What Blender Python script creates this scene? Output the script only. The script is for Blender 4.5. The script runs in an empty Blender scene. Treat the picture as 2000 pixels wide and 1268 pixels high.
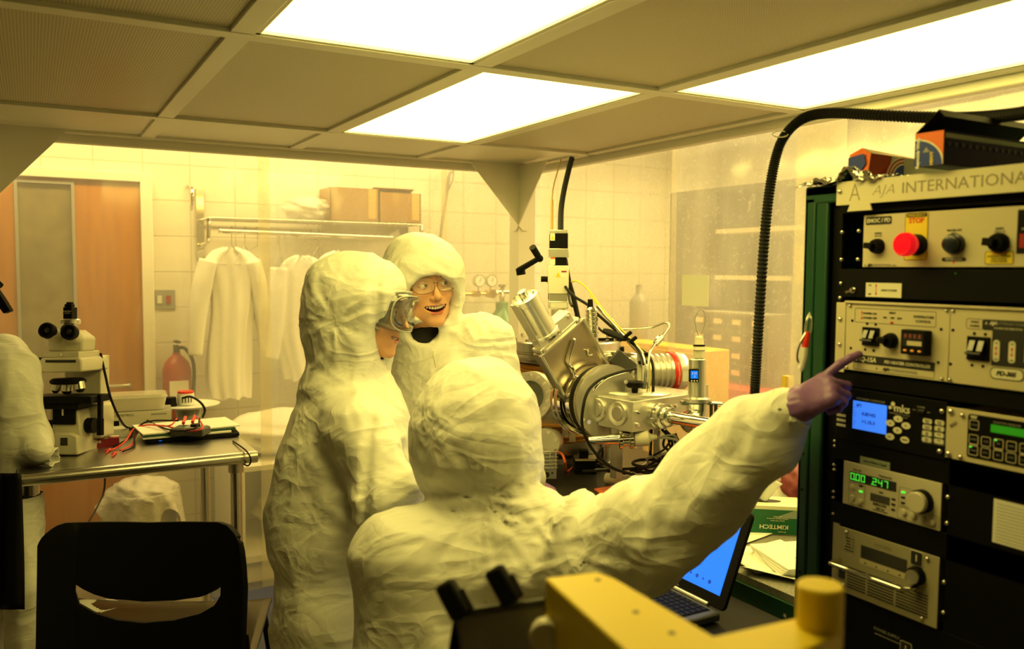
import bpy, bmesh, math, random
import numpy as np
from mathutils import Matrix, Vector
random.seed(5)
S = bpy.context.scene
COL = S.collection
PI = math.pi
# ------------------------------------------------------------------ camera
FPX, CX, CY = 1660.0, 1000.0, 634.0
YAW, PIT, ROL = math.radians(29.5), math.radians(3.7), math.radians(0.35)
CAM = np.array([0, 0, 1.65])
_f = np.array([math.sin(YAW) * math.cos(PIT), math.cos(YAW) * math.cos(PIT), -math.sin(PIT)])
_r0 = np.array([math.cos(YAW), -math.sin(YAW), 0.0])
_u0 = np.cross(_r0, _f)
_r = math.cos(ROL) * _r0 + math.sin(ROL) * _u0
_u = -math.sin(ROL) * _r0 + math.cos(ROL) * _u0
cd = bpy.data.cameras.new('camera')
cam = bpy.data.objects.new('camera', cd)
COL.objects.link(cam)
cam.matrix_world = Matrix(((_r[0], _u[0], -_f[0], 0), (_r[1], _u[1], -_f[1], 0), (_r[2], _u[2], -_f[2], 1.65), (0, 0, 0, 1)))
cd.sensor_width = 36
cd.lens = FPX / 2000 * 36
cd.clip_start = 0.05
cd.dof.use_dof = True
cd.dof.focus_distance = 2.6
cd.dof.aperture_fstop = 3.2
S.camera = cam
# ------------------------------------------------------------------ world, exposure, lights
w = bpy.data.worlds.new('world'); S.world = w; w.use_nodes = True
w.node_tree.nodes['Background'].inputs[0].default_value = (1.0, 0.8, 0.3, 1)
w.node_tree.nodes['Background'].inputs[1].default_value = 0.005
S.view_settings.view_transform = 'Standard'
S.view_settings.look = 'None'
S.view_settings.exposure = 0.0
S.view_settings.gamma = 1.0
S.view_settings.use_curve_mapping = False
S.cycles.max_bounces = 7
S.cycles.diffuse_bounces = 3
S.cycles.glossy_bounces = 3
S.cycles.transparent_max_bounces = 12
S.cycles.transmission_bounces = 5
S.cycles.caustics_reflective = False
S.cycles.caustics_refractive = False
S.cycles.sample_clamp_indirect = 4
LAMP = (1.0, 0.785, 0.175)          # colour of the yellow-filtered clean room lamps
PANEL = 8.0                       # strength of the clean room light panels
OUTER = 330                       # lamps of the room outside the curtains

def area(name, loc, sx, sy, power, col=LAMP, rot=(0, 0, 0)):
    d = bpy.data.lights.new(name, 'AREA'); d.shape = 'RECTANGLE'; d.size = sx; d.size_y = sy
    d.energy = power; d.color = col
    o = bpy.data.objects.new(name, d); o.location = loc; o.rotation_euler = rot; COL.objects.link(o)
    return o
# light given by the batten lamps on the ceiling of the outer room (the battens are built below)
area('outer_room_light_back', (0.9, 4.62, 2.68), 3.2, 0.25, OUTER * .135, (1, .745, .28))
area('outer_room_light_right', (3.5, 2.6, 2.68), 0.3, 3.6, OUTER * .34, (1, .75, .28))

def at(px, py, d):
    return CAM + (_f + _r * (px - CX) / FPX + _u * (CY - py) / FPX) * d
def onplane(px, py, ax, v):
    q = _f + _r * (px - CX) / FPX + _u * (CY - py) / FPX
    return CAM + q * ((v - CAM[ax]) / q[ax])
def V(p): return Vector((float(p[0]), float(p[1]), float(p[2])))
def frame(px, py, d, roll=0, yaw=0, pitch=0):
    """real-size frame at a point: x to the right of the view, y away, z up; turned by roll, yaw, pitch (degrees)"""
    R = Matrix(((_r[0], _f[0], _u[0]), (_r[1], _f[1], _u[1]), (_r[2], _f[2], _u[2])))
    R = R @ Matrix.Rotation(math.radians(yaw), 3, 'Z') @ Matrix.Rotation(math.radians(pitch), 3, 'X') @ Matrix.Rotation(math.radians(roll), 3, 'Y')
    return Matrix.Translation(V(at(px, py, d))) @ R.to_4x4()
def yawframe(loc, deg=0):
    return Matrix.Translation(V(loc)) @ Matrix.Rotation(math.radians(deg), 4, 'Z')

# ------------------------------------------------------------------ materials
MATS = {}
def mat(name, col=(.8, .8, .8), rough=.5, metal=0, emit=None, es=1, spec=.5, alpha=1, bump=None, var=None, trans=0, sss=0, coat=0, brushed=None):
    if name in MATS: return MATS[name]
    m = bpy.data.materials.new(name); m.use_nodes = True; nt = m.node_tree
    b = nt.nodes['Principled BSDF']
    b.inputs['Base Color'].default_value = (*col, 1); b.inputs['Roughness'].default_value = rough
    b.inputs['Metallic'].default_value = metal; b.inputs['Specular IOR Level'].default_value = spec
    b.inputs['Alpha'].default_value = alpha; b.inputs['Transmission Weight'].default_value = trans
    b.inputs['Coat Weight'].default_value = coat
    if sss: b.inputs['Subsurface Weight'].default_value = sss; b.inputs['Subsurface Radius'].default_value = (.012, .005, .002); b.inputs['Subsurface Scale'].default_value = 1
    if emit: b.inputs['Emission Color'].default_value = (*emit, 1); b.inputs['Emission Strength'].default_value = es
    tc = nt.nodes.new('ShaderNodeTexCoord')
    if var:            # (scale, amount, second colour)
        n = nt.nodes.new('ShaderNodeTexNoise'); n.inputs['Scale'].default_value = var[0]; n.inputs['Detail'].default_value = 4
        if len(var) > 3:
            mp = nt.nodes.new('ShaderNodeMapping'); mp.inputs['Scale'].default_value = var[3]
            nt.links.new(tc.outputs['Object'], mp.inputs[0]); nt.links.new(mp.outputs[0], n.inputs['Vector'])
        else: nt.links.new(tc.outputs['Object'], n.inputs['Vector'])
        r = nt.nodes.new('ShaderNodeMapRange'); r.inputs[1].default_value = .35; r.inputs[2].default_value = .7; r.inputs[4].default_value = var[1]
        nt.links.new(n.outputs[0], r.inputs[0])
        x = nt.nodes.new('ShaderNodeMix'); x.data_type = 'RGBA'; x.inputs[6].default_value = (*col, 1); x.inputs[7].default_value = (*var[2], 1)
        nt.links.new(r.outputs[0], x.inputs[0]); nt.links.new(x.outputs[2], b.inputs['Base Color'])
    if bump:           # (scale, strength, distance[, stretch])
        n = nt.nodes.new('ShaderNodeTexNoise'); n.inputs['Scale'].default_value = bump[0]; n.inputs['Detail'].default_value = 5
        mp = nt.nodes.new('ShaderNodeMapping'); mp.inputs['Scale'].default_value = bump[3] if len(bump) > 3 else (1, 1, 1)
        nt.links.new(tc.outputs['Object'], mp.inputs[0]); nt.links.new(mp.outputs[0], n.inputs['Vector'])
        bp = nt.nodes.new('ShaderNodeBump'); bp.inputs['Strength'].default_value = bump[1]; bp.inputs['Distance'].default_value = bump[2]
        nt.links.new(n.outputs[0], bp.inputs['Height']); nt.links.new(bp.outputs[0], b.inputs['Normal'])
    MATS[name] = m
    return m

def curtain_mat(name, haze, tint, seed, gloss=.06, scuff=.16):
    """clear vinyl: part see-through, part milky, streaked and scuffed"""
    m = bpy.data.materials.new(name); m.use_nodes = True; nt = m.node_tree; N = nt.nodes; L = nt.links
    N.remove(N['Principled BSDF']); out = N['Material Output']
    tc = N.new('ShaderNodeTexCoord'); mp = N.new('ShaderNodeMapping'); mp.inputs['Scale'].default_value = (2.2, 2.2, .35); mp.inputs['Location'].default_value = (seed, seed * 2, 0)
    L.new(tc.outputs['Object'], mp.inputs[0])
    n1 = N.new('ShaderNodeTexNoise'); n1.inputs['Scale'].default_value = 2.0; n1.inputs['Detail'].default_value = 3; L.new(mp.outputs[0], n1.inputs['Vector'])
    n2 = N.new('ShaderNodeTexNoise'); n2.inputs['Scale'].default_value = 28; n2.inputs['Detail'].default_value = 6; n2.inputs['Distortion'].default_value = 2.5
    L.new(tc.outputs['Object'], n2.inputs['Vector'])
    r1 = N.new('ShaderNodeMapRange'); r1.inputs[1].default_value = .3; r1.inputs[2].default_value = .7; r1.inputs[3].default_value = haze * .72; r1.inputs[4].default_value = haze * 1.25
    L.new(n1.outputs[0], r1.inputs[0])
    r2 = N.new('ShaderNodeMapRange'); r2.inputs[1].default_value = .55; r2.inputs[2].default_value = .8; r2.inputs[3].default_value = 0; r2.inputs[4].default_value = scuff
    L.new(n2.outputs[0], r2.inputs[0])
    ad = N.new('ShaderNodeMath'); ad.operation = 'ADD'; ad.use_clamp = True; L.new(r1.outputs[0], ad.inputs[0]); L.new(r2.outputs[0], ad.inputs[1])
    tr = N.new('ShaderNodeBsdfTransparent'); tr.inputs[0].default_value = (*tint, 1)
    df = N.new('ShaderNodeBsdfDiffuse'); df.inputs[0].default_value = (.9, .88, .8, 1)
    tl = N.new('ShaderNodeBsdfTranslucent'); tl.inputs[0].default_value = (.9, .88, .8, 1)
    mx = N.new('ShaderNodeMixShader'); mx.inputs[0].default_value = .5; L.new(df.outputs[0], mx.inputs[1]); L.new(tl.outputs[0], mx.inputs[2])
    m2 = N.new('ShaderNodeMixShader'); L.new(ad.outputs[0], m2.inputs[0]); L.new(tr.outputs[0], m2.inputs[1]); L.new(mx.outputs[0], m2.inputs[2])
    gl = N.new('ShaderNodeBsdfGlossy'); gl.inputs['Roughness'].default_value = .12; gl.inputs[0].default_value = (1, 1, 1, 1)
    m3 = N.new('ShaderNodeMixShader'); m3.inputs[0].default_value = gloss; L.new(m2.outputs[0], m3.inputs[1]); L.new(gl.outputs[0], m3.inputs[2])
    L.new(m3.outputs[0], out.inputs[0])
    MATS[name] = m
    return m

def suit_mat(name, col=(.78, .78, .74), bs=1.0):
    """white spun-bonded coverall cloth with long sharp creases crossing each other"""
    m = bpy.data.materials.new(name); m.use_nodes = True; nt = m.node_tree; N = nt.nodes; L = nt.links
    b = N['Principled BSDF']; b.inputs['Base Color'].default_value = (*col, 1); b.inputs['Roughness'].default_value = .5
    b.inputs['Specular IOR Level'].default_value = .35
    tc = N.new('ShaderNodeTexCoord'); acc = None
    for k, (rot, sc, wt) in enumerate((((.3, .5, .2), (2.2, 8, 5.5), 1.0), ((1.2, .2, 1.9), (2.6, 10, 7), .9), ((.4, 2.1, 1.1), (2, 7, 9), .9), ((2.2, .9, .3), (6, 22, 16), .22))):
        mp = N.new('ShaderNodeMapping'); mp.inputs['Rotation'].default_value = rot; mp.inputs['Scale'].default_value = sc; L.new(tc.outputs['Object'], mp.inputs[0])
        nz = N.new('ShaderNodeTexNoise'); nz.inputs['Scale'].default_value = 1; nz.inputs['Detail'].default_value = 2.0; nz.inputs['Distortion'].default_value = .6; L.new(mp.outputs[0], nz.inputs['Vector'])
        sb = N.new('ShaderNodeMath'); sb.operation = 'SUBTRACT'; sb.inputs[1].default_value = .5; L.new(nz.outputs[0], sb.inputs[0])
        ab = N.new('ShaderNodeMath'); ab.operation = 'ABSOLUTE'; L.new(sb.outputs[0], ab.inputs[0])
        cl = N.new('ShaderNodeMapRange'); cl.inputs[1].default_value = 0; cl.inputs[2].default_value = .10; cl.inputs[3].default_value = wt; cl.inputs[4].default_value = 0; L.new(ab.outputs[0], cl.inputs[0])
        if acc is None: acc = cl
        else:
            ad = N.new('ShaderNodeMath'); ad.operation = 'ADD'; L.new(acc.outputs[0], ad.inputs[0]); L.new(cl.outputs[0], ad.inputs[1]); acc = ad
    bp = N.new('ShaderNodeBump'); bp.inputs['Strength'].default_value = .6 * bs; bp.inputs['Distance'].default_value = .0042
    L.new(acc.outputs[0], bp.inputs['Height']); L.new(bp.outputs[0], b.inputs['Normal'])
    MATS[name] = m
    return m

def perf_mat(name, c1, c2, scale, rough=.45):
    """perforated sheet: rows of small round holes"""
    m = bpy.data.materials.new(name); m.use_nodes = True; nt = m.node_tree; N = nt.nodes; L = nt.links
    b = N['Principled BSDF']; b.inputs['Roughness'].default_value = rough
    tc = N.new('ShaderNodeTexCoord'); v = N.new('ShaderNodeTexVoronoi'); v.inputs['Scale'].default_value = scale; v.inputs['Randomness'].default_value = 0
    v.voronoi_dimensions = '2D'
    L.new(tc.outputs['Object'], v.inputs['Vector'])
    r = N.new('ShaderNodeMapRange'); r.inputs[1].default_value = .26; r.inputs[2].default_value = .36; L.new(v.outputs['Distance'], r.inputs[0])
    x = N.new('ShaderNodeMix'); x.data_type = 'RGBA'; x.inputs[6].default_value = (*c2, 1); x.inputs[7].default_value = (*c1, 1)
    L.new(r.outputs[0], x.inputs[0]); L.new(x.outputs[2], b.inputs['Base Color'])
    MATS[name] = m
    return m

def tile_mat(name, col, grout, w, h, stag=0):
    m = bpy.data.materials.new(name); m.use_nodes = True; nt = m.node_tree; N = nt.nodes; L = nt.links
    b = N['Principled BSDF']; b.inputs['Roughness'].default_value = .3
    tc = N.new('ShaderNodeTexCoord'); sp = N.new('ShaderNodeSeparateXYZ'); cb = N.new('ShaderNodeCombineXYZ')
    L.new(tc.outputs['Object'], sp.inputs[0]); ad = N.new('ShaderNodeMath'); L.new(sp.outputs[0], ad.inputs[0]); L.new(sp.outputs[1], ad.inputs[1])
    L.new(ad.outputs[0], cb.inputs[0]); L.new(sp.outputs[2], cb.inputs[1])
    k = N.new('ShaderNodeTexBrick'); k.inputs['Scale'].default_value = 1; k.inputs['Brick Width'].default_value = w; k.inputs['Row Height'].default_value = h
    k.inputs['Mortar Size'].default_value = .0045; k.inputs['Mortar Smooth'].default_value = .3; k.offset = stag
    k.inputs['Color1'].default_value = (*col, 1); k.inputs['Color2'].default_value = (col[0] * .97, col[1] * .97, col[2] * .96, 1); k.inputs['Mortar'].default_value = (*grout, 1)
    L.new(cb.outputs[0], k.inputs['Vector']); L.new(k.outputs['Color'], b.inputs['Base Color'])
    bp = N.new('ShaderNodeBump'); bp.inputs['Strength'].default_value = .5; bp.inputs['Distance'].default_value = .004; bp.invert = True
    L.new(k.outputs['Fac'], bp.inputs['Height']); L.new(bp.outputs[0], b.inputs['Normal'])
    MATS[name] = m
    return m

M_ = mat
M_('cream_paint', (.82, .80, .70), .42, spec=.5)
M_('steel', (.72, .71, .67), .24, 1, bump=(60, .05, .002))
M_('steel_mirror', (.80, .78, .74), .07, 1)
M_('plate_steel', (.52, .45, .36), .28, 1, bump=(5, .15, .01))
M_('steel_brushed', (.62, .61, .57), .32, 1, bump=(40, .12, .002, (1, 1, 30)))
M_('aluminium', (.66, .65, .60), .34, .95)
M_('aluminium_light', (.80, .79, .74), .28, .75)
M_('black', (.004, .004, .004), .55, spec=.12)
M_('black_gloss', (.01, .01, .01), .15, coat=.5)
M_('black_rubber', (.010, .010, .010), .7, spec=.3)
M_('dark_grey', (.07, .07, .07), .5)
M_('grey', (.3, .3, .28), .5)
M_('white_plastic', (.8, .8, .76), .35)
M_('beige_plastic', (.66, .62, .50), .4)
M_('panel_paint', (.64, .58, .40), .42)
M_('paper', (.86, .86, .8), .8)
M_('rack_green', (.008, .060, .028), .45, spec=.3)
M_('green_dark', (.01, .06, .03), .45)
M_('red', (.75, .03, .015), .35)
M_('red_dark', (.35, .02, .015), .4)
M_('orange', (.85, .16, .02), .45)
M_('yellow_paint', (.82, .62, .03), .4, bump=(35, .15, .002))
M_('yellow_cable', (.85, .68, .03), .4)
M_('label_yellow', (.85, .66, .04), .5)
M_('ink', (.015, .015, .015), .6)
M_('blue', (.02, .05, .35), .4)
M_('copper_tape', (.42, .17, .02), .45, var=(30, .6, (.55, .26, .04)))
M_('wood', (.44, .17, .002), .38, var=(6, .7, (.33, .115, .001), (5, 5, .5)))
M_('cardboard', (.30, .16, .04), .75)
M_('glove_purple', (.23, .11, .33), .42, bump=(40, .4, .004))
M_('skin', (.74, .40, .22), .5, sss=.08)
M_('skin_lip', (.60, .18, .12), .35)
M_('teeth', (.9, .88, .78), .25)
M_('eye_white', (.85, .85, .82), .2)
M_('eye_dark', (.03, .015, .008), .1)
M_('hair_brown', (.05, .02, .008), .6)
M_('mouth_dark', (.12, .02, .015), .6)
M_('glass_green', (.12, .30, .17), .35)
M_('foil', (.85, .85, .83), .16, 1, bump=(30, .7, .01))
M_('screen_blue', (.0, .1, .5), .3, emit=(.0, .17, 1.0), es=1.0)
M_('lcd_blue', (.02, .1, .5), .3, emit=(.05, .23, 1.0), es=.95)
M_('lcd_ink', (.005, .03, .25), .4, emit=(.0, .02, .35), es=.4)
M_('green_led', (.02, .5, .05), .4, emit=(.12, 1.0, .06), es=.9)
M_('green_lcd', (.01, .15, .01), .4, emit=(.02, .2, .004), es=.8)
M_('red_lamp', (.8, .0, .01), .25, emit=(1.0, .01, .015), es=.55)
M_('amber', (.6, .25, .02), .4, emit=(1, .35, .02), es=.4)
M_('dark_screen', (.03, .03, .035), .15)
M_('print_white', (.8, .78, .6), .5)
suit_mat('suit_cloth')
suit_mat('suit_cloth_soft', (.86, .86, .82), .15)

# ------------------------------------------------------------------ mesh builder
WM = {}
class MB:
    def __init__(s, F=None): s.v = []; s.f = []; s.mi = []; s.F = F or Matrix.Identity(4); s.k = 0
    def add(s, vs, fs, mi=None, T=None):
        o = len(s.v)
        M = s.F @ T if T is not None else s.F
        s.v += [M @ Vector(p) for p in vs]
        s.f += [tuple(i + o for i in f) for f in fs]
        s.mi += [s.k if mi is None else mi] * len(fs)
        return s
    def box(s, x0, x1, y0, y1, z0, z1, T=None, mi=None):
        vs = [(x, y, z) for z in (z0, z1) for y in (y0, y1) for x in (x0, x1)]
        return s.add(vs, [(0, 2, 3, 1), (4, 5, 7, 6), (0, 1, 5, 4), (2, 6, 7, 3), (0, 4, 6, 2), (1, 3, 7, 5)], mi, T)
    def cbox(s, c, d, T=None, mi=None):
        return s.box(c[0] - d[0] / 2, c[0] + d[0] / 2, c[1] - d[1] / 2, c[1] + d[1] / 2, c[2] - d[2] / 2, c[2] + d[2] / 2, T, mi)
    def cyl(s, a, b, r, r2=None, n=24, mi=None, cap=True, T=None):
        a = Vector(a); b = Vector(b); r2 = r if r2 is None else r2
        z = (b - a).normalized(); x = z.orthogonal().normalized(); y = z.cross(x)
        vs = []
        for p, q in ((a, r), (b, r2)):
            for i in range(n):
                t = 2 * PI * i / n; vs.append(p + (x * math.cos(t) + y * math.sin(t)) * q)
        fs = [(i, (i + 1) % n, n + (i + 1) % n, n + i) for i in range(n)]
        if cap: fs += [tuple(reversed(range(n))), tuple(range(n, 2 * n))]
        return s.add(vs, fs, mi, T)
    def lathe(s, prof, a, b, n=32, mi=None, T=None):
        """profile of (radius, distance) turned about the axis from a towards b"""
        a = Vector(a); z = (Vector(b) - a).normalized(); x = z.orthogonal().normalized(); y = z.cross(x)
        vs = []; fs = []
        for (r, h) in prof:
            for i in range(n):
                t = 2 * PI * i / n; vs.append(a + z * h + (x * math.cos(t) + y * math.sin(t)) * max(r, 1e-5))
        for j in range(len(prof) - 1):
            for i in range(n):
                k = (i + 1) % n; fs.append((j * n + i, j * n + k, (j + 1) * n + k, (j + 1) * n + i))
        fs.append(tuple(reversed(range(n)))); fs.append(tuple(range((len(prof) - 1) * n, len(prof) * n)))
        return s.add(vs, fs, mi, T)
    def tube(s, pts, r, n=8, mi=None, smooth=True, T=None, sub=6):
        P = [Vector(tuple(float(c) for c in p)) for p in pts]
        R = [r] * len(P) if not isinstance(r, (list, tuple)) else list(r)
        if smooth and len(P) > 2:
            Q = []; RR = []
            for i in range(len(P) - 1):
                p0 = P[max(i - 1, 0)]; p1 = P[i]; p2 = P[i + 1]; p3 = P[min(i + 2, len(P) - 1)]
                for k in range(sub):
                    t = k / sub
                    Q.append(.5 * ((2 * p1) + (p2 - p0) * t + (2 * p0 - 5 * p1 + 4 * p2 - p3) * t * t + (3 * p1 - p0 - 3 * p2 + p3) * t ** 3))
                    RR.append(R[i] * (1 - t) + R[i + 1] * t)
            Q.append(P[-1]); RR.append(R[-1]); P = Q; R = RR
        vs = []; fs = []; x = None
        for i, p in enumerate(P):
            d = (P[min(i + 1, len(P) - 1)] - P[max(i - 1, 0)])
            d = d.normalized() if d.length > 1e-9 else Vector((0, 0, 1))
            x = d.orthogonal().normalized() if x is None else (x - d * x.dot(d)).normalized()
            y = d.cross(x)
            for k in range(n):
                t = 2 * PI * k / n; vs.append(p + (x * math.cos(t) + y * math.sin(t)) * R[i])
        for i in range(len(P) - 1):
            for k in range(n):
                j = (k + 1) % n; fs.append((i * n + k, i * n + j, (i + 1) * n + j, (i + 1) * n + k))
        fs.append(tuple(reversed(range(n)))); fs.append(tuple(range((len(P) - 1) * n, len(P) * n)))
        return s.add(vs, fs, mi, T)
    def prism(s, pts, y0, y1, mi=None, T=None):
        """outline in x,z pushed from y0 to y1"""
        n = len(pts)
        vs = [(x, y0, z) for x, z in pts] + [(x, y1, z) for x, z in pts]
        fs = [tuple(range(n)), tuple(reversed(range(n, 2 * n)))] + [(i, n + i, n + (i + 1) % n, (i + 1) % n) for i in range(n)]
        return s.add(vs, fs, mi, T)
    def ball(s, c, r, n=16, mi=None, T=None):
        r = (r, r, r) if not isinstance(r, (tuple, list)) else r
        vs = []; fs = []; m = n // 2
        for j in range(m + 1):
            a = PI * j / m
            for i in range(n):
                t = 2 * PI * i / n; vs.append((c[0] + r[0] * math.sin(a) * math.cos(t), c[1] + r[1] * math.sin(a) * math.sin(t), c[2] + r[2] * math.cos(a)))
        for j in range(m):
            for i in range(n):
                k = (i + 1) % n; fs.append((j * n + i, (j + 1) * n + i, (j + 1) * n + k, j * n + k))
        return s.add(vs, fs, mi, T)
    def grid(s, fn, nu, nv, mi=None, T=None, thick=0):
        vs = [Vector(tuple(float(c) for c in fn(i / nu, j / nv))) for j in range(nv + 1) for i in range(nu + 1)]
        fs = [(j * (nu + 1) + i, j * (nu + 1) + i + 1, (j + 1) * (nu + 1) + i + 1, (j + 1) * (nu + 1) + i) for j in range(nv) for i in range(nu)]
        return s.add(vs, fs, mi, T)

def rrect(x0, x1, z0, z1, r, n=5):
    out = []
    for cx, cz, a in ((x1 - r, z1 - r, 0), (x0 + r, z1 - r, 90), (x0 + r, z0 + r, 180), (x1 - r, z0 + r, 270)):
        for i in range(n + 1):
            t = math.radians(a + 90 * i / n); out.append((cx + r * math.cos(t), cz + r * math.sin(t)))
    return out

def tagp(o, label=None, cat=None, group=None, kind=None):
    for k, v in (('label', label), ('category', cat), ('group', group), ('kind', kind)):
        if v: o[k] = v
    return o
def thing(name, loc, label, cat, group=None, rotz=0, M=None):
    o = bpy.data.objects.new(name, None); COL.objects.link(o)
    W = M if M is not None else yawframe(loc, rotz)
    o.matrix_world = W; WM[o] = W; o.empty_display_size = .1
    return tagp(o, label, cat, group)
def finish(o, smooth=38, bev=0, thick=0):
    me = o.data
    if smooth:
        me.polygons.foreach_set('use_smooth', [True] * len(me.polygons))
        me.set_sharp_from_angle(angle=math.radians(smooth))
    if thick:
        md = o.modifiers.new('thickness', 'SOLIDIFY'); md.thickness = thick; md.offset = 0
    if bev:
        md = o.modifiers.new('bevel', 'BEVEL'); md.width = bev; md.segments = 2; md.limit_method = 'ANGLE'; md.angle_limit = math.radians(40)
    return o
def ob(name, mb, m, parent=None, bev=0, smooth=38, origin=None, thick=0, label=None):
    """link one mesh; world-space vertices are moved into the parent's (or its own) frame"""
    if parent is not None: W = WM[parent]
    elif origin is not None: W = origin if isinstance(origin, Matrix) else Matrix.Translation(V(origin))
    else:
        xs = [p.x for p in mb.v]; ys = [p.y for p in mb.v]; zs = [p.z for p in mb.v]
        W = Matrix.Translation(((min(xs) + max(xs)) / 2, (min(ys) + max(ys)) / 2, min(zs)))
    Wi = W.inverted()
    used = sorted({i for f in mb.f for i in f})
    if len(used) < len(mb.v):
        rm = {a: b for b, a in enumerate(used)}; mb.v = [mb.v[i] for i in used]; mb.f = [tuple(rm[i] for i in f) for f in mb.f]
    me = bpy.data.meshes.new(name)
    me.from_pydata([Wi @ p for p in mb.v], [], mb.f)
    ms = m if isinstance(m, (list, tuple)) else [m]
    for x in ms: me.materials.append(MATS[x] if isinstance(x, str) else x)
    me.polygons.foreach_set('material_index', mb.mi)
    if not parent or True:
        bm = bmesh.new(); bm.from_mesh(me); bmesh.ops.recalc_face_normals(bm, faces=bm.faces) if len(bm.faces) < 20000 else None; bm.to_mesh(me); bm.free()
    o = bpy.data.objects.new(name, me); COL.objects.link(o)
    if parent is not None: o.parent = parent
    else: o.matrix_world = W
    WM[o] = W
    if label: o['label'] = label
    return finish(o, smooth, bev, thick)
def text(s, size, F, m, parent, name='lettering', align='CENTER', ext=.0004, sx=1, bold=0, shear=0):
    """lettering in the x,z plane of frame F, read from its -y side"""
    cu = bpy.data.curves.new('t', 'FONT'); cu.body = s; cu.size = size; cu.align_x = align; cu.align_y = 'CENTER'; cu.extrude = ext; cu.offset = bold; cu.shear = shear; cu.resolution_u = 2
    o = bpy.data.objects.new('t', cu); me = bpy.data.meshes.new_from_object(o)
    T = F @ Matrix.Rotation(PI / 2, 4, 'X') @ Matrix.Diagonal((sx, 1, 1, 1))
    ok = [abs(v.co.x) < size * (len(s) + 2) and abs(v.co.y) < size * 2 for v in me.vertices]
    ix = {}; vl = []
    for k_, v in enumerate(me.vertices):
        if ok[k_]: ix[k_] = len(vl); vl.append(v.co.copy())
    mb = MB(); mb.add(vl, [tuple(ix[j] for j in p.vertices) for p in me.polygons if all(ok[j] for j in p.vertices)], 0, T)
    bpy.data.objects.remove(o); bpy.data.curves.remove(cu); bpy.data.meshes.remove(me)
    if parent is None: return mb
    return ob(name, mb, m, parent, smooth=0)
def T3(x, y, z): return Matrix.Translation((x, y, z))
def RX(a): return Matrix.Rotation(math.radians(a), 4, 'X')
def RY(a): return Matrix.Rotation(math.radians(a), 4, 'Y')
def RZ(a): return Matrix.Rotation(math.radians(a), 4, 'Z')
def struct(name, mb, m, **k):
    o = ob(name, mb, m, **k); o['kind'] = 'structure'; return o
def copy_tree(o, parent=None, M=None):
    c = o.copy(); COL.objects.link(c)
    if parent is not None: c.parent = parent
    elif M is not None: c.matrix_world = M
    WM[c] = M if M is not None else (WM[parent] if parent is not None else WM[o])
    for ch in list(o.children): copy_tree(ch, c)
    return c
# ================================================================== room
tile_mat('wall_block', (.80, .77, .66), (.62, .58, .47), .25, .203)
tile_mat('wall_block_right', (.80, .77, .66), (.62, .58, .47), .25, .203)
M_('floor_vinyl', (.24, .21, .15), .5, var=(90, .5, (.26, .24, .18)))
M_('ceiling_white', (.75, .73, .64), .8)
CZ = 2.195; RX0, RX1, RY0, RY1, RZT = -2.4, 4.9, -1.8, 5.2, 2.75
struct('floor', MB().box(RX0, RX1, RY0, RY1, -.05, 0), 'floor_vinyl', smooth=0)
struct('wall_back', MB().box(RX0, -.42, RY1, RY1 + .12, 0, RZT).box(.60, RX1, RY1, RY1 + .12, 0, RZT).box(-.42, .60, RY1, RY1 + .12, 2.17, RZT), 'wall_block', smooth=0)
struct('wall_right', MB().box(RX1, RX1 + .1, RY0, RY1, 0, RZT), 'wall_block_right', smooth=0)
M_('wall_dim', (.30, .28, .22), .7)
struct('wall_left', MB().box(RX0 - .1, RX0, RY0, RY1, 0, RZT), 'wall_dim', smooth=0)
struct('wall_front', MB().box(RX0, RX1, RY0 - .1, RY0, 0, RZT), 'wall_dim', smooth=0)
struct('ceiling', MB().box(RX0, RX1, RY0, RY1 + .1, RZT, RZT + .05), 'ceiling_white', smooth=0)
struct('baseboard_back', MB().box(.62, RX1, RY1 - .012, RY1, 0, .1), 'black_rubber', smooth=0)
# door with its steel frame and tall wired-glass lite
d = MB(); d.box(-.42, -.36, 5.13, 5.24, 0, 2.17).box(.54, .60, 5.13, 5.24, 0, 2.17).box(-.36, .54, 5.13, 5.24, 2.12, 2.17)
struct('trim_1', d, 'cream_paint', bev=.004)
d = MB(); d.box(-.36, -.055, 5.16, 5.2, .01, 2.12).box(.205, .54, 5.16, 5.2, .01, 2.12).box(-.055, .205, 5.16, 5.2, .01, .62).box(-.055, .205, 5.16, 5.2, 2.10, 2.12)
door = struct('door_1', d, 'wood', smooth=0)
ob('glazing_bead', MB().box(-.065, -.05, 5.15, 5.21, .61, 2.11).box(.2, .215, 5.15, 5.21, .61, 2.11).box(-.05, .2, 5.15, 5.21, .61, .625).box(-.05, .2, 5.15, 5.21, 2.09, 2.105), 'grey', door)
M_('door_glass', (.24, .21, .11), .14, var=(9, .8, (.15, .13, .07)), spec=.6)
ob('pane', MB().box(-.05, .2, 5.175, 5.185, .625, 2.09), 'door_glass', door, smooth=0)
h = MB(); h.cyl((.46, 5.16, 1.0), (.46, 5.10, 1.0), .012); h.tube([(.46, 5.105, 1.0), (.42, 5.1, 1.0), (.34, 5.1, 1.0)], .01)
ob('door_handle', h, 'steel', door)
# two-gang switch plate on the back wall
p = onplane(320, 585, 1, 5.2)
sw = thing('switch_plate', (p[0], 5.2, p[2]), 'grey metal two-gang switch plate on the block wall beside the door', 'switch')
F = WM[sw]
ob('plate', MB(F).box(-.06, .06, -.008, 0, -.055, .055), 'grey', sw, bev=.002)
for k, x in enumerate((-.024, .024)):
    ob('toggle', MB(F).box(x - .012, x + .012, -.014, -.008, -.022, .022), ('white_plastic', 'red_dark')[k], sw)
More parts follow.
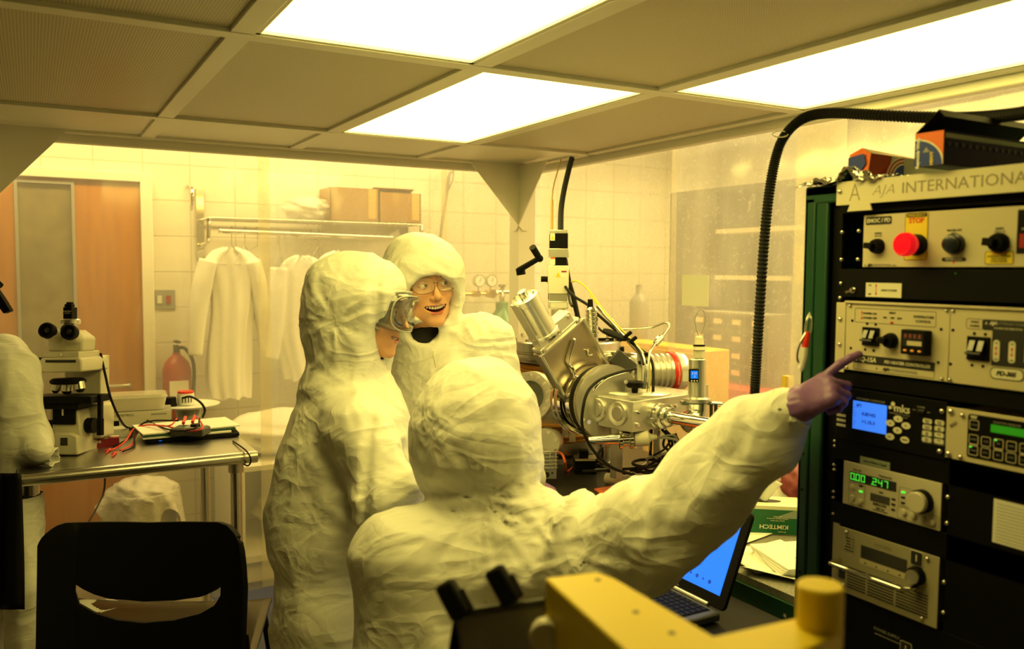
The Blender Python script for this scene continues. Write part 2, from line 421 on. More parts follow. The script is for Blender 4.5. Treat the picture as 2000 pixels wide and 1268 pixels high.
# outer room batten lamps
M_('outer_lamp', (1, .9, .6), .5, emit=(1, .80, .38), es=5)
for nm, bx, lab in (('back', (-.6, 2.4, 4.56, 4.68, 2.69, 2.75), 'long ceiling lamp batten above the gap between curtain and block wall'),
                    ('right', (3.36, 3.64, .8, 4.4, 2.69, 2.75), 'long ceiling lamp batten beyond the right-hand curtain')):
    o = ob('ceiling_lamp', MB().box(*bx), 'outer_lamp', smooth=0); tagp(o, lab, 'lamp')

# ================================================================== clean room ceiling
GX = [-.185 - .63, -.185, .445, 1.075, 1.705, 2.335]; GY = [-.42, .84, 2.1, 3.395, 3.95]
g = MB()
for i, y in enumerate(GY):
    g.box(GX[1] - .03, GX[-1], y - .028, y + .028, CZ, CZ + .07)
for x in GX[1:]:
    for j in range(len(GY) - 1):
        g.box(x - .028, x + .028, GY[j] + .028, GY[j + 1] - .028, CZ + .0015, CZ + .07)
struct('trim_2', g, 'cream_paint', bev=.002)
rim = MB(); rim.box(GX[1] - .07, GX[-1] + .05, 3.978, 4.02, CZ - .035, CZ + .09).box(GX[-1] + .03, GX[-1] + .075, -.45, 3.978, CZ - .03, CZ + .09).box(GX[1] - .07, GX[1] - .03, -.45, 3.978, CZ - .03, CZ + .09)
struct('trim_3', rim, 'cream_paint', bev=.006)
struct('ceiling_2', MB().box(GX[1] - .05, GX[-1] + .05, -.44, 4.0, CZ + .09, CZ + .12), 'grey', smooth=0)
# corner posts with their triangular gussets
def post(name, x, y, sx, hidden=False):
    m = MB(); m.box(x - .05, x + .05, y - .05, y + .05, 0, CZ)
    L = .34
    y0 = y - .052
    m.prism([(x - sx * .0, CZ), (x - sx * .0, CZ - .34), (x - sx * .03, CZ - .34), (x - sx * L, CZ)], y0 - .004, y0)
    # gusset along the side
    xs = x - sx * .052
    vs = [(xs, y, CZ), (xs, y, CZ - .34), (xs, y - .03, CZ - .34), (xs, y - L, CZ)]
    m.add(vs + [(a - sx * .004, b, c) for a, b, c in vs], [(0, 1, 2, 3), (7, 6, 5, 4), (0, 4, 5, 1), (1, 5, 6, 2), (2, 6, 7, 3), (3, 7, 4, 0)])
    return struct(name, m, 'cream_paint', smooth=0)
post('trim_4', 2.30, 3.96, 1)
post('trim_5', -.20, 3.96, -1)
# light panels and perforated filter panels
M_('lamp_panel', (1, .95, .8), .4, emit=LAMP, es=PANEL)
perf_mat('filter_face', (.66, .61, .47), (.30, .27, .18), 140)
perf_mat('filter_face_fine', (.54, .50, .38), (.30, .27, .19), 140)
lights = {(2, 1): 'square-on light panel at the top of the view, over the front person', (4, 1): 'light panel over the equipment rack at the right', (3, 2): 'light panel in the middle of the ceiling, over the machine'}
def cell(i, j):
    return GX[i] + .028, GX[i + 1] - .028, GY[j] + .028, GY[j + 1] - .028
for j in range(4):
    for i in range(1, 5):
        x0, x1, y0, y1 = cell(i, j)
        if (i, j) in lights:
            t = thing('ceiling_light', ((x0 + x1) / 2, (y0 + y1) / 2, CZ), 'glowing white ' + lights[(i, j)], 'light', 'glowing ceiling light panels')
            ob('light_frame', MB().box(x0, x0 + .012, y0, y1, CZ + .004, CZ + .03).box(x1 - .012, x1, y0, y1, CZ + .004, CZ + .03).box(x0, x1, y0, y0 + .012, CZ + .004, CZ + .03).box(x0, x1, y1 - .012, y1, CZ + .004, CZ + .03), 'cream_paint', t, smooth=0)
            ob('diffuser', MB().box(x0 + .01, x1 - .01, y0 + .01, y1 - .01, CZ + .012, CZ + .02), 'lamp_panel', t, smooth=0)
        else:
            names = {(1, 2): 'perforated filter panel left of the middle light panel', (4, 2): 'perforated filter panel right of the middle light panel', (3, 1): 'large perforated filter panel between the two front light panels', (1, 1): 'perforated filter panel left of the top light panel',
                     (2, 2): 'hazy perforated filter panel touching the middle light panel, left side',
                     (1, 3): 'narrow blank ceiling panel by the back left corner', (2, 3): 'narrow blank ceiling panel, second from the left', (3, 3): 'narrow blank ceiling panel behind the middle light panel', (4, 3): 'narrow blank ceiling panel over the corner post'}
            lab = names.get((i, j), 'perforated filter panel over the viewer, beside the others')
            nm = 'ceiling_panel' if j == 3 else 'filter_panel'
            if j == 0: lab = ('perforated ceiling filter panel nearest the viewer, ' + ('far left', 'left of centre', 'right of centre', 'far right')[i - 1])
            o = ob(nm, MB().box(x0, x1, y0, y1, CZ + .012, CZ + .02), 'cream_paint' if j == 3 else 'filter_face', smooth=0)
            tagp(o, lab, 'panel', 'ceiling filter panels' if j < 3 else 'narrow blank ceiling panels')

# ================================================================== vinyl curtains
curtain_mat('vinyl_back', .32, (1, .95, .80), 1.3, .05, .06)
curtain_mat('vinyl_door', .19, (1, .94, .74), 2.3, .05, .05)
curtain_mat('vinyl_machine', .28, (1, .96, .82), 6.1, .06, .08)
curtain_mat('vinyl_right', .37, (1, .96, .82), 4.1, .07)
def curtain(x0, y0, x1, y1, z0, z1, m, lab, wav=.012, freq=7, ph=0, group='clear vinyl curtain sheets'):
    L = math.hypot(x1 - x0, y1 - y0); tx, ty = (x1 - x0) / L, (y1 - y0) / L; nx, ny = -ty, tx
    def fn(a, b):
        s_ = a * L; o = wav * (math.sin(freq * s_ + ph) + .5 * math.sin(freq * 2.3 * s_ + 1.7 * ph + b * 1.5) + .25 * math.sin(freq * 5.1 * s_ - b * 3)) * (.35 + .65 * (1 - b))
        return x0 + tx * s_ + nx * o, y0 + ty * s_ + ny * o, z0 + (z1 - z0) * b
    mb = MB(); mb.grid(fn, int(L * 60), 24)
    o = ob('vinyl_curtain', mb, m, smooth=180); return tagp(o, lab, 'curtain', group)
curtain(-.32, 4.04, .98, 4.035, .12, CZ + .02, 'vinyl_door', 'hazy clear vinyl curtain sheet in front of the wooden door')
curtain(.93, 4.055, 1.9, 4.05, .12, CZ + .02, 'vinyl_back', 'hazy clear vinyl curtain sheet in front of the hanging garments', ph=2)
curtain(1.86, 4.04, 2.42, 4.035, .12, CZ + .02, 'vinyl_back', 'clear vinyl curtain sheet before the gas cylinder, beside the corner post', ph=4)
curtain(2.43, 4.0, 2.425, 2.86, .12, CZ + .02, 'vinyl_machine', 'hazy clear vinyl curtain sheet behind the steel machine', ph=1)
curtain(2.50, 2.98, 2.495, 2.04, .12, CZ + .02, 'vinyl_right', 'scuffed clear vinyl curtain sheet beside the ribbed black hose', ph=3, wav=.016)
curtain(2.43, 2.2, 2.42, .2, .12, CZ + .02, 'vinyl_right', 'clear vinyl curtain sheet behind the equipment rack', ph=5)
# ================================================================== equipment rack (local x = along the face, y = into the rack, z = up)
RK = Matrix(((0, 1, 0, 1.40), (-1, 0, 0, 1.235), (0, 0, 1, 0), (0, 0, 0, 1)))
rack = thing('equipment_rack', None, 'tall dark green and black steel rack of control electronics at the right', 'rack', M=RK)
def rb(*b, **k): return MB(RK).box(*b, **k)
m = rb(0, .028, -.012, .0, .05, 1.80); m.box(0, .012, -.012, .62, .05, 1.80)
m.box(0, .082, -.012, .0, 1.786, 1.822); m.box(.0, .60, -.012, .62, 1.80, 1.822); m.box(.028, .058, -.010, .0, .05, 1.79)
m.box(.56, .60, -.012, 0, .05, 1.80); m.box(.588, .60, 0, .62, .05, 1.80); m.box(0, .60, -.012, .62, .05, .10); m.box(0, .6, .61, .62, .05, 1.8)
ob('frame', m, 'rack_green', rack, bev=.004)
m = rb(.058, .082, .004, .012, .08, 1.786); m.box(.538, .56, .004, .012, .08, 1.786)
m.box(.058, .061, .004, .05, .08, 1.786)
ob('mounting_rail', m, 'black', rack, smooth=0)
# dark blanking panels between the units
for k, (z0, z1) in enumerate([(1.764, 1.786), (1.60, 1.655), (1.425, 1.452), (1.14, 1.188), (.60, 1.01), (1.275, 1.318)]):
    ob('blanking_panel', rb(.080, .54, 0, .004, z0, z1), 'black', rack, bev=.001)
ob('blanking_panel', rb(.328, .54, 0, .004, 1.01, 1.318), 'black', rack, bev=.001)
ob('blanking_panel', rb(.455, .54, 0, .003, 1.318, 1.425), 'black', rack, bev=.001)
def screws(parent, pts, r=.0042, m='steel'):
    for (u, z) in pts:
        s_ = MB(RK); s_.lathe([(r, 0), (r, .0015), (r * .8, .0032), (r * .35, .0042), (0, .0044)], (u, parent[1], z), (u, parent[1] - 1, z), 14)
        s_.box(u - r * .7, u + r * .7, parent[1] - .0047, parent[1] - .0040, z - r * .14, z + r * .14)
        ob('screw', s_, m, parent[0])
screws((rack, .0), [(.086, 1.728), (.125, 1.729), (.086, 1.674), (.125, 1.674), (.087, 1.627), (.086, 1.598)])
screws((rack, .0), [(.084, 1.300), (.084, 1.310), (.084, 1.262), (.085, 1.252), (.085, 1.195), (.085, 1.207), (.086, 1.162)], .0034)
screws((rack, .0), [(.329, 1.254), (.329, 1.207), (.328, 1.10), (.329, 1.045)])
for (u, z) in ((.014, 1.272), (.014, 1.196), (.014, 1.02)):
    s_ = MB(RK); s_.cyl((u, -.0123, z), (u, -.0115, z), .0035); ob('bolt_hole', s_, 'black', rack)
# toggle and drive power label
s_ = MB(RK); s_.lathe([(.006, 0), (.006, .002), (.0045, .002), (.0045, .007)], (.116, 0, 1.614), (.116, -1, 1.614)); s_.cyl((.116, -.006, 1.614), (.110, -.016, 1.610), .0018, .0026)
ob('toggle_switch', s_, 'steel', rack)
lb = ob('drive_power_label', rb(.145, .222, -.0012, 0, 1.602, 1.629), 'print_white', rack, smooth=0)
def txt(s, size, u, z, m, parent, y=-.0005, align='CENTER', **k):
    return text(s, size, RK @ T3(u, y, z), m, parent, align=align, **k)
def darrow(u, z0, z1, y, parent, w=.0012, single=0):
    a = MB(RK); h = .0045; ww = w * 1.9
    a.box(u - w * .35, u + w * .35, y - .0004, y, z0 + h * .7, z1 - h * .7)
    a.prism([(u - ww, z1 - h), (u + ww, z1 - h), (u, z1)], y - .0004, y)
    a.prism([(u - ww, z0 + h), (u, z0), (u + ww, z0 + h)], y - .0004, y)
    ob('arrow_mark', a, 'red', parent, smooth=0)
txt('DRIVE POWER', .0052, .196, 1.615, 'ink', lb, y=-.0014); txt('ON', .0042, .154, 1.624, 'ink', lb, y=-.0014); txt('OFF', .0042, .154, 1.607, 'ink', lb, y=-.0014)
darrow(.168, 1.605, 1.627, -.0013, lb)
# --- AJA INTERNATIONAL name plate with its A-shaped tab
pl = MB(RK); pl.prism([(.085, 1.824), (.085, 1.779), (.117, 1.779), (.111, 1.766), (.167, 1.766), (.162, 1.779), (.56, 1.779), (.56, 1.824)], -.020, -.017)
M_('plate_metal', (.74, .69, .50), .4)
plate = ob('name_plate', pl, 'plate_metal', rack, bev=.0006)
M_('engraved', (.30, .27, .17), .5)
txt('A', .05, .128, 1.800, 'engraved', plate, y=-.0202, ext=.0002, bold=-.0010, sx=.8)
txt('AJA', .027, .190, 1.801, 'engraved', plate, y=-.0202, ext=.0002, bold=-.0006, shear=.3, sx=1.15)
txt('INTERNATIONAL', .0285, .348, 1.801, 'engraved', plate, y=-.0202, ext=.0002, sx=1.08)
screws((plate, -.020), [(.0935, 1.806)], .005)
# --- emergency stop / power distribution panel
def unit(nm, u0, u1, z0, z1, m, y=-.003, d=.20, lab=None):
    o = ob(nm, rb(u0, u1, y, y + .003, z0, z1).box(u0 + .01, u1 - .01, y + .003, y + d, z0 + .004, z1 - .004), m, rack, bev=.0008)
    if lab: o['label'] = lab
    return o
def plaque(parent, u0, u1, z0, z1, m, y, r=.003, t=.0006):
    return MB(RK).prism(rrect(u0, u1, z0, z1, r), y - t, y)
def badge(parent, nm, u0, u1, z0, z1, m, y, r=.003, t=.0006):
    return ob(nm, plaque(parent, u0, u1, z0, z1, m, y, r, t), m, parent, smooth=0)
def frame_line(parent, u0, u1, z0, z1, y, m='ink', w=.0008, r=.003, nm='printed_frame'):
    o_ = rrect(u0, u1, z0, z1, r); i_ = rrect(u0 + w, u1 - w, z0 + w, z1 - w, max(r - w, .0003)); n = len(o_)
    vs = [(x, y - .0004, z) for x, z in o_] + [(x, y - .0004, z) for x, z in i_]
    mb = MB(RK); mb.add(vs, [(k, (k + 1) % n, n + (k + 1) % n, n + k) for k in range(n)])
    return ob(nm, mb, m, parent, smooth=0)
e = unit('power_distribution_unit', .137, .50, 1.659, 1.758, 'panel_paint')
Y = -.003
badge(e, 'title_badge', .142, .198, 1.739, 1.754, 'ink', Y)
txt('EMOC / PD', .0105, .170, 1.7465, 'print_white', e, y=Y - .0008, bold=.0002)
badge(e, 'stop_plaque', .226, .273, 1.671, 1.757, 'label_yellow', Y)
frame_line(e, .2265, .2725, 1.6715, 1.7565, Y - .0007)
badge(e, 'stop_header', .229, .270, 1.749, 1.7555, 'ink', Y - .0006)
txt('EMERGENCY', .0062, .2495, 1.7522, 'label_yellow', e, y=Y - .0014)
txt('STOP', .0125, .2495, 1.7425, 'red', e, y=Y - .0008, bold=.0003)
s_ = MB(RK); s_.lathe([(.019, 0), (.019, .014), (.016, .016)], (.254, Y, 1.699), (.254, -1, 1.699)); coll = ob('stop_collar', s_, 'black', e)
s_ = MB(RK); s_.lathe([(.013, .014), (.013, .024), (.0205, .028), (.0215, .034), (.021, .042), (.0175, .0465), (.0165, .0462), (.011, .047), (0, .0475)], (.254, Y, 1.699), (.254, -1, 1.699), 40)
b_ = ob('stop_button', s_, 'red_lamp', e); b_['label'] = 'red glowing mushroom push button'
def rotary(parent, u, z, r=.0155, y=Y, white=True, m='black', dep=.013):
    s_ = MB(RK); s_.lathe([(r, 0), (r, .006), (r * .9, .009), (r * .86, dep), (r * .78, dep + .002)], (u, y, z), (u, -1, z), 28)
    k = ob('rotary_knob', s_, m, parent)
    if white:
        ob('knob_grip', MB(RK @ T3(u, y, z) @ RY(8)).box(-r * 1.0, r * .15, -dep - .012, -dep, -r * .38, r * .38), 'black', k, bev=.001)
        ob('knob_pointer', MB(RK @ T3(u, y, z) @ RY(8)).box(-r * 1.03, -r * .98, -dep - .011, -dep + .0, -r * .2, r * .2), 'print_white', k, smooth=0)
    return k
rotary(e, .171, 1.698, .0145); rotary(e, .403, 1.699, .0165)
s_ = MB(RK); s_.lathe([(.018, 0), (.018, .008), (.0145, .01), (.0145, .017), (.011, .0185), (0, .019)], (.325, Y, 1.699), (.325, -1, 1.699), 32); M_('button_dark', (.012, .018, .03), .25); ob('push_button', s_, 'button_dark', e)
for s, u in (('MAINS', .170), ('WATER INT.', .323), ('RESET', .402)): txt(s, .0052, u, 1.7225, 'ink', e, y=Y - .0004)
txt('ON / OFF', .004, .170, 1.7175, 'grey', e, y=Y - .0004); txt('PRESS', .004, .323, 1.7175, 'grey', e, y=Y - .0004); txt('TURN / UP', .004, .402, 1.7175, 'grey', e, y=Y - .0004)
badge(e, 'interlocks_badge', .301, .346, 1.669, 1.6755, 'ink', Y); txt('INTERLOCKS', .0052, .3235, 1.6722, 'print_white', e, y=Y - .0008)
ob('arrow_mark', MB(RK).prism([(.3215, 1.669), (.3255, 1.669), (.3235, 1.6635)], Y - .0004, Y), 'red', e, smooth=0)
badge(e, 'caution_plaque', .379, .427, 1.6635, 1.6855, 'label_yellow', Y); frame_line(e, .3792, .4268, 1.6637, 1.6853, Y - .0007)
txt('CAUTION', .0055, .403, 1.6818, 'red', e, y=Y - .0008)
for k, s in enumerate(('EQUIPMENT CONTAINS', 'HIGH VOLTAGE', 'POWER SUPPLIES')): txt(s, .0036, .403, 1.6768 - k * .0042, 'ink', e, y=Y - .0008)
def aja(parent, u, z, k, y=Y, c='ink'):
    ob('maker_mark', MB(RK).prism([(u - k * .8, z - k * .9), (u, z + k), (u + k * .8, z - k * .9), (u + k * .3, z - k * .9), (u, z - k * .2), (u - k * .3, z - k * .9)], y - .0004, y), c, parent, smooth=0)
aja(e, .143, 1.6625, .0022)
txt('AJA', .0068, .1535, 1.6625, 'ink', e, y=Y - .0004, bold=.0003, shear=.3); txt('INTERNATIONAL, Inc.', .0058, .184, 1.6625, 'grey', e, y=Y - .0004)
ob('meter_window', rb(.431, .50, Y - .002, Y, 1.681, 1.752), 'black_gloss', e, bev=.001)
ob('meter_scale', rb(.436, .46, Y - .0026, Y - .002, 1.690, 1.713), 'red_dark', e, smooth=0)
txt('POWER', .005, .448, 1.720, 'print_white', e, y=Y - .003)
s_ = MB(RK); s_.cyl((.326, -.001, 1.648), (.326, .001, 1.648), .002); M_('dim_green', (.0, .12, .04), .4); ob('indicator_lamp', s_, 'dim_green', rack)
# --- SHQ-15A heater controller and PD-30S in one shelf
ear = ob('rack_ear', rb(.0815, .104, -.006, -.003, 1.451, 1.589), 'panel_paint', rack, bev=.0008)
screws((ear, -.006), [(.092, 1.556), (.0925, 1.506)], .0045)
ob('shelf_lip', rb(.104, .54, -.010, -.003, 1.5885, 1.593), 'panel_paint', rack, bev=.0008)
q = unit('heater_controller', .1055, .3225, 1.4575, 1.588, 'panel_paint', y=-.006); Y = -.006
frame_line(q, .126, .297, 1.552, 1.580, Y, r=.003)
darrow(.142, 1.557, 1.575, Y, q)
for s, u, z, sz in (('POWER ON', .160, 1.570, .0055), ('POWER OFF', .1605, 1.5615, .0055), ('HEAT', .209, 1.5735, .0058), ('ON', .193, 1.564, .005), ('OFF', .209, 1.564, .005), ('REM', .224, 1.564, .005), ('TEMPERATURE', .272, 1.569, .0062), ('CONTROL', .272, 1.561, .0062)):
    txt(s, sz, u, z, 'ink', q, y=Y - .0004)
for a in (-40, -20, 0, 20, 40):
    ob('dial_mark', MB(RK @ T3(.208, Y, 1.5515) @ RY(a)).prism([(-.0008, .002), (.0008, .002), (0, .0075)], -.0005, 0), 'red', q, smooth=0)
def breaker(parent, u0, u1, z0, z1, y=Y):
    b = ob('breaker_switch', rb(u0, u1, y - .004, y, z0, z1), 'black', parent, bev=.001)
    uc = (u0 + u1) / 2; w = (u1 - u0) * .4; zc = (z0 + z1) / 2; h = (z1 - z0)
    for s in (-1, 1):
        mb = MB(RK @ T3(uc + s * w * .5, y - .004, zc + h * .1) @ RX(-22)); mb.box(-w * .36, w * .36, -.006, 0, -h * .28, h * .22); ob('rocker', mb, 'black_gloss', b, bev=.001)
    ob('rocker_tie_bar', MB(RK).cyl((uc - w, y - .013, zc - h * .2), (uc + w * .7, y - .013, zc - h * .2), .0022, n=12), 'black_gloss', b)
    return b
breaker(q, .146, .183, 1.509, 1.544)
rotary(q, .209, 1.522, .0145, y=Y)
ct = ob('temperature_display', rb(.240, .290, -.024, Y, 1.501, 1.546), 'black', q, bev=.002)
ob('display_window', rb(.245, .285, -.0246, -.024, 1.516, 1.540), 'dark_screen', ct, smooth=0)
M_('dim_red_digit', (.25, .05, .02), .4, emit=(.6, .12, .04), es=.18)
for k in range(4): text('8', .0105, RK @ T3(.2505 + k * .0093, -.0248, 1.5345), 'dim_red_digit', ct, sx=.95)
ob('display_strip', rb(.254, .283, -.0249, -.0246, 1.518, 1.526), 'panel_paint', ct, smooth=0)
for k in range(3): ob('display_key', MB(RK).ball((.250 + k * .0145, -.0245, 1.5085), (.0036, .0016, .002)), 'amber', ct)
bk = ob('title_band', rb(.1265, .2975, Y - .0006, Y, 1.4735, 1.4895), 'ink', q, smooth=0)
M_('glove_shadow', (.2, .2, .2), .5)
txt('SHQ-15A', .0125, .152, 1.4815, 'print_white', q, y=Y - .0008, shear=.2, bold=.0004)
txt('PID HEATER CONTROLLER', .0078, .242, 1.4808, 'print_white', q, y=Y - .0008, shear=.2, bold=.0002)
frame_line(q, .1265, .2975, 1.4605, 1.4895, Y, r=.003)
aja(q, .179, 1.467, .0024, y=Y); txt('AJA', .0085, .198, 1.467, 'ink', q, y=Y - .0004, bold=.0003, shear=.3); txt('INTERNATIONAL', .0078, .235, 1.467, 'grey', q, y=Y - .0004)
def dots(parent, pts, r=.0028):
    for (u, z) in pts: ob('panel_hole', MB(RK).cyl((u, Y - .0006, z), (u, Y, z), r, n=14), 'black', parent)
dots(q, [(.1205, 1.5545), (.1545, 1.5505), (.1735, 1.5502), (.119, 1.5005), (.152, 1.5005), (.171, 1.5002), (.307, 1.5495), (.304, 1.4905)])
screws((q, Y), [(.115, 1.5835), (.3165, 1.583), (.312, 1.463), (.112, 1.4625)], .003)
q = unit('power_distribution_module', .3235, .54, 1.4575, 1.588, 'panel_paint', y=-.006)
dots(q, [(.329, 1.5495), (.327, 1.490), (.368, 1.546), (.387, 1.546), (.366, 1.492), (.385, 1.492)])
screws((q, Y), [(.3285, 1.583), (.3275, 1.463)], .003)
frame_line(q, .3525, .384, 1.5535, 1.5715, Y, r=.005)
txt('MAINS', .0048, .368, 1.566, 'ink', q, y=Y - .0004); txt('POWER', .0048, .368, 1.559, 'ink', q, y=Y - .0004)
ob('title_band', plaque(q, .381, .54, 1.5535, 1.5715, 'ink', Y, .004), 'ink', q, smooth=0)
ob('title_band', rb(.399, .54, Y - .0006, Y, 1.495, 1.5535), 'ink', q, smooth=0)
aja(q, .388, 1.5655, .0024, y=Y - .0007, c='print_white'); txt('AJA', .0078, .4, 1.5655, 'print_white', q, y=Y - .0008, bold=.0003, shear=.3); txt('INTERNATIONAL', .007, .432, 1.5655, 'grey', q, y=Y - .0008)
txt('POWER DISTRIBUTION', .0045, .425, 1.5575, 'print_white', q, y=Y - .0008)
breaker(q, .357, .396, 1.501, 1.5415)
for u in (.407, .433, .459):
    badge(q, 'switch_plaque', u - .0055, u + .0055, 1.502, 1.538, 'print_white', Y - .0006, .005)
    darrow(u, 1.512, 1.528, Y - .0012, q, w=.0014); txt('ON', .0035, u, 1.533, 'ink', q, y=Y - .0014); txt('OFF', .0035, u, 1.506, 'ink', q, y=Y - .0014)
badge(q, 'model_plaque', .398, .454, 1.473, 1.493, 'ink', Y, .008); badge(q, 'model_plaque', .3995, .4525, 1.4745, 1.4915, 'print_white', Y - .0006, .0075)
txt('PD-30S', .0105, .425, 1.483, 'ink', q, y=Y - .0014, shear=.2, bold=.0004)
# --- mks gauge controller
q = unit('gauge_controller', .086, .3215, 1.318, 1.4215, 'black', y=-.003, lab='black gauge controller with glowing blue screen'); Y = -.003
sc = ob('screen', rb(.1268, .2018, Y - .0012, Y, 1.3435, 1.3985), 'lcd_blue', q, smooth=0)
for s, u, z, sz in (('SPT', .141, 1.390, .008), ('4.0E+02', .163, 1.375, .0095), ('>1.1E-3', .163, 1.360, .0095)): txt(s, sz, u, z, 'lcd_ink', q, y=Y - .0014, bold=.0002)
for k in range(8): ob('screen_mark', rb(.129, .1305 + .002 * (k % 3), Y - .0015, Y - .0012, 1.3465 + k * .0055, 1.3475 + k * .0055), 'lcd_ink', sc, smooth=0)
txt('937B GAUGE CONTROLLER', .0052, .165, 1.4035, 'grey', q, y=Y - .0004)
for (u, z, r, c) in ((.2143, 1.4035, .0042, 'print_white'), (.2085, 1.3962, .0034, 'print_white'), (.2162, 1.3962, .0027, 'grey')):
    ob('maker_dot', MB(RK).cyl((u, Y - .0005, z), (u, Y, z), r, n=18), c, q, smooth=0)
txt('mks', .0205, .2335, 1.3965, 'print_white', q, y=Y - .0005, bold=.0003)
txt('Technology for Productivity', .0038, .2285, 1.3865, 'grey', q, y=Y - .0004); txt('Instruments', .0038, .236, 1.3815, 'grey', q, y=Y - .0004)
for (u, z, a) in ((.2265, 1.3772, 0), (.2105, 1.3668, -90), (.2435, 1.3672, 90), (.2262, 1.3555, 180)):
    b = ob('arrow_key', MB(RK).prism([(u + .0092 * math.cos(t * PI / 12), z + .0062 * math.sin(t * PI / 12)) for t in range(24)], Y - .0014, Y), 'print_white', q, smooth=0)
    ob('key_arrow', MB(RK @ T3(u, Y - .0014, z) @ RY(a)).prism([(-.002, -.0014), (.002, -.0014), (0, .002)], -.0003, 0), 'ink', b, smooth=0)
for (u, z, s) in ((.2105, 1.3412, 'ESC'), (.242, 1.3405, 'ENTER')):
    b = ob('oval_key', MB(RK).prism([(u + .0092 * math.cos(t * PI / 12), z + .0062 * math.sin(t * PI / 12)) for t in range(24)], Y - .0014, Y), 'print_white', q, smooth=0)
    txt(s, .0036, u, z, 'ink', b, y=Y - .0016)
KN = [['Channel Setup', 'System Setup'], ['Process Control', 'Leak Setup'], ['High Scale', 'Range'], ['Status Menu', 'Zero']]
for i in range(4):
    for j in range(2):
        u = .286 + j * .0235; z = 1.3825 - i * .0112 + j * .001
        b = badge(q, 'function_key', u - .0088, u + .0088, z - .0042, z + .0042, 'print_white', Y, .003, t=.0014)
        for k, s in enumerate(KN[i][j].split()): txt(s, .003, u, z + (.0014 if k == 0 else -.0018), 'ink', b, y=Y - .0016)
frame_line(q, .2755, .2965, 1.3427, 1.3662, Y, m='grey'); frame_line(q, .299, .3205, 1.3435, 1.3775, Y, m='grey')
txt('POWER', .0045, .272, 1.4055, 'grey', q, y=Y - .0004); txt('OFF', .0035, .258, 1.3985, 'grey', q, y=Y - .0004); txt('ON', .0035, .287, 1.398, 'grey', q, y=Y - .0004)
ob('rocker', rb(.265, .280, Y - .003, Y, 1.3945, 1.4015), 'black_gloss', q, bev=.001)
screws((q, Y), [(.313, 1.4045), (.3117, 1.3325)], .0048)
for k in range(3): ob('status_tag', rb(.0885, .110, Y - .0006, Y, 1.3425 + k * .0098, 1.3425 + k * .0098 + .0052), 'print_white', q, smooth=0)
# --- grey controller with green display
q = unit('interlock_controller', .3235, .54, 1.3245, 1.4145, 'panel_paint', y=-.006, lab='cream panel with dark keypad and dim green display'); Y = -.006
ob('keypad', plaque(q, .363, .54, 1.3335, 1.4085, 'black', Y, .005), 'black', q, smooth=0)
ob('display', rb(.4035, .54, Y - .0012, Y - .0006, 1.3835, 1.3965), 'green_lcd', q, smooth=0)
for c in range(6):
    for r_ in range(3):
        u = .3745 + c * .0215; z = (1.3905, 1.3655, 1.3465)[r_]
        if r_ == 0 and c > 0: continue
        k = frame_line(q, u - .0085, u + .0085, z - .0085, z + .0085, Y - .0006, m='panel_paint', w=.0012, r=.003, nm='key')
        txt(('MODE', 'RUN', 'SET', 'OPEN', 'CLOSE', 'AUTO')[c], .0035, u, z, 'grey', k, y=Y - .001)
        if (c, r_) in ((0, 2), (2, 1)): ob('key_light', rb(u - .0065, u - .0025, Y - .0014, Y - .001, z + .0045, z + .0068), 'green_led', k, smooth=0)
        if r_ == 1 and c in (0, 2, 4): ob('key_bridge', rb(u - .007, u + .007, Y - .001, Y - .0006, 1.3545, 1.3575), 'panel_paint', k, smooth=0)
txt('ADAPTIVE PRESSURE', .005, .43, 1.4005, 'grey', q, y=Y - .001); txt('VAT', .006, .3735, 1.4035, 'print_white', q, y=Y - .001, bold=.0004)
text('2021', .0085, RK @ T3(.3375, Y - .0005, 1.385) @ RY(-38), 'ink', q)
screws((q, Y), [(.3315, 1.4065), (.330, 1.3315)], .0055); screws((q, Y), [(.353, 1.4035), (.3525, 1.3305)], .0042)
# --- strip of masking tape with handwriting
M_('tape_green', (.30, .36, .28), .6)
q = ob('tape_strip', MB(RK @ T3(.178, -.0005, 1.2838) @ RY(0)).box(-.033, .033, -.0009, 0, -.0075, .0075), 'tape_green', rack, smooth=0)
txt('Gary Mister Contl', .0068, .178, 1.2838, 'dark_grey', q, y=-.0016, shear=.3)
# --- thickness monitor
q = unit('thickness_monitor', .1085, .3175, 1.1895, 1.2755, 'beige_plastic', y=-.003, lab='cream panel with green digits 0.00 and .247'); Y = -.003
sc = ob('display_window', rb(.124, .2275, Y - .0008, Y, 1.2395, 1.2575), 'dark_screen', q, smooth=0)
SEG = {'0': 'abcdef', '2': 'abged', '4': 'fgbc', '7': 'abc'}
def seg(ch, u, z, w, h, y):
    t = h * .085; mb = MB(RK)
    B = {'a': (u, u + w, z + h - t, z + h), 'd': (u, u + w, z, z + t), 'g': (u, u + w, z + h / 2 - t / 2, z + h / 2 + t / 2), 'f': (u, u + t, z + h / 2, z + h), 'b': (u + w - t, u + w, z + h / 2, z + h), 'e': (u, u + t, z, z + h / 2), 'c': (u + w - t, u + w, z, z + h / 2)}
    for k in SEG[ch]: mb.box(B[k][0], B[k][1], y - .0004, y, B[k][2], B[k][3])
    ob('digit', mb, 'green_led', sc, smooth=0)
for ch, u in (('0', .1265), ('0', .1385), ('0', .1505), ('2', .1765), ('4', .189), ('7', .2015)): seg(ch, u, 1.242, .0085, .013, Y - .0008)
for u in (.1365, .1735): ob('decimal_point', rb(u, u + .0014, Y - .0012, Y - .0008, 1.242, 1.2435), 'green_led', sc, smooth=0)
txt('Rate A/s', .0052, .141, 1.2625, 'ink', q, y=Y - .0004); txt('Thickness kA', .0052, .203, 1.2625, 'ink', q, y=Y - .0004)
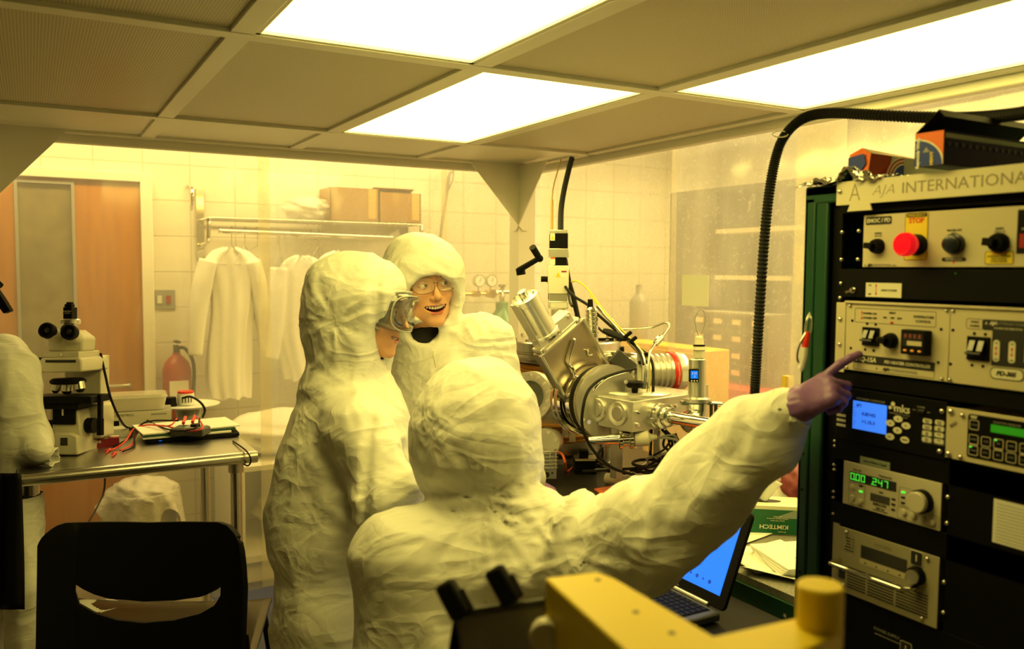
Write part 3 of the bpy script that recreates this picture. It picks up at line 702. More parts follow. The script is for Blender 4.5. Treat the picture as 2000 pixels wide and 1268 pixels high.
ob('display_window', rb(.1725, .2145, Y - .0008, Y, 1.2105, 1.2255), 'dark_grey', q, smooth=0); txt('TIME', .0045, .195, 1.2305, 'ink', q, y=Y - .0004)
txt('INFICON', .0072, .193, 1.2055, 'ink', q, y=Y - .0004, bold=.0001); txt('SQM-160', .0048, .1945, 1.1985, 'ink', q, y=Y - .0004); txt('Rate/Thickness Monitor', .0033, .1945, 1.1945, 'ink', q, y=Y - .0004)
frame_line(q, .1225, .160, 1.1925, 1.2365, Y, w=.0006, r=.002); frame_line(q, .2335, .2645, 1.2165, 1.2515, Y, w=.0006, r=.002); frame_line(q, .2315, .3145, 1.1925, 1.2145, Y, w=.0006, r=.002)
def dome(parent, u, z, r=.0048, m='beige_plastic', nm='push_button'):
    s_ = MB(RK); s_.lathe([(r, 0), (r, .002), (r * .8, .004), (0, .0048)], (u, Y, z), (u, -1, z), 18); return ob(nm, s_, m, parent)
for (u, z) in ((.132, 1.2265), (.132, 1.2055), (.1505, 1.2025)): dome(q, u, z, .006)
for k in range(4): dome(q, .2455 + k * .0195, 1.2055 - k * .0012, .0062)
for (u, z, c) in ((.1505, 1.2335, 0), (.1505, 1.2225, 1), (.2425, 1.2425, 1), (.2425, 1.2325, 0), (.2425, 1.2225, 0), (.2575, 1.2425, 0), (.2575, 1.2325, 0), (.2575, 1.2225, 0), (.2225, 1.2245, 0), (.2225, 1.2145, 0), (.2225, 1.2045, 0)):
    badge(q, 'indicator_light', u - .0042, u + .0042, z - .0018, z + .0018, 'green_led' if c else 'ink', Y, .0016, t=.001)
s_ = MB(RK); s_.lathe([(.0215, 0), (.0215, .012), (.0205, .013)], (.2825, Y, 1.2355), (.2825, -1, 1.2355), 40); k = ob('tuning_knob', s_, 'black', q)
s_ = MB(RK); s_.lathe([(.0190, .013), (.0190, .021), (.0175, .0225), (0, .0225)], (.2825, Y, 1.2355), (.2825, -1, 1.2355), 40); ob('knob_cap', s_, 'beige_plastic', k)
# --- lower power supply with carry handle and louvres
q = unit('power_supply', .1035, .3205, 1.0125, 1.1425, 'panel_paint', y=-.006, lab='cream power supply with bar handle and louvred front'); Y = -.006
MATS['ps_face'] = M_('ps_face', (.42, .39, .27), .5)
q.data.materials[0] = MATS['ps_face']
ob('rack_ear', rb(.0885, .1025, -.004, -.001, 1.01, 1.145), 'ps_face', rack, bev=.0006)
ob('display_window', rb(.1575, .2575, Y - .001, Y, 1.0945, 1.1195), 'dark_screen', q, bev=.0005)
txt('0313 GTC', .0085, .2055, 1.1285, 'grey', q, y=Y - .0004)
ob('button_strip', rb(.1555, .2545, Y - .0008, Y, 1.0815, 1.0925), 'panel_paint', q, smooth=0)
for k in range(4): ob('soft_key', MB(RK).prism([(.1685 + k * .025 - .002, 1.085), (.1685 + k * .025 + .002, 1.085), (.1685 + k * .025, 1.089)], Y - .0014, Y - .0008), 'ink', q, smooth=0)
frame_line(q, .1125, .1445, 1.0955, 1.1305, Y, m='grey', r=.002); 
for k in range(5): ob('status_light', rb(.138, .1405, Y - .0008, Y, 1.099 + k * .006, 1.1012 + k * .006), 'ink', q, smooth=0); txt(('INTERLOCK', 'SETPOINT', 'RF ON', 'FAULT', 'REMOTE')[k], .0034, .128, 1.1 + k * .006, 'ink', q, y=Y - .0004)
h = MB(RK); h.tube([(.109, Y, 1.0745), (.108, -.030, 1.0745), (.113, -.040, 1.0745), (.27, -.040, 1.0745), (.2785, -.030, 1.0745), (.279, Y, 1.0745)], .0048, 12, smooth=False)
ob('carry_handle', h, 'steel_mirror', q)
s_ = MB(RK); s_.lathe([(.017, 0), (.017, .01), (.0155, .012)], (.2795, Y, 1.0975), (.2795, -1, 1.0975), 32); k = ob('tuning_knob', s_, 'black', q)
s_ = MB(RK); s_.lathe([(.0128, .012), (.0128, .018), (0, .018)], (.2795, Y, 1.0975), (.2795, -1, 1.0975), 32); ob('knob_cap', s_, 'aluminium', k)
s_ = ob('rocker', rb(.109, .1225, Y - .003, Y, 1.0395, 1.0615), 'black_gloss', q, bev=.001)
for (a, b_) in ((.128, .170), (.175, .232), (.237, .302)):
    mb = MB(RK)
    for k in range(8): mb.box(a, b_, Y - .0006, Y, 1.0255 + k * .0056, 1.0255 + k * .0056 + .0026)
    ob('vent_louvre', mb, 'ink', q, smooth=0)
screws((q, Y), [(.124, 1.1355), (.121, 1.0275), (.298, 1.134), (.292, 1.0215)], .0042)
def one_tag(u, z, s=1.0):
    t = badge(q, 'number_tag', u - .0125 * s, u + .0125 * s, z - .0135 * s, z + .0135 * s, 'print_white', Y - .001, .003, t=.0004)
    badge(t, 'tag_face', u - .0115 * s, u + .0115 * s, z - .0125 * s, z + .0125 * s, 'ink', Y - .0014, .0025, t=.0004)
    txt('1', .017 * s, u, z, 'print_white', t, y=Y - .002, bold=.0003)
one_tag(.277, 1.1285)
t_ = badge(rack, 'number_tag', .2455, .2695, .936, .963, 'print_white', -.0005, .003, t=.0004); badge(t_, 'tag_face', .2465, .2685, .937, .962, 'ink', -.0009, .0025, t=.0004); txt('1', .017, .2575, .9495, 'print_white', t_, y=-.0016)
txt('POWER SUPPLY', .008, .216, .9635, 'grey', t_, y=-.0006)
ob('trim_line', rb(.19, .30, -.001, 0, .9535, .9545), 'grey', rack, smooth=0)
# --- note sheet on the dark panel
q = ob('note_sheet', rb(.4105, .53, -.0012, -.0004, 1.197, 1.271), 'paper', rack, smooth=0)
for k in range(12): ob('note_line', rb(.416, .525, -.0015, -.0012, 1.2015 + k * .0056, 1.2024 + k * .0056), 'grey', q, smooth=0)
# ------------------------------------------------------------------ things lying on the rack top
def rkpt(u, y, z): return RK @ Vector((u, y, z))
def foil_fn(a, b):
    r1 = math.sin(a * 37 + b * 11) * math.sin(b * 29 - a * 17); r2 = math.sin(a * 71 + 3 * b) * math.sin(b * 53)
    ed = max(abs(b - .5) * 2 - .72, 0) / .28
    z = 1.826 + .006 * abs(r1) + .004 * abs(r2) - .006 * ed * max(0, .5 - b) * 2 + .028 * math.exp(-((a - .62) / .07) ** 2) * max(0, 1 - b * 2.2) + .008 * math.exp(-((a - .3) / .05) ** 2) * (1 - b)
    return rkpt(-.012 + a * .20 + .008 * r1, -.030 + b * .22 + .006 * math.sin(a * 41), z)
mb = MB(); mb.grid(foil_fn, 64, 40); o = ob('foil_sheet', mb, 'foil', smooth=0, thick=.0006); tagp(o, 'crumpled shiny foil sheet on the left corner of the rack top', 'foil')
def carton(name, Fm, L, W, H, lab, lid):
    """long cutter-box: local x along the box, end panel at x=0; y depth, z up"""
    t = thing(name, None, lab, 'box', 'wrap cartons on the rack', M=Fm)
    F = Fm; k = .0015
    m = MB(F); m.box(0, L, 0, k, 0, H); m.box(0, L, W - k, W, 0, H); m.box(0, L, 0, W, 0, k)
    M_('carton_blue', (.004, .008, .09), .5, spec=.2); body = ob('carton_body', m, 'carton_blue', t)
    e_ = MB(F); e_.box(-k, 0, 0, W, 0, H); end = ob('end_panel', e_, 'orange', t, label='orange and blue printed end panel')
    n = 14; pts = [(0.0, 0.0)] + [(W * .98 * math.cos(PI / 2 * i / n), H * .78 * math.sin(PI / 2 * i / n)) for i in range(n + 1)]
    def endp(s):
        mm = MB(F @ T3(-k - .0002 * s, 0, 0) @ RZ(-90) @ Matrix.Diagonal((-1, 1, 1, 1))); return mm
    # printed blue quarter with pale edge (y runs across the end panel)
    for s_, sc_, mm in ((1, 1.06, 'print_white'), (2, 1.0, 'carton_print')):
        M_('carton_print', (.012, .04, .30), .4)
        q_ = MB(F); q_.add([(-k - .0003 * s_, W - min(p_[0] * sc_, W), p_[1] * sc_) for p_ in pts], [tuple(range(len(pts)))])
        ob('end_print', q_, mm, end, smooth=0)
    TF = F @ T3(-k - .001, W, 0) @ RZ(-90)        # x runs across the panel seen from outside
    text('Reynolds Wrap', .0085, TF @ T3(W * .13, 0, H * .40) @ RY(-90), 'print_white', end, name='end_lettering', bold=.0004)
    text('HEAVY', .0075, TF @ T3(W * .62, 0, H * .2) @ RY(-90), 'label_yellow', end, name='end_lettering', bold=.0003)
    q_ = MB(TF); q_.prism([(W * .3, H * .40), (W * .54, H * .40), (W * .42, H * .56)], -.0005, .0); ob('end_emblem', q_, 'grey', end, smooth=0)
    strip = MB(F); strip.box(.004, L - .004, -.0008, 0, H - .012, H - .004); st = ob('cutter_strip', strip, 'paper', body, smooth=0)
    if lid: 
        for i in range(int(L / .02)):
            ob('side_print', MB(F).cyl((.014 + i * .02, -.001, H - .022), (.014 + i * .02, 0, H - .022), .004, n=12), 'dark_grey', body)
        l_ = MB(F @ T3(0, W, H) @ RX(-40)); l_.box(0, L, -W * 1.05, 0, 0, k); l_.box(0, L, -W * 1.05, -W * 1.05 + k, -.016, k)
        m2 = MB(F); m2.add([(0, 0, H), (0, W, H), (0, W * 1.55, H + W * .8), (0, W * .9, H + W * .86)], [(0, 1, 2, 3)])
        ob('lid', l_, 'lid_card', t)
    else:
        l_ = MB(F); l_.add([(0, 0, H), (0, W, H), (L, W, H), (L, 0, H), (0, W * .5, H * 1.12), (L, W * .5, H * 1.12)], [(0, 4, 5, 3), (4, 1, 2, 5), (0, 1, 4), (3, 5, 2)])
        ob('lid', l_, 'lid_card', t)
    return t
M_('lid_card', (.016, .007, .003), .7, spec=.2)
def boxframe(u, y, z, yaw): return RK @ T3(u, y, z) @ RZ(yaw)
carton('wrap_carton', Matrix.Translation((1.36, .9135, 1.8345)) @ RZ(1), .30, .053, .057, 'open blue and orange foil carton nearest the viewer on top of the rack', True)
# ================================================================== beyond the curtains
# garment rail with shelf on the back wall
t = thing('coat_rail', (1.5, 5.2, 1.85), 'chrome wall shelf with hanging rail on the block wall behind the curtain', 'coat rail')
m = MB()
for k in range(5): m.cyl((.86, 4.93 + k * .06, 1.925), (2.13, 4.93 + k * .06, 1.925), .006, n=10)
ob('shelf', m, 'steel', t)
m = MB(); m.cyl((.92, 4.95, 1.855), (1.95, 4.95, 1.84), .013, n=14); ob('hanging_rail', m, 'steel_mirror', t)
for x in (.86, 2.13):
    m = MB(); m.tube([(x, 5.195, 1.78), (x, 5.1, 1.78), (x, 4.95, 1.80), (x, 4.92, 1.87), (x, 4.925, 1.92)], .012, 10); m.box(x - .02, x + .02, 5.18, 5.2, 1.7, 2.1); ob('bracket', m, 'steel_mirror', t)
m = MB(); m.tube([(.80, 5.19, 2.12), (.80, 5.08, 2.10), (.80, 5.06, 2.03), (.80, 5.12, 1.98)], .010, 10); ob('wall_hook', m, 'steel_mirror', t)
def hanger(px, py, label, rz=0):
    q = onplane(px, py, 1, 4.95); x, z = q[0], 1.868
    t = thing('wire_hanger', (x, 4.95, z), label, 'hanger', 'wire hangers on the rail')
    F = t and WM[t] @ RZ(rz)
    m = MB(F); m.tube([(.0, 0, -.035), (.013, 0, -.02), (.014, 0, .003), (0, 0, .014), (-.013, 0, .004)], .002, 6)
    m.tube([(0, 0, -.035), (0, 0, -.09), (.19, 0, -.20), (-.19, 0, -.20), (0, 0, -.09)], .002, 6, smooth=False)
    ob('hanger_wire', m, 'grey', t); return t
hanger(452, 455, 'empty wire hanger nearest the left end of the rail', 55); hanger(478, 455, 'wire hanger second from the left end of the rail', 60); hanger(503, 455, 'wire hanger holding nothing, wide triangle seen flat', 10)
hanger(545, 455, 'wire hanger bunched in the middle of the rail, left one', 70); hanger(556, 455, 'wire hanger bunched in the middle of the rail, right one', 60); hanger(578, 455, 'wire hanger just above the rightmost hanging coverall', 40); hanger(622, 457, 'lone empty wire hanger at the right end of the rail', 50)
rng = np.random.RandomState(3)
def garment(x, ztop, zbot, wd, lab, ph, sleeve=1, y=4.93):
    """hanging coverall: a flattened, folded closed sack with two sleeves"""
    m = MB()
    def prof(b):
        sh = min(b / .09, 1) ** .5
        return wd * (.22 + .78 * sh) * (1 - .18 * b) * (1 + .05 * math.sin(9 * b + ph))
    nu, nv = 72, 40
    def fn(a, b):
        an = 2 * PI * a; W_ = prof(b)
        r = 1 + .12 * math.sin(5 * an + ph + 2 * b) + .07 * math.sin(11 * an + 3 * ph - 4 * b)
        return x + W_ * .5 * math.cos(an) * r + .02 * math.sin(5 * b + ph), y + (.045 + .03 * b) * math.sin(an) * r, ztop - (ztop - zbot) * b + .008 * math.sin(7 * an + ph)
    m.grid(fn, nu, nv)
    for s in (-1, 1):
        p = []
        for k in range(5):
            b = k / 4; p.append((x + s * (wd * .42 + .09 * b + .02 * math.sin(3 * b + ph)), y - .02 + .02 * s * b, ztop - .07 - .52 * b * sleeve))
        m.tube(p, [.05, .055, .052, .045, .036], 14)
    o = ob('hanging_coverall', m, 'suit_cloth_soft', smooth=180); return tagp(o, lab, 'coverall', 'white coveralls on the rail')
garment(.97, 1.76, .92, .26, 'white coverall on the rail nearest the door, left of the others', .3)
garment(1.36, 1.72, 1.0, .24, 'white coverall in the middle of the rail, sleeve sticking out to the left', 1.9)
garment(1.62, 1.75, 1.02, .25, 'white coverall at the right end, behind the hooded person', 4.2)
# cardboard boxes and plastic bag on the shelf
def carton_box(nm, x0, x1, z0, z1, lab, flap=0):
    t = thing(nm, ((x0 + x1) / 2, 5.05, z0), lab, 'box', 'cardboard boxes on the wall shelf')
    m = MB(); m.box(x0, x1, 4.94, 4.944, z0, z1).box(x0, x1, 5.156, 5.16, z0, z1).box(x0, x0 + .004, 4.94, 5.16, z0, z1).box(x1 - .004, x1, 4.94, 5.16, z0, z1).box(x0, x1, 4.94, 5.16, z0, z0 + .004)
    ob('box_body', m, 'cardboard', t, smooth=0)
    m = MB(T3(x0, 4.94, z1) @ RX(0)); m.box(0, x1 - x0, .0, .10, -.001, .003) 
    ob('flap', m, 'cardboard', t, smooth=0)
    m = MB(T3(x0, 5.16, z1) @ RX(-18 * flap)); m.box(0, x1 - x0, -.12, 0, 0, .003)
    ob('flap', m, 'cardboard', t, smooth=0)
    M_('tape_brown', (.55, .36, .10), .2); xm = x0 + (x1 - x0) * .78
    ob('packing_tape', MB().box(xm, xm + .05, 4.9385, 4.94, z0 + .02, z1), 'tape_brown', t, smooth=0)
    return t
carton_box('cardboard_box', 1.555, 1.857, 1.932, 2.130, 'brown cardboard box on the wall shelf, left of the two, taped', 0)
carton_box('cardboard_box', 1.862, 2.135, 1.932, 2.115, 'brown cardboard box on the wall shelf, right of the two, flaps raised', 1)
def crumple(c, r, seed, n=26):
    rg = np.random.RandomState(seed); A = rg.randn(9, 3) * 3.5; Pz = rg.rand(9) * 6
    m = MB(); vs = []; fs = []
    for j in range(n + 1):
        for i in range(n * 2):
            th = PI * j / n; ph = PI * i / n
            d_ = np.array([math.sin(th) * math.cos(ph), math.sin(th) * math.sin(ph), math.cos(th)])
            k = 1 + .07 * sum(abs(math.sin(float(A[q] @ d_) + Pz[q])) for q in range(9)) - .3
            vs.append((c[0] + r[0] * d_[0] * k, c[1] + r[1] * d_[1] * k, c[2] + r[2] * d_[2] * k))
    for j in range(n):
        for i in range(2 * n):
            k = (i + 1) % (2 * n); fs.append((j * 2 * n + i, (j + 1) * 2 * n + i, (j + 1) * 2 * n + k, j * 2 * n + k))
    return m.add(vs, fs)
M_('bag_film', (.85, .85, .8), .25, alpha=.55, bump=(18, .8, .02))
o = ob('plastic_bag', crumple((1.45, 5.03, 2.0), (.14, .08, .07), 1), 'bag_film', smooth=180); tagp(o, 'crumpled clear plastic bag on the wall shelf beside the cardboard boxes', 'bag')
# strap hanging from the wall
q = onplane(880, 335, 1, 5.1); q2 = onplane(859, 478, 1, 5.1)
t = thing('hanging_strap', (q[0], 5.2, q[2]), 'grey looped strap hanging on the block wall right of the boxes', 'strap')
m = MB(); m.tube([q, onplane(876, 350, 1, 5.1), onplane(871, 390, 1, 5.1), onplane(864, 430, 1, 5.1), q2], [.008, .012, .009, .011, .009], 8); ob('strap', m, 'grey', t)
m = MB(); m.tube([onplane(886, 330, 1, 5.1), onplane(884, 352, 1, 5.1), onplane(872, 375, 1, 5.1), onplane(874, 348, 1, 5.1), onplane(884, 335, 1, 5.1)], .006, 8); ob('strap_loop', m, 'grey', t)
m = MB(); m.cyl(onplane(858, 468, 1, 5.12), onplane(858, 484, 1, 5.12), .014); m.cyl(onplane(858, 476, 1, 5.11), onplane(858, 476, 1, 5.2), .01); m.cyl(onplane(858, 470, 1, 5.11), onplane(866, 469, 1, 5.11), .008); ob('wall_anchor', m, 'steel', t)
# gas cylinder and its regulator
gx, gy = 2.74, 4.98
t = thing('gas_cylinder', (gx, gy, 0), 'green gas cylinder with two-gauge brass regulator behind the curtain', 'gas cylinder')
m = MB(); m.lathe([(.112, 0), (.115, .02), (.115, 1.18), (.108, 1.26), (.085, 1.33), (.05, 1.37), (.042, 1.385), (.042, 1.43), (.03, 1.435)], (gx, gy, 0), (gx, gy, 1), 32); ob('cylinder_body', m, 'glass_green', t)
m = MB(); m.lathe([(.018, 0), (.02, .05), (.016, .06), (.016, .1), (.03, .105), (.03, .12)], (gx - .0, gy, 1.43), (gx, gy, 2), 16); m.cyl((gx - .05, gy, 1.50), (gx + .05, gy, 1.50), .013); ob('valve', m, 'steel', t)
M_('brass', (.7, .5, .2), .3, .9)
m = MB(); m.cyl((gx - .04, gy - .01, 1.49), (gx - .30, gy - .01, 1.49), .011); m.cyl((gx - .10, gy + .02, 1.49), (gx - .10, gy - .06, 1.49), .028); m.cyl((gx - .21, gy + .02, 1.49), (gx - .21, gy - .06, 1.49), .022); rg_ = ob('regulator', m, 'brass', t)
for x in (-.095, -.185):
    m = MB(); m.cyl((gx + x, gy, 1.575), (gx + x, gy - .035, 1.575), .040, n=28); m.cyl((gx + x, gy - .01, 1.5), (gx + x, gy - .01, 1.545), .006); g_ = ob('gauge', m, 'steel', rg_)
    ob('gauge_face', MB().cyl((gx + x, gy - .0352, 1.575), (gx + x, gy - .037, 1.575), .035, n=28), 'paper', g_)
    ob('gauge_needle', MB(T3(gx + x, gy - .038, 1.575) @ RY(25)).box(-.0015, .0015, 0, .001, -.008, .028), 'ink', g_)
# fire extinguisher
ex = onplane(345, 700, 1, 5.08)
t = thing('fire_extinguisher', (ex[0], 5.08, .80), 'red fire extinguisher on the wall behind the bench, seen through the curtain', 'fire extinguisher')
F = T3(ex[0], 5.08, .80)
m = MB(F); m.lathe([(.06, 0), (.075, .012), (.077, .03), (.077, .27), (.065, .315), (.035, .35), (.022, .36), (.02, .375)], (0, 0, 0), (0, 0, 1), 28); ob('extinguisher_body', m, 'red_dark', t)
m = MB(F); m.box(-.015, .015, -.02, .02, .375, .40).box(-.012, .012, -.09, .04, .40, .412).box(-.012, .012, -.085, .02, .43, .44); m.tube([(0, .02, .39), (.05, .03, .39), (.09, 0, .3), (.085, 0, .12)], .01, 8); ob('valve_head', m, 'black', t)
ob('instruction_label', MB(F).box(-.05, .05, -.0785, -.074, .12, .22), 'paper', t)
ob('wall_bracket', MB(F).box(-.02, .02, .07, .12, .2, .3), 'grey', t)
# white low cabinet with stuff, bin with liner and blue mat
t = thing('open_cabinet', (1.15, 4.7, 0), 'low white open-fronted cabinet against the wall behind the table', 'cabinet')
m = MB(); m.box(.90, 1.60, 4.42, 5.1, .60, .63).box(.90, .93, 4.42, 5.1, .0, .60).box(1.57, 1.60, 4.42, 5.1, 0, .60).box(.93, 1.57, 4.42, 5.1, .12, .16).box(.93, 1.57, 5.07, 5.1, .16, .6); ob('cabinet_body', m, 'white_plastic', t, bev=.003)
ob('plinth', MB().box(.93, 1.57, 4.46, 5.1, 0, .12), 'white_plastic', t)
o = ob('plastic_bag', crumple((1.22, 4.70, .31), (.16, .13, .11), 4), 'bag_film', smooth=180); tagp(o, 'bundled plastic bag of garments inside the open white cabinet', 'bag')
o = ob('garment_heap', crumple((1.2, 4.72, .74), (.32, .2, .11), 7), 'suit_cloth_soft', smooth=180); tagp(o, 'heap of white garments lying on the low white cabinet', 'garments')
bx, by = .46, 4.55
t = thing('waste_bin', (bx, by, 0), 'pale waste bin with a translucent bag draped over its rim, below the table', 'bin')
m = MB(); m.lathe([(.13, 0), (.16, .5), (.17, .52), (.165, .52), (.155, .5), (.125, .02)], (bx, by, 0), (bx, by, 1), 20); ob('bin_body', m, 'grey', t)
def drape(a, b):
    an = 2 * PI * a; r = .172 + .03 * b + .018 * math.sin(an * 6) * b + .012 * math.sin(an * 13 + 1) * b
    return bx + r * math.cos(an), by + r * math.sin(an), .545 - b * (.20 + .10 * math.sin(an * 3 + 1) + .05 * math.sin(an * 7)) 
m = MB(); m.grid(drape, 90, 16); vv, ff = [], []; cb = crumple((bx, by, .52), (.15, .15, .075), 21); m.add(cb.v, cb.f); ob('bin_liner', m, 'bag_film', t, smooth=180, thick=.001)
o = ob('floor_mat', MB().box(.75, 1.9, 3.55, 5.0, 0, .006), M_('mat_blue', (.05, .055, .12), .6)and 'mat_blue', smooth=0); tagp(o, 'dull blue mat on the floor beside the steel table', 'mat')
# storage beyond the right curtain
t = thing('shelf_cabinet', (3.6, 3.5, 0), 'tall dark open shelving unit seen through the scuffed right-hand curtain', 'shelving')
M_('dark_green_metal', (.07, .075, .06), .5)
m = MB(); m.box(3.4, 3.85, 4.02, 4.06, 0, 2.12).box(3.4, 3.85, 2.98, 3.02, 0, 2.12).box(3.81, 3.85, 3.02, 4.02, 0, 2.12).box(3.4, 3.85, 2.98, 4.06, 2.09, 2.12).box(3.4, 3.44, 3.66, 4.02, 0, 2.09); ob('carcass', m, 'dark_green_metal', t, smooth=0)
for z in (1.0, 1.40, 1.60, 1.86): ob('shelf', MB().box(3.4, 3.81, 3.02, 3.66, z, z + .025), 'cream_paint' if z > 1.5 else 'dark_green_metal', t, smooth=0)
t = thing('drawer_organiser', (3.38, 3.4, 1.07), 'grey small-parts drawer organiser on the red tool chest', 'organiser')
ob('organiser_case', MB().box(3.2, 3.39, 3.05, 3.62, 1.07, 1.43), 'grey', t)
for i in range(4):
    for j in range(4):
        dr = ob('drawer', MB().box(3.19, 3.2, 3.06 + j * .14, 3.19 + j * .14, 1.08 + i * .088, 1.155 + i * .088), 'dark_grey', t)
        ob('drawer_label', MB().box(3.187, 3.19, 3.095 + j * .14, 3.155 + j * .14, 1.105 + i * .088, 1.132 + i * .088), 'paper', dr, smooth=0)
t = thing('tool_chest', (3.3, 3.3, 0), 'red steel tool chest outside the right-hand curtain', 'tool chest')
ob('chest_body', MB().box(3.0, 3.39, 2.3, 3.68, .05, 1.07), 'red', t, bev=.004)
for i in range(4):
    dr = ob('drawer', MB().box(2.99, 3.0, 2.33, 3.65, .1 + i * .235, .32 + i * .235), 'red', t, bev=.002)
    ob('drawer_pull', MB().box(2.975, 2.99, 2.5, 3.48, .285 + i * .235, .30 + i * .235), 'steel', dr)
t = thing('flammables_cabinet', (2.95, 3.6, 0), 'bright yellow safety cabinet standing outside the curtain behind the turbo pump', 'cabinet')
M_('safety_yellow', (.85, .52, .002), .4)
ob('cabinet_body', MB().box(2.78, 2.94, 3.05, 4.02, 0.0, 1.27), 'safety_yellow', t, bev=.006)
for y0, y1 in ((3.06, 3.53), (3.545, 4.01)):
    dr = ob('door', MB().box(2.765, 2.778, y0, y1, .06, 1.25), 'safety_yellow', t, bev=.002)
    ob('handle', MB().box(2.745, 2.765, (3.49 if y0 < 3.2 else 3.56), (3.51 if y0 < 3.2 else 3.58), .6, .75), 'black', dr)
o = ob('amber_bottle', MB().lathe([(.05, 0), (.052, .01), (.052, .2), (.03, .24), (.018, .25), (.018, .30)], (2.95, 3.78, 1.27), (2.95, 3.78, 2), 20), 'grey', smooth=60); tagp(o, 'grey bottle standing on the yellow safety cabinet', 'bottle')
o = ob('notice_sheet', MB().box(2.450, 2.452, 2.675, 2.84, 1.50, 1.632), 'paper', smooth=0); tagp(o, 'pale paper notice taped on the right-hand curtain', 'paper')
t = thing('cardboard_box', (3.5, 3.1, 1.63), 'brown cardboard box beyond the curtain, right of the black hose', 'box')
ob('box_body', MB().box(3.25, 3.39, 2.82, 2.96, 1.62, 1.78), 'cardboard', t, bev=.002); ob('packing_tape', MB().box(3.249, 3.2495, 2.87, 2.91, 1.62, 1.78), 'tape_brown', t, smooth=0)
t['label'] = 'brown cardboard box on the steel post shelf beyond the curtain, right of the black hose'
t2 = thing('wire_rack', (3.3, 2.9, 0), 'grey storage rack beyond the curtain, right of the hose', 'rack')
m = MB()
for y in (2.5, 2.95):
    for x in (3.42, 3.62): m.box(x - .012, x + .012, y - .012, y + .012, 1.0, 2.1)
for x in (3.25, 3.40):
    m.box(x - .006, x + .006, 2.86, 2.872, 1.0, 1.62); m.box(x - .006, x + .006, 2.945, 2.957, 1.0, 1.62)
ob('upright', m, 'grey', t2, smooth=0)
for z in (1.35, 1.59, 1.85): ob('shelf', MB().box(3.24 if z == 1.59 else 3.4, 3.64, 2.49, 2.965, z, z + .02), 'grey', t2, smooth=0)
ob('crate', MB().box(3.42, 3.62, 2.55, 2.8, 1.37, 1.55), 'dark_grey', t2, bev=.004)
M_('yellow_strip', (.85, .6, .03), .4)
o = ob('yellow_post', MB().box(2.50, 2.53, 2.28, 2.31, .0, 1.25), 'yellow_strip', smooth=0); tagp(o, 'thin yellow post seen beside the lower end of the ribbed hose', 'post')

# ================================================================== benches
t = thing('machine_bench', (1.8, 2.77, 0), 'black-topped lab bench carrying the steel vacuum machine', 'bench')
M_('bench_black', (.022, .022, .020), .28, var=(25, .35, (.045, .045, .04)))
ob('worktop', MB().box(1.40, 2.27, 2.02, 3.42, .84, .88), 'bench_black', t, bev=.004)
for x, y in ((1.44, 2.08), (2.2, 2.08), (1.44, 3.35), (2.2, 3.35)): ob('leg', MB().box(x - .03, x + .03, y - .03, y + .03, 0, .84), 'rack_green', t)
ob('apron', MB().box(1.44, 2.2, 2.06, 2.09, .76, .84), 'rack_green', t)
t = thing('side_bench', (1.9, 1.65, 0), 'green-framed bench with grey speckled top holding papers and the wipes box', 'bench')
M_('speckle', (.26, .25, .20), .6, var=(260, .9, (.12, .115, .1)))
ob('worktop', MB().box(1.555, 2.27, 1.265, 2.0, .862, .88), 'speckle', t, smooth=0)
ob('frame', MB().box(1.545, 1.575, 1.26, 2.0, .79, .862).box(1.575, 2.27, 1.26, 1.29, .79, .862), 'rack_green', t, bev=.002)
for y in (1.40, 1.85): ob('bolt_hole', MB().cyl((1.5448, y, .83), (1.546, y, .83), .005), 'steel', t)
for x, y in ((1.58, 1.3), (2.24, 1.3), (1.58, 1.96), (2.24, 1.96)): ob('leg', MB().box(x - .025, x + .025, y - .025, y + .025, 0, .79), 'rack_green', t)
t = thing('laptop_stand', (1.25, 1.6, 0), 'small dark table under the open laptop', 'table')
ob('worktop', MB().box(1.10, 1.50, 1.30, 1.96, .81, .842), 'black', t, bev=.003)
for x, y in ((1.13, 1.33), (1.47, 1.33), (1.13, 1.93), (1.47, 1.93)): ob('leg', MB().box(x - .015, x + .015, y - .015, y + .015, 0, .81), 'black', t)
# ================================================================== vacuum deposition machine
CXm, CYm = 1.88, 2.90
mach = thing('vacuum_deposition_machine', (CXm, CYm, .88), 'large stainless steel vacuum machine with tilted valve and pump on the black bench', 'machine')
def P(nm, mb, m, parent=None, **k): return ob(nm, mb, m, parent or mach, **k)
c = (CXm, CYm)
m = MB(); m.lathe([(.12, .88), (.12, .90), (.185, .93), (.195, .95), (.195, 1.305)], (*c, 0), (*c, 1), 56); ch = P('chamber', m, 'steel_brushed')
m = MB(); m.lathe([(.20, 1.290), (.235, 1.290), (.238, 1.294), (.238, 1.320), (.232, 1.324), (.232, 1.328), (.240, 1.332), (.240, 1.366), (.236, 1.370), (.0, 1.370)], (*c, 0), (*c, 1), 72); lid = P('lid', m, 'steel')
for k in range(20):
    a = 2 * PI * k / 20; x, y = c[0] + .222 * math.cos(a), c[1] + .222 * math.sin(a)
    P('bolt', MB().cyl((x, y, 1.370), (x, y, 1.380), .007, n=6), 'steel_mirror', lid)
for z in (1.272, 1.238, 1.048, 1.008):
    pts = [(c[0] + (.207 + .003 * math.sin(9 * k + z * 40)) * math.cos(2 * PI * k / 40), c[1] + .207 * math.sin(2 * PI * k / 40), z + .004 * math.sin(k * .7 + z * 30)) for k in range(41)]
    m = MB(); m.tube(pts, .0115, 8, smooth=False); m.tube([(p_[0] * 1.0, p_[1], p_[2] - .016) for p_ in pts], .008, 8, smooth=False); P('heater_tape', m, 'copper_tape', ch, label='brown woven heater tape wrapped round the chamber')
M_('clear_tape', (.8, .78, .66), .15, alpha=.55)
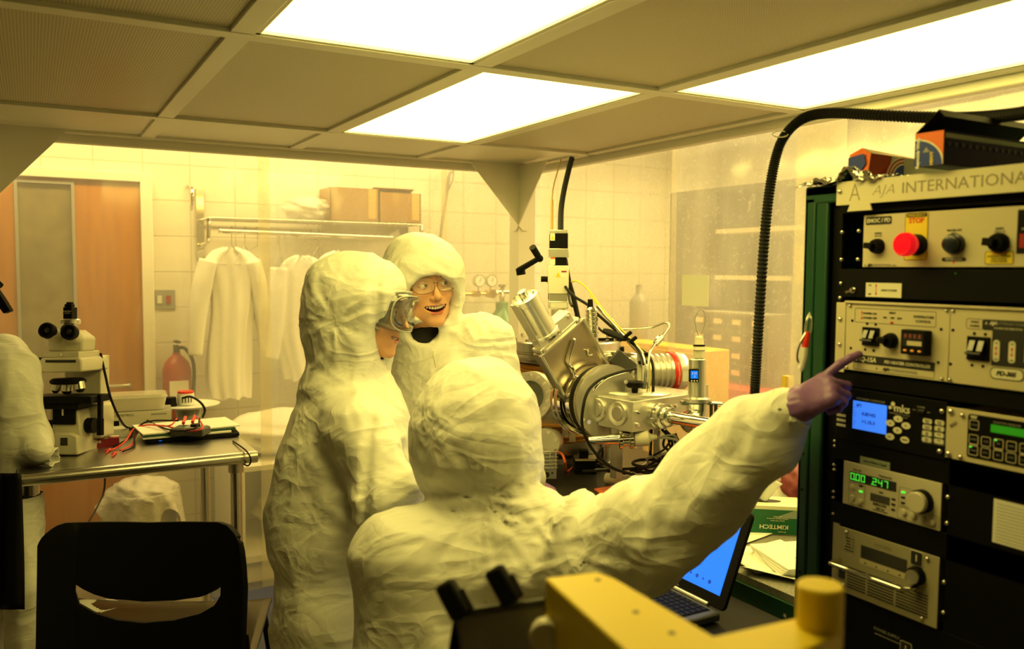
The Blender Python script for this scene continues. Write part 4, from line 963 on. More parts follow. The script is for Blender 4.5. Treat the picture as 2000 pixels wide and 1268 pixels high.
def cf(px, py, d, r, yaw, nm, n=12, glass=False, depth=.09, pitch=0, m_='aluminium', parent=None):
    F = frame(px, py, d, yaw=yaw, pitch=pitch); s = d / FPX; R_ = r * s
    m = MB(F)
    if glass: m.lathe([(R_ * .62, .012), (R_ * .62, -.004), (R_ * .68, -.006), (R_, -.004), (R_, .012), (R_ * .97, .014), (R_ * .97, .017), (R_, .019), (R_, .034), (R_ * .75, .036)], (0, 0, 0), (0, 1, 0), 48)
    else: m.lathe([(0, 0), (R_, 0), (R_, .014), (R_ * .97, .016), (R_, .018), (R_, .032), (R_ * .75, .034)], (0, 0, 0), (0, 1, 0), 48)
    m.cyl((0, .03, 0), (0, depth, 0), R_ * .76, n=40)
    o = P(nm, m, m_, parent)
    if glass: P('window_glass', MB(F).cyl((0, .004, 0), (0, .008, 0), R_ * .63, n=40), 'sight_glass', o)
    for k in range(n):
        a = 2 * PI * (k + .5) / n; P('bolt', MB(F @ T3(R_ * .83 * math.cos(a), -.004 if glass else 0, R_ * .83 * math.sin(a))).cyl((0, 0, 0), (0, -.006, 0), .0058, n=10), 'steel_mirror', o)
    return o, F
M_('sight_glass', (.06, .07, .05), .05, spec=.8, coat=.6)
vp, F = cf(1036, 773, 3.08, 47, -28, 'viewport', 14, True, .16)
m = MB(F); m.cyl((.09, .0, .012), (.135, -.006, .010), .009); m.cyl((.105, -.002, -.006), (.105, -.004, .026), .006); P('viewport_latch', m, 'steel', vp); P('latch_knob', MB(F).cyl((.13, -.006, .010), (.175, -.012, .006), .011), 'black', vp)
cf(1063, 868, 3.12, 31, -20, 'blank_flange', 8, False, .10)
m = MB(); m.lathe([(.05, .88), (.05, .89), (.035, .892), (.035, .95), (.05, .955), (.05, .965)], (c[0] + .1, c[1] - .16, 0), (c[0] + .1, c[1] - .16, 1), 28); P('foot_flange', m, 'steel')
# roll of clear tape patches on the heater tape
for px, py in ((1104, 828), (1118, 838)):
    F = frame(px, py, 3.20); P('tape_patch', MB(F).box(-.012, .012, -.004, 0, -.048, .045), 'clear_tape', ch, smooth=0)
# lid furniture: black knob, clamp bar, sensor posts
F = frame(982, 662, 3.42); m = MB(F); m.cyl((0, 0, -.012), (0, 0, .03), .014); kb = P('clamp_stem', m, 'black', lid)
m = MB(F); m.lathe([(.033, .012), (.036, .016), (.036, .034), (.030, .038), (0, .038)], (0, 0, 0), (0, 0, 1), 24); P('clamp_knob', m, 'black', lid)
m = MB(F); m.box(-.03, .10, -.03, .03, -.026, -.012); P('clamp_bar', m, 'black', lid, bev=.002)
F = frame(1036, 662, 3.4); m = MB(F); m.cyl((0, 0, -.01), (0, 0, .02), .009); m.tube([(0, 0, .03), (-.002, 0, .05), (.006, 0, .075)], .003, 6); P('feedthrough', m, 'steel', lid); P('orange_collar', MB(F).cyl((0, 0, .015), (0, 0, .03), .010), 'orange', lid)
F = frame(1196, 668, 3.40); m = MB(F); m.box(-.056, .045, -.02, .02, .004, .016); m.box(.0, .03, -.02, .02, -.085, .016); m.cyl((.03, -.01, -.03), (.045, -.01, -.03), .012); P('lift_bracket', m, 'black', lid, bev=.002)
# --- gate valve: flat square body tilted to the left
_x = np.array([.70, .38, .60]); _x /= np.linalg.norm(_x); _z = np.array([-.468, -.40, .789]); _z -= _x * (_z @ _x); _z /= np.linalg.norm(_z); _y = np.cross(_z, _x)
_B = np.array([_r, _f, _u]).T; _gx, _gy, _gz = _B @ _x, _B @ _y, _B @ _z; _go = at(1122, 705, 2.98)
GV = Matrix(((_gx[0], _gy[0], _gz[0], _go[0]), (_gx[1], _gy[1], _gz[1], _go[1]), (_gx[2], _gy[2], _gz[2], _go[2]), (0, 0, 0, 1)))
m = MB(GV); m.box(-.104, .104, 0, .048, -.19, .105); gv = P('gate_valve', m, 'plate_steel', bev=.003)
m = MB(GV)
for x in (-.106, .106): m.box(x - .005, x + .005, -.012, .004, -.20, .108)
m.box(-.108, .108, -.012, .004, .100, .109); P('valve_rim', m, 'steel_brushed', gv, bev=.0015)
m = MB(GV); m.tube([(.035, -.008, .072), (.030, -.012, .065), (-.022, -.012, .028), (-.03, -.012, .01), (-.028, -.012, -.02), (-.05, -.012, -.065), (-.066, -.010, -.085)], .0055, 10); P('valve_rib', m, 'steel_mirror', gv)
m = MB(GV); m.tube([(.052, -.002, .01), (.062, -.003, .0), (.058, -.003, -.02), (.074, -.002, -.03)], .002, 6); m.tube([(.07, -.002, .0), (.064, -.003, -.01)], .002, 6); P('scratch_mark', m, 'print_white', gv)
m = MB(GV); m.box(-.097, .097, -.004, .05, .106, .122); m.box(-.02, .075, -.006, .052, .122, .165)
P('valve_cap', m, 'aluminium_light', gv, bev=.003)
for (x, z) in ((.0, .15), (.06, .15), (.0, .13), (.085, .114), (-.085, .114)):
    P('bolt', MB(GV).cyl((x, -.006, z), (x, -.013, z), .006, n=12), 'steel_mirror', gv)
# actuator tube with slotted window and crank
m = MB(GV); m.lathe([(.052, .165), (.052, .175), (.046, .177), (.046, .30), (.049, .302), (.049, .322), (.040, .325), (0, .325)], (-.035, .022, -.02), (-.035, .022, 1), 40)
m.box(-.085, -.052, .0, .05, .11, .30); ac = P('actuator_tube', m, 'aluminium_light', gv)
P('actuator_slot', MB(GV).box(-.0715, -.0665, -.0015, .0, .20, .27), 'ink', ac, smooth=0); P('slot_plate', MB(GV).box(-.082, -.055, -.001, .0004, .175, .290), 'grey', ac, smooth=0)
for k in range(4):
    a = PI / 4 + PI / 2 * k; P('cap_screw', MB(GV).cyl((-.035 + .034 * math.cos(a), .022 + .034 * math.sin(a), .305), (-.035 + .034 * math.cos(a), .022 + .034 * math.sin(a), .312), .005), 'steel_mirror', ac)
m = MB(GV); m.cyl((-.035, .022, .305), (-.035, .022, .325), .015); P('actuator_shaft', m, 'steel', ac)
def w(px, py, d): return V(at(px, py, d))
m = MB(); m.cyl(w(1018, 537, 2.98), w(1016, 524, 2.98), .016); m.cyl(w(1013, 528, 2.97), w(1054, 504, 2.93), .0105, .0095, n=14); m.ball(w(1054, 505, 2.93), .013); cr = P('crank_arm', m, 'black', ac)
m = MB(); m.cyl(w(1053, 505, 2.93), w(1047, 494, 2.91), .006); m.cyl(w(1050, 499, 2.92), w(1040, 483, 2.89), .0115, .012, n=18); P('crank_handle', m, 'black', cr)
# --- round port stack below the gate valve
for (px, py, d, r0_, r1_, dep, mm, nm) in ((1150, 780, 3.02, .130, .130, .05, 'steel_mirror', 'port_ring'), (1172, 784, 2.99, .115, .126, .05, 'steel_mirror', 'port_tube'), (1190, 786, 2.95, .131, .131, .022, 'aluminium', 'port_flange')):
    F = frame(px, py, d, yaw=26); m = MB(F); m.lathe([(r0_ * .55, 0), (r1_, 0), (r1_, dep * .4), (r0_ * .96, dep * .45), (r0_ * .96, dep * .6), (r0_, dep * .65), (r0_, dep), (r0_ * .6, dep)], (0, 0, 0), (0, 1, 0), 64); pf = P(nm, m, mm)
m = MB(); m.tube([w(1241, 719, 2.90), w(1222, 726, 2.885), w(1190, 736, 2.88), w(1168, 752, 2.875), w(1160, 764, 2.87)], .004, 8); P('port_handle', m, 'steel_mirror', pf)
for (px, py) in ((1222, 746), (1150, 824), (1228, 800)): F = frame(px, py, 2.90); P('bolt', MB(F).cyl((0, 0, 0), (0, -.008, 0), .007, n=12), 'steel_mirror', pf)
# --- load lock box
LL = Matrix.Translation(w(1236, 785, 2.80)) @ RZ(9)      # local x away to the right, y away to the left, z up
m = MB(LL); m.box(0, .36, 0, .26, -.103, 0); ll = P('load_lock', m, 'aluminium', bev=.002)
m = MB(LL @ T3(.16, .13, 0)); m.lathe([(.118, 0), (.118, .006), (.113, .009), (0, .009)], (0, 0, 0), (0, 0, 1), 56); P('load_lock_lid', m, 'aluminium_light', ll)
m = MB(LL @ T3(.115, .10, .009)); m.cyl((0, 0, 0), (0, 0, .018), .011); m.lathe([(.026, .018), (.029, .021), (.029, .036), (.024, .040), (0, .040)], (0, 0, 0), (0, 0, 1), 28); P('lid_knob', m, 'black', ll)
for k, y in enumerate((.065, .165)):
    m = MB(LL @ T3(0, y, -.048)); m.lathe([(.022, .004), (.022, -.004), (.033, -.009), (.040, -.009), (.041, -.004), (.041, 0)], (0, 0, 0), (1, 0, 0), 40); pv = P('side_port', m, 'aluminium_light', ll)
    P('port_glass', MB(LL @ T3(0, y, -.048)).cyl((.0035, 0, 0), (-.001, 0, 0), .023, n=32), 'sight_glass', pv)
    m = MB(LL @ T3(0, y, -.048)); m.lathe([(.018, -.001), (.0225, -.001), (.0225, -.010), (.0185, -.010)], (0, 0, 0), (1, 0, 0), 32); P('port_bezel', m, 'steel_brushed', pv)
for (x, z) in ((.022, -.038), (.022, -.078)): P('bolt', MB(LL).cyl((x, 0, z), (x, -.007, z), .0065, n=14), 'steel_mirror', ll)
for (x, z) in ((.19, -.034), (.215, -.034), (.30, -.03)): P('bolt', MB(LL).cyl((x, 0, z), (x, -.007, z), .006, n=14), 'steel_mirror', ll)
P('mount_plate', MB(LL).box(.30, .375, -.012, .02, -.12, .03), 'aluminium', ll, bev=.002)
# transfer rod
R0 = LL @ Vector((.115, 0, -.055)); R1 = LL @ Vector((.115, -.34, -.052)); 
m = MB(LL); m.lathe([(.044, 0), (.044, .012), (.038, .014), (.038, .028), (.043, .030), (.043, .040), (.033, .043), (.033, .060), (.026, .064)], (.115, 0, -.055), (.115, -1, -.055), 36); P('rod_flange', m, 'steel', ll)
for k in range(6):
    a = 2 * PI * k / 6 + .3; P('bolt', MB(LL).box(.115 + .036 * math.cos(a) - .007, .115 + .036 * math.cos(a) + .007, -.040, -.014, -.055 + .036 * math.sin(a) - .006, -.055 + .036 * math.sin(a) + .006), 'steel_mirror', ll, bev=.002)
rod = P('transfer_rod', MB(LL).cyl((.115, -.02, -.055), (.118, -.36, -.052), .0205, n=32), 'steel_mirror', ll)
m = MB(LL); m.lathe([(.036, .272), (.038, .275), (.038, .43), (.034, .435), (0, .435)], (.115, 0, -.055), (.1195, -1, -.0505), 36); P('rod_handle', m, 'black_rubber', ll)
# pressure gauge standing on a curved neck
G = frame(1362, 758, 2.86); m = MB(G); m.lathe([(.046, -.048), (.046, -.036), (.04, -.034), (.03, -.03), (.03, -.026), (.0285, -.02), (.0285, .095), (.026, .098), (0, .098)], (0, 0, 0), (0, 0, 1), 36); pg = P('pressure_gauge', m, 'steel_brushed')
m = MB(G); m.lathe([(.013, .098), (.018, .10), (.018, .125), (.022, .128), (.016, .15), (.014, .17), (.006, .176)], (.006, 0, 0), (.006, 0, 1), 24); P('gauge_plug', m, 'beige_plastic', pg); P('plug_ring', MB(G).cyl((.006, 0, .140), (.006, 0, .146), .0195), 'black', pg)
P('gauge_housing', MB(G).box(-.034, -.002, -.036, -.02, .022, .066), 'black', pg, bev=.003); P('gauge_screen', MB(G).box(-.030, -.006, -.0372, -.036, .034, .060), 'screen_blue', pg, smooth=0)
text('7.97', .0105, G @ T3(-.018, -.0376, .0505), 'print_white', pg, name='screen_digits'); text('-2', .0085, G @ T3(-.018, -.0376, .0405), 'print_white', pg, name='screen_digits')
for k in range(3): P('gauge_button', MB(G).cyl((-.027 + k * .009, -.0362, .0265), (-.027 + k * .009, -.038, .0265), .0025), 'print_white', pg)
m = MB(G); m.tube([(.006, 0, .17), (-.004, 0, .20), (-.008, 0, .235), (.006, 0, .262), (.024, 0, .255), (.026, 0, .22), (.012, 0, .18)], .002, 6); P('cable_loop', m, 'grey', pg)
m = MB(G); m.tube([(0, 0, -.05), (.0, 0, -.075), (-.01, -.01, -.10), (-.045, -.03, -.12)], [.038, .037, .034, .032], 20); m.box(-.055, .055, -.02, .02, -.056, -.044); m.cyl((.04, -.03, -.05), (.075, -.03, -.052), .008); P('gauge_elbow', m, 'steel', pg)
P('red_band', MB(G).cyl((-.005, 0, -.092), (-.012, 0, -.112), .041, n=28), 'red', pg)
# --- turbo pump
TP = frame(1285, 727, 3.30, yaw=14, roll=-2)
m = MB(TP); rr = .073
prof = [(.04, -.16), (.055, -.155), (.055, -.12), (.070, -.112), (.070, -.075)]
for k in range(5): prof += [(.064, -.073 + k * .0225), (.064, -.062 + k * .0225), (.0725, -.060 + k * .0225), (.0725, -.052 + k * .0225)]
prof += [(.0745, .045), (.0755, .06), (.0755, .095), (.071, .104), (.050, .110), (0, .110)]
m.lathe(prof, (0, 0, 0), (1, 0, 0), 56); tp = P('turbo_pump', m, 'aluminium_light')
m = MB(TP); m.lathe([(.0766, .041), (.0772, .042), (.0772, .064), (.0766, .065)], (0, 0, 0), (1, 0, 0), 56); P('warning_band', m, 'red', tp)
for s_, a in (('VACUUM', -30), ('ATTENTION', 35)): text(s_, .009, TP @ RX(a * .5) @ T3(.055, -.0772, 0) @ RY(-90 if a else 0), 'print_white', tp, name='band_lettering')
P('rating_label', MB(TP @ RX(12)).box(.068, .092, -.0762, -.0755, -.02, .02), 'paper', tp, smooth=0)
m = MB(); m.tube([w(1196, 700, 3.34), w(1215, 704, 3.32), w(1232, 712, 3.3), w(1245, 722, 3.3)], [.03, .035, .05, .056], 28); P('pump_throat', m, 'steel_mirror', tp)
P('pump_bracket', MB(frame(1220, 712, 3.16, roll=40)).box(-.05, .04, 0, .05, -.028, .03), 'dark_grey', tp, bev=.003)
P('support_post', MB(frame(1251, 720, 3.05)).box(-.010, .010, 0, .02, -.10, .065), 'cream_paint', tp, bev=.001)
# --- linear drive column above the chamber
sx, sy = (lambda q: (q[0], q[1]))(at(1090, 560, 3.30))
def zz(py): return float(at(1090, py, 3.30)[2])
SV = Matrix.Translation((sx, sy, 0)) @ RZ(-math.degrees(YAW))
def blk(nm, y0, y1, w2, d2, mm, parent=None, dx=0, **k):
    return P(nm, MB(SV).box(dx - w2, dx + w2, -d2, d2, zz(y1), zz(y0)), mm, parent, **k)
dv = blk('drive_column', 519, 574, .039, .036, 'cream_paint', bev=.003)
blk('motor_cap', 450, 457, .034, .034, 'aluminium_light', dv, bev=.002); blk('motor', 457, 486, .0345, .0345, 'black', dv, bev=.002)
blk('gear_block', 486, 503, .0385, .036, 'aluminium_light', dv, bev=.002); blk('coupling', 503, 520, .024, .03, 'black', dv, dx=.006, bev=.002)
blk('drive_neck', 574, 588, .034, .034, 'steel_brushed', dv); blk('drive_base', 588, 603, .038, .036, 'aluminium_light', dv, bev=.002); blk('adapter_plate', 603, 660, .026, .026, 'steel', dv)
m = MB(SV); m.lathe([(.05, zz(667)), (.05, zz(655)), (.035, zz(653)), (.035, zz(625))], (0, 0, 0), (0, 0, 1), 28); P('column_flange', m, 'steel', dv)
def sticker(x0, x1, y0, y1, mm, par, yy=-.0372): return P('sticker', MB(SV).box(x0, x1, yy - .0006, yy, zz(y1), zz(y0)), mm, par, smooth=0)
a_ = sticker(-.034, -.016, 457, 471, 'paper', dv, -.0346)
P('warning_triangle', MB(SV).prism([(-.032, zz(469)), (-.018, zz(469)), (-.025, zz(459))], -.0360, -.0353), 'label_yellow', a_, smooth=0)
sticker(-.032, -.014, 505, 518, 'paper', dv, -.033); sticker(-.032, -.014, 503, 506, 'orange', dv, -.0338)
sticker(.008, .032, 528, 543, 'paper', dv, -.0362); sticker(.010, .030, 529, 532, 'red_dark', dv, -.0369)
P('warning_triangle', MB(SV).prism([(-.012, zz(541)), (.008, zz(541)), (-.002, zz(531))], -.0368, -.0362), 'label_yellow', dv, smooth=0)
text('!', .010, SV @ T3(-.002, -.0369, zz(537.5)), 'ink', dv)
sticker(-.030, .034, 591, 601, 'paper', dv, -.0362)
# ribbed standoff, drive cables and gas line
F = frame(1156, 640, 3.15); m = MB(F); pr = []
for k in range(9): pr += [(.021, -.07 + k * .0155), (.024, -.068 + k * .0155), (.024, -.060 + k * .0155), (.021, -.058 + k * .0155)]
m.lathe(pr + [(.015, .075)], (0, 0, 0), (0, 0, 1), 24); so = P('ribbed_feedthrough', m, 'steel'); P('feedthrough_cap', MB(F).cyl((-.006, 0, .072), (-.006, 0, .105), .012, .009), 'black', so)
F = frame(1076, 556, 3.42); m = MB(F); m.tube([(0, 0, -.06), (0, 0, .0), (-.012, 0, .02), (-.04, 0, .022)], .012, 10); P('lifting_handle', m, 'black', lid)
m = MB(); m.tube([w(1200, 643, 3.2), w(1232, 643, 3.18), w(1272, 640, 3.16), w(1299, 631, 3.1), w(1307, 637, 3.08), w(1296, 655, 3.06), w(1284, 667, 3.04), w(1272, 683, 3.0), w(1267, 705, 2.98), w(1266, 760, 2.96)], .0048, 10); gl_ = P('gas_line', m, 'steel')
m = MB(); m.cyl(w(1293, 658, 3.05), w(1280, 672, 3.04), .011, n=6); m.cyl(w(1290, 661, 3.05), w(1286, 665, 3.05), .014, n=6); P('gas_line_nut', m, 'steel', gl_)
m = MB(); m.tube([w(1168, 598, 3.2), w(1180, 612, 3.18), w(1205, 640, 3.12), w(1230, 668, 3.06), w(1252, 692, 3.0), w(1258, 720, 2.98), w(1257, 760, 2.97)], .0095, 10); P('conduit', m, 'steel', label='pale flexible conduit')
for pts, col, r_ in (([(1116, 550), (1128, 550), (1145, 562), (1165, 588), (1190, 620), (1235, 665), (1262, 698), (1266, 730), (1263, 790), (1262, 870)], 'yellow_cable', .003),
                     ([(1150, 575), (1172, 600), (1210, 640), (1250, 680), (1268, 706), (1269, 760), (1268, 880)], 'yellow_cable', .0025),
                     ([(1104, 560), (1120, 578), (1147, 595), (1165, 612), (1215, 656), (1247, 680), (1270, 700), (1276, 730), (1274, 800), (1270, 890)], 'black_rubber', .0055),
                     ([(1110, 572), (1113, 590), (1118, 598)], 'black_rubber', .005),
                     ([(1168, 640), (1180, 650), (1200, 656), (1228, 662), (1250, 690), (1257, 712)], 'black_rubber', .0045)):
    n_ = len(pts); m = MB(); m.tube([w(x, y, 3.26 - .34 * i / (n_ - 1)) for i, (x, y) in enumerate(pts)], r_, 8); P('cable', m, col)
m = MB(); m.tube([w(1178, 645, 3.1), w(1190, 650, 3.09), w(1215, 660, 3.06), w(1222, 664, 3.05)], [.007, .014, .012, .006], 8); P('cable_bundle', m, 'black_rubber')
for (px, py, r_) in ((1226, 654, -40), (1236, 664, -40), (1256, 708, -5), (1257, 694, -20)): P('cable_tie', MB(frame(px, py, 3.03, roll=r_)).box(-.016, .016, -.014, .014, -.006, .006), 'black', bev=.002)
m = MB(); m.tube([w(1242, 720, 2.86), w(1205, 729, 2.82), w(1172, 742, 2.79), w(1150, 762, 2.77), w(1140, 790, 2.76), w(1137, 830, 2.78), w(1150, 866, 2.82), w(1172, 895, 2.86), w(1200, 916, 2.9), w(1240, 928, 2.93)], .0052, 8); P('cable', m, 'black_rubber', label='black cable looping down in front of the load lock')
# parts under the load lock
F = frame(1225, 857, 2.86, roll=-3); m = MB(F); m.lathe([(.012, -.13), (.016, -.06), (.018, -.03), (.034, -.028), (.034, -.018), (.026, -.016), (.026, .006), (.034, .008), (.034, .018), (.030, .02)], (0, 0, 0), (1, 0, 0), 28); ion = P('ion_gauge', m, 'steel_mirror')
m = MB(F); m.lathe([(.024, .02), (.028, .024), (.028, .068), (.014, .078), (.008, .10)], (0, 0, 0), (1, 0, 0), 24); P('gauge_connector', m, 'beige_plastic', ion)
m = MB(); m.tube([w(1285, 855, 2.86), w(1305, 856, 2.86), w(1325, 862, 2.86), w(1330, 876, 2.87), w(1315, 890, 2.88), w(1295, 905, 2.9)], .0045, 8); m.tube([w(1285, 855, 2.86), w(1310, 850, 2.86), w(1322, 856, 2.87), w(1318, 880, 2.87)], .003, 8); P('cable', m, 'grey')
rg = np.random.RandomState(11)
for k in range(9):
    x0 = 1285 + rg.rand() * 40; y0 = 838 + rg.rand() * 12
    pts = [w(x0, y0, 2.9), w(x0 + rg.randn() * 12, y0 + 28, 2.9), w(1300 + rg.randn() * 22, 895, 2.93), w(1290 + rg.randn() * 40, 912 + rg.rand() * 8, 2.97), w(1270 + rg.randn() * 50, 918 + rg.rand() * 6, 2.99)]
    m = MB(); m.tube(pts, .003 + .002 * rg.rand(), 6); P('cable', m, ('black_rubber', 'grey', 'black_rubber')[k % 3])
for (cx_, cy_, rx_, ry_) in ((1262, 905, 26, 7), (1330, 912, 34, 7), (1300, 918, 55, 8)):
    m = MB(); m.tube([w(cx_ + rx_ * math.cos(a / 12 * 2 * PI), cy_ + ry_ * math.sin(a / 12 * 2 * PI), 2.98 - .07 * math.sin(a / 12 * 2 * PI)) for a in range(13)], .0055, 8); P('coiled_cable', m, 'black_rubber')
for dx in (0, 9):
    m = MB(); m.tube([w(1398 - dx, 790, 2.8), w(1396 - dx, 830, 2.8), w(1380 - dx, 880, 2.85), w(1340 - dx, 912, 2.92), w(1290, 918, 2.96)], .0055, 8); P('cable', m, 'black_rubber')
for (px0, px1) in ((1210, 1225), (1330, 1345)): 
    F = frame(px0, 880, 2.98); 
P('support_leg', MB(LL).box(.05, .08, .12, .15, -.29, -.103), 'aluminium', ll); P('support_leg', MB(LL).box(.27, .30, .12, .15, -.29, -.103), 'aluminium', ll)
m = MB(frame(1382, 850, 2.85)); m.lathe([(.0, 0), (.03, .002), (.034, .02), (.034, .055), (.028, .06)], (0, 0, -.05), (0, 0, 1), 24); P('drain_cup', m, 'steel', ll)
# small caged box at the foot of the chamber
CB = frame(1068, 908, 3.04, yaw=8); m = MB(CB); m.box(-.036, .036, 0, .075, -.052, .045); cg = P('fan_box', m, 'aluminium', bev=.002)
m = MB(CB)
for k in range(5): m.tube([(-.04, -.006, .04 - k * .013), (.04, -.006, .04 - k * .013)], .0018, 6, smooth=False)
for k in range(4): m.tube([(-.034 + k * .022, -.006, .046), (-.034 + k * .022, -.006, -.014)], .0018, 6, smooth=False)
m.tube([(-.04, -.006, .047), (.04, -.006, .047), (.04, .06, .047)], .0022, 6, smooth=False); P('wire_guard', m, 'steel', cg)
P('vent_hole', MB(CB).cyl((0, -.001, -.036), (0, .001, -.036), .010), 'ink', cg); P('vent_hole', MB(CB).cyl((.02, -.001, -.03), (.02, .001, -.03), .004), 'ink', cg)

# ------------------------------------------------------------------ things on the bench
BX = Matrix.Translation(V(onplane(1144, 926, 2, .881))) @ RZ(-math.degrees(YAW) + 2)
t = thing('control_box', None, 'small black control box with a dial on top, on the bench before the chamber', 'box', M=BX)
ob('case', MB(BX).box(-.042, .042, 0, .07, 0, .056), 'black', t, bev=.002); ob('name_strip', MB(BX).box(-.040, .036, -.0006, 0, .050, .055), 'print_white', t, smooth=0)
ob('top_plate', MB(BX).box(-.042, .042, 0, .07, .056, .058), 'steel', t, smooth=0); ob('dial', MB(BX).box(-.022, .012, .015, .05, .058, .086), 'black', t, bev=.003)
bz = .884
def bp(px, py, z=bz): return V(onplane(px, py, 2, z))
m = MB(); m.tube([w(1085, 882, 3.1), w(1098, 888, 3.05), w(1104, 905, 3.02), bp(1106, 921, .886), bp(1112, 919, .886), bp(1120, 912, .886)], .0045, 8); P('orange_cord', m, 'orange')
m = MB(); m.tube([bp(1168, 908), bp(1185, 918), bp(1205, 924), bp(1222, 926)], .0045, 8); ob('cord', m, 'black_rubber', t)
m = MB(); m.tube([bp(1268, 893), bp(1262, 904), bp(1248, 912), bp(1238, 918), bp(1232, 924)], .0028, 8); o = ob('grey_wire', m, 'grey'); tagp(o, 'thin pale wire trailing over the bench to the white tube', 'cord')
A_ = bp(1182, 934, .902); B_ = bp(1275, 946, .902)
t = thing('white_tube', tuple(A_), 'white plastic tube with a red label lying on the bench', 'tube')
m = MB(); m.lathe([(.012, 0), (.0185, .002), (.0195, .006), (.0195, .075), (.0185, .077), (.0185, .085), (.0195, .087), (.0195, .17)], A_, B_, 28); ob('tube_body', m, 'beige_plastic', t)
dd = (B_ - A_).normalized(); m = MB(); m.cyl(A_ + dd * .105, A_ + dd * .14, .0199, n=28); ob('red_label', m, 'red', t)
m = MB(); q1, q2, q3, q4 = bp(1160, 957, .8815), bp(1275, 936, .8815), bp(1330, 955, .8815), bp(1200, 985, .8815)
m.add([q1, q2, q3, q4] + [p_ + Vector((0, 0, .004)) for p_ in (q1, q2, q3, q4)], [(3, 2, 1, 0), (4, 5, 6, 7), (0, 1, 5, 4), (1, 2, 6, 5), (2, 3, 7, 6), (3, 0, 4, 7)]); o = ob('red_folder', m, 'orange', smooth=0); tagp(o, 'flat orange-red folder on the bench under the pointing arm', 'folder')
# ------------------------------------------------------------------ hose, cables and hook
m = MB(); path = [w(2060, 205, 1.35), w(2000, 221, 1.45), w(1900, 230, 1.62), w(1800, 229, 1.72), w(1700, 224, 1.8), w(1620, 221, 1.87), w(1570, 231, 1.92), w(1535, 262, 1.95), w(1516, 305, 1.97), w(1502, 380, 1.97), w(1492, 480, 1.97), w(1484, 600, 1.97), w(1478, 700, 1.97), w(1474, 770, 1.97)]
m.tube(path, .0125, 14, sub=30)
# ribs: raise every other ring
vs = m.v; nr = len(vs) // 14
cen = [sum((vs[i * 14 + k] for k in range(14)), Vector()) / 14 for i in range(nr)]
for i in range(nr):
    f_ = 1.0 if i % 2 else .80
    for k in range(14): vs[i * 14 + k] = cen[i] + (vs[i * 14 + k] - cen[i]) * f_
hs = thing('ribbed_hose', tuple(path[-1]), 'black ribbed hose curving over the ceiling edge and down beside the rack', 'hose')
ob('hose', m, 'black_rubber', hs, smooth=20)
m = MB(); m.tube([w(1474, 765, 1.97), w(1472, 800, 1.97), w(1470, 850, 1.98)], .0045, 8); ob('inner_cable', m, 'black', hs)
ob('tie_wrap', MB().tube([w(1524 + 15 * math.cos(a * PI / 6), 262 + 6 * math.sin(a * PI / 6), 1.94) for a in range(13)], .0015, 6), 'print_white', hs)
m = MB(); m.tube([w(1117, 309, 3.55), w(1110, 335, 3.52), w(1101, 375, 3.45), w(1096, 410, 3.38), w(1095, 452, 3.31)], .0115, 12); m.tube([w(1103, 505, 3.42), w(1110, 545, 3.42), w(1122, 590, 3.42), w(1135, 650, 3.42), w(1140, 668, 3.40)], .0105, 12); o = ob('black_cable', m, 'black_rubber'); tagp(o, 'thick black cable hanging from the ceiling edge to the drive motor', 'cable')
m = MB(); m.tube([w(1078, 390, 3.46), w(1078, 452, 3.44)], .006, 8); m.tube([w(1078, 390, 3.46), w(1082, 360, 3.6), w(1096, 312, 3.75)], .003, 6); o = ob('tan_tube', m, 'tape_brown'); tagp(o, 'thin tan tube beside the thick black cable above the motor', 'tube')
HK = at(1580, 640, 1.72)
t = thing('key_hook', tuple(HK), 'red and white handled tool hanging by a metal clip on the rack side', 'tool')
m = MB(); m.tube([w(1582, 612, 1.71), w(1576, 625, 1.7), w(1573, 645, 1.7), w(1577, 655, 1.7), w(1583, 645, 1.7), w(1584, 622, 1.7), w(1582, 612, 1.71)], .0022, 8); m.tube([w(1574, 650, 1.7), w(1561, 675, 1.7), w(1557, 700, 1.7), w(1563, 712, 1.7), w(1569, 700, 1.7)], .0025, 8); ob('clip', m, 'steel', t)
m = MB(); m.tube([w(1578, 648, 1.70), w(1575, 665, 1.70), w(1572, 680, 1.70)], [.0045, .0065, .0065], 12); ob('red_grip', m, 'red', t)
m = MB(); m.tube([w(1572, 679, 1.70), w(1569, 700, 1.70), w(1565, 718, 1.70), w(1563, 725, 1.70)], [.0068, .0075, .0062, .003], 12); ob('white_grip', m, 'white_plastic', t)
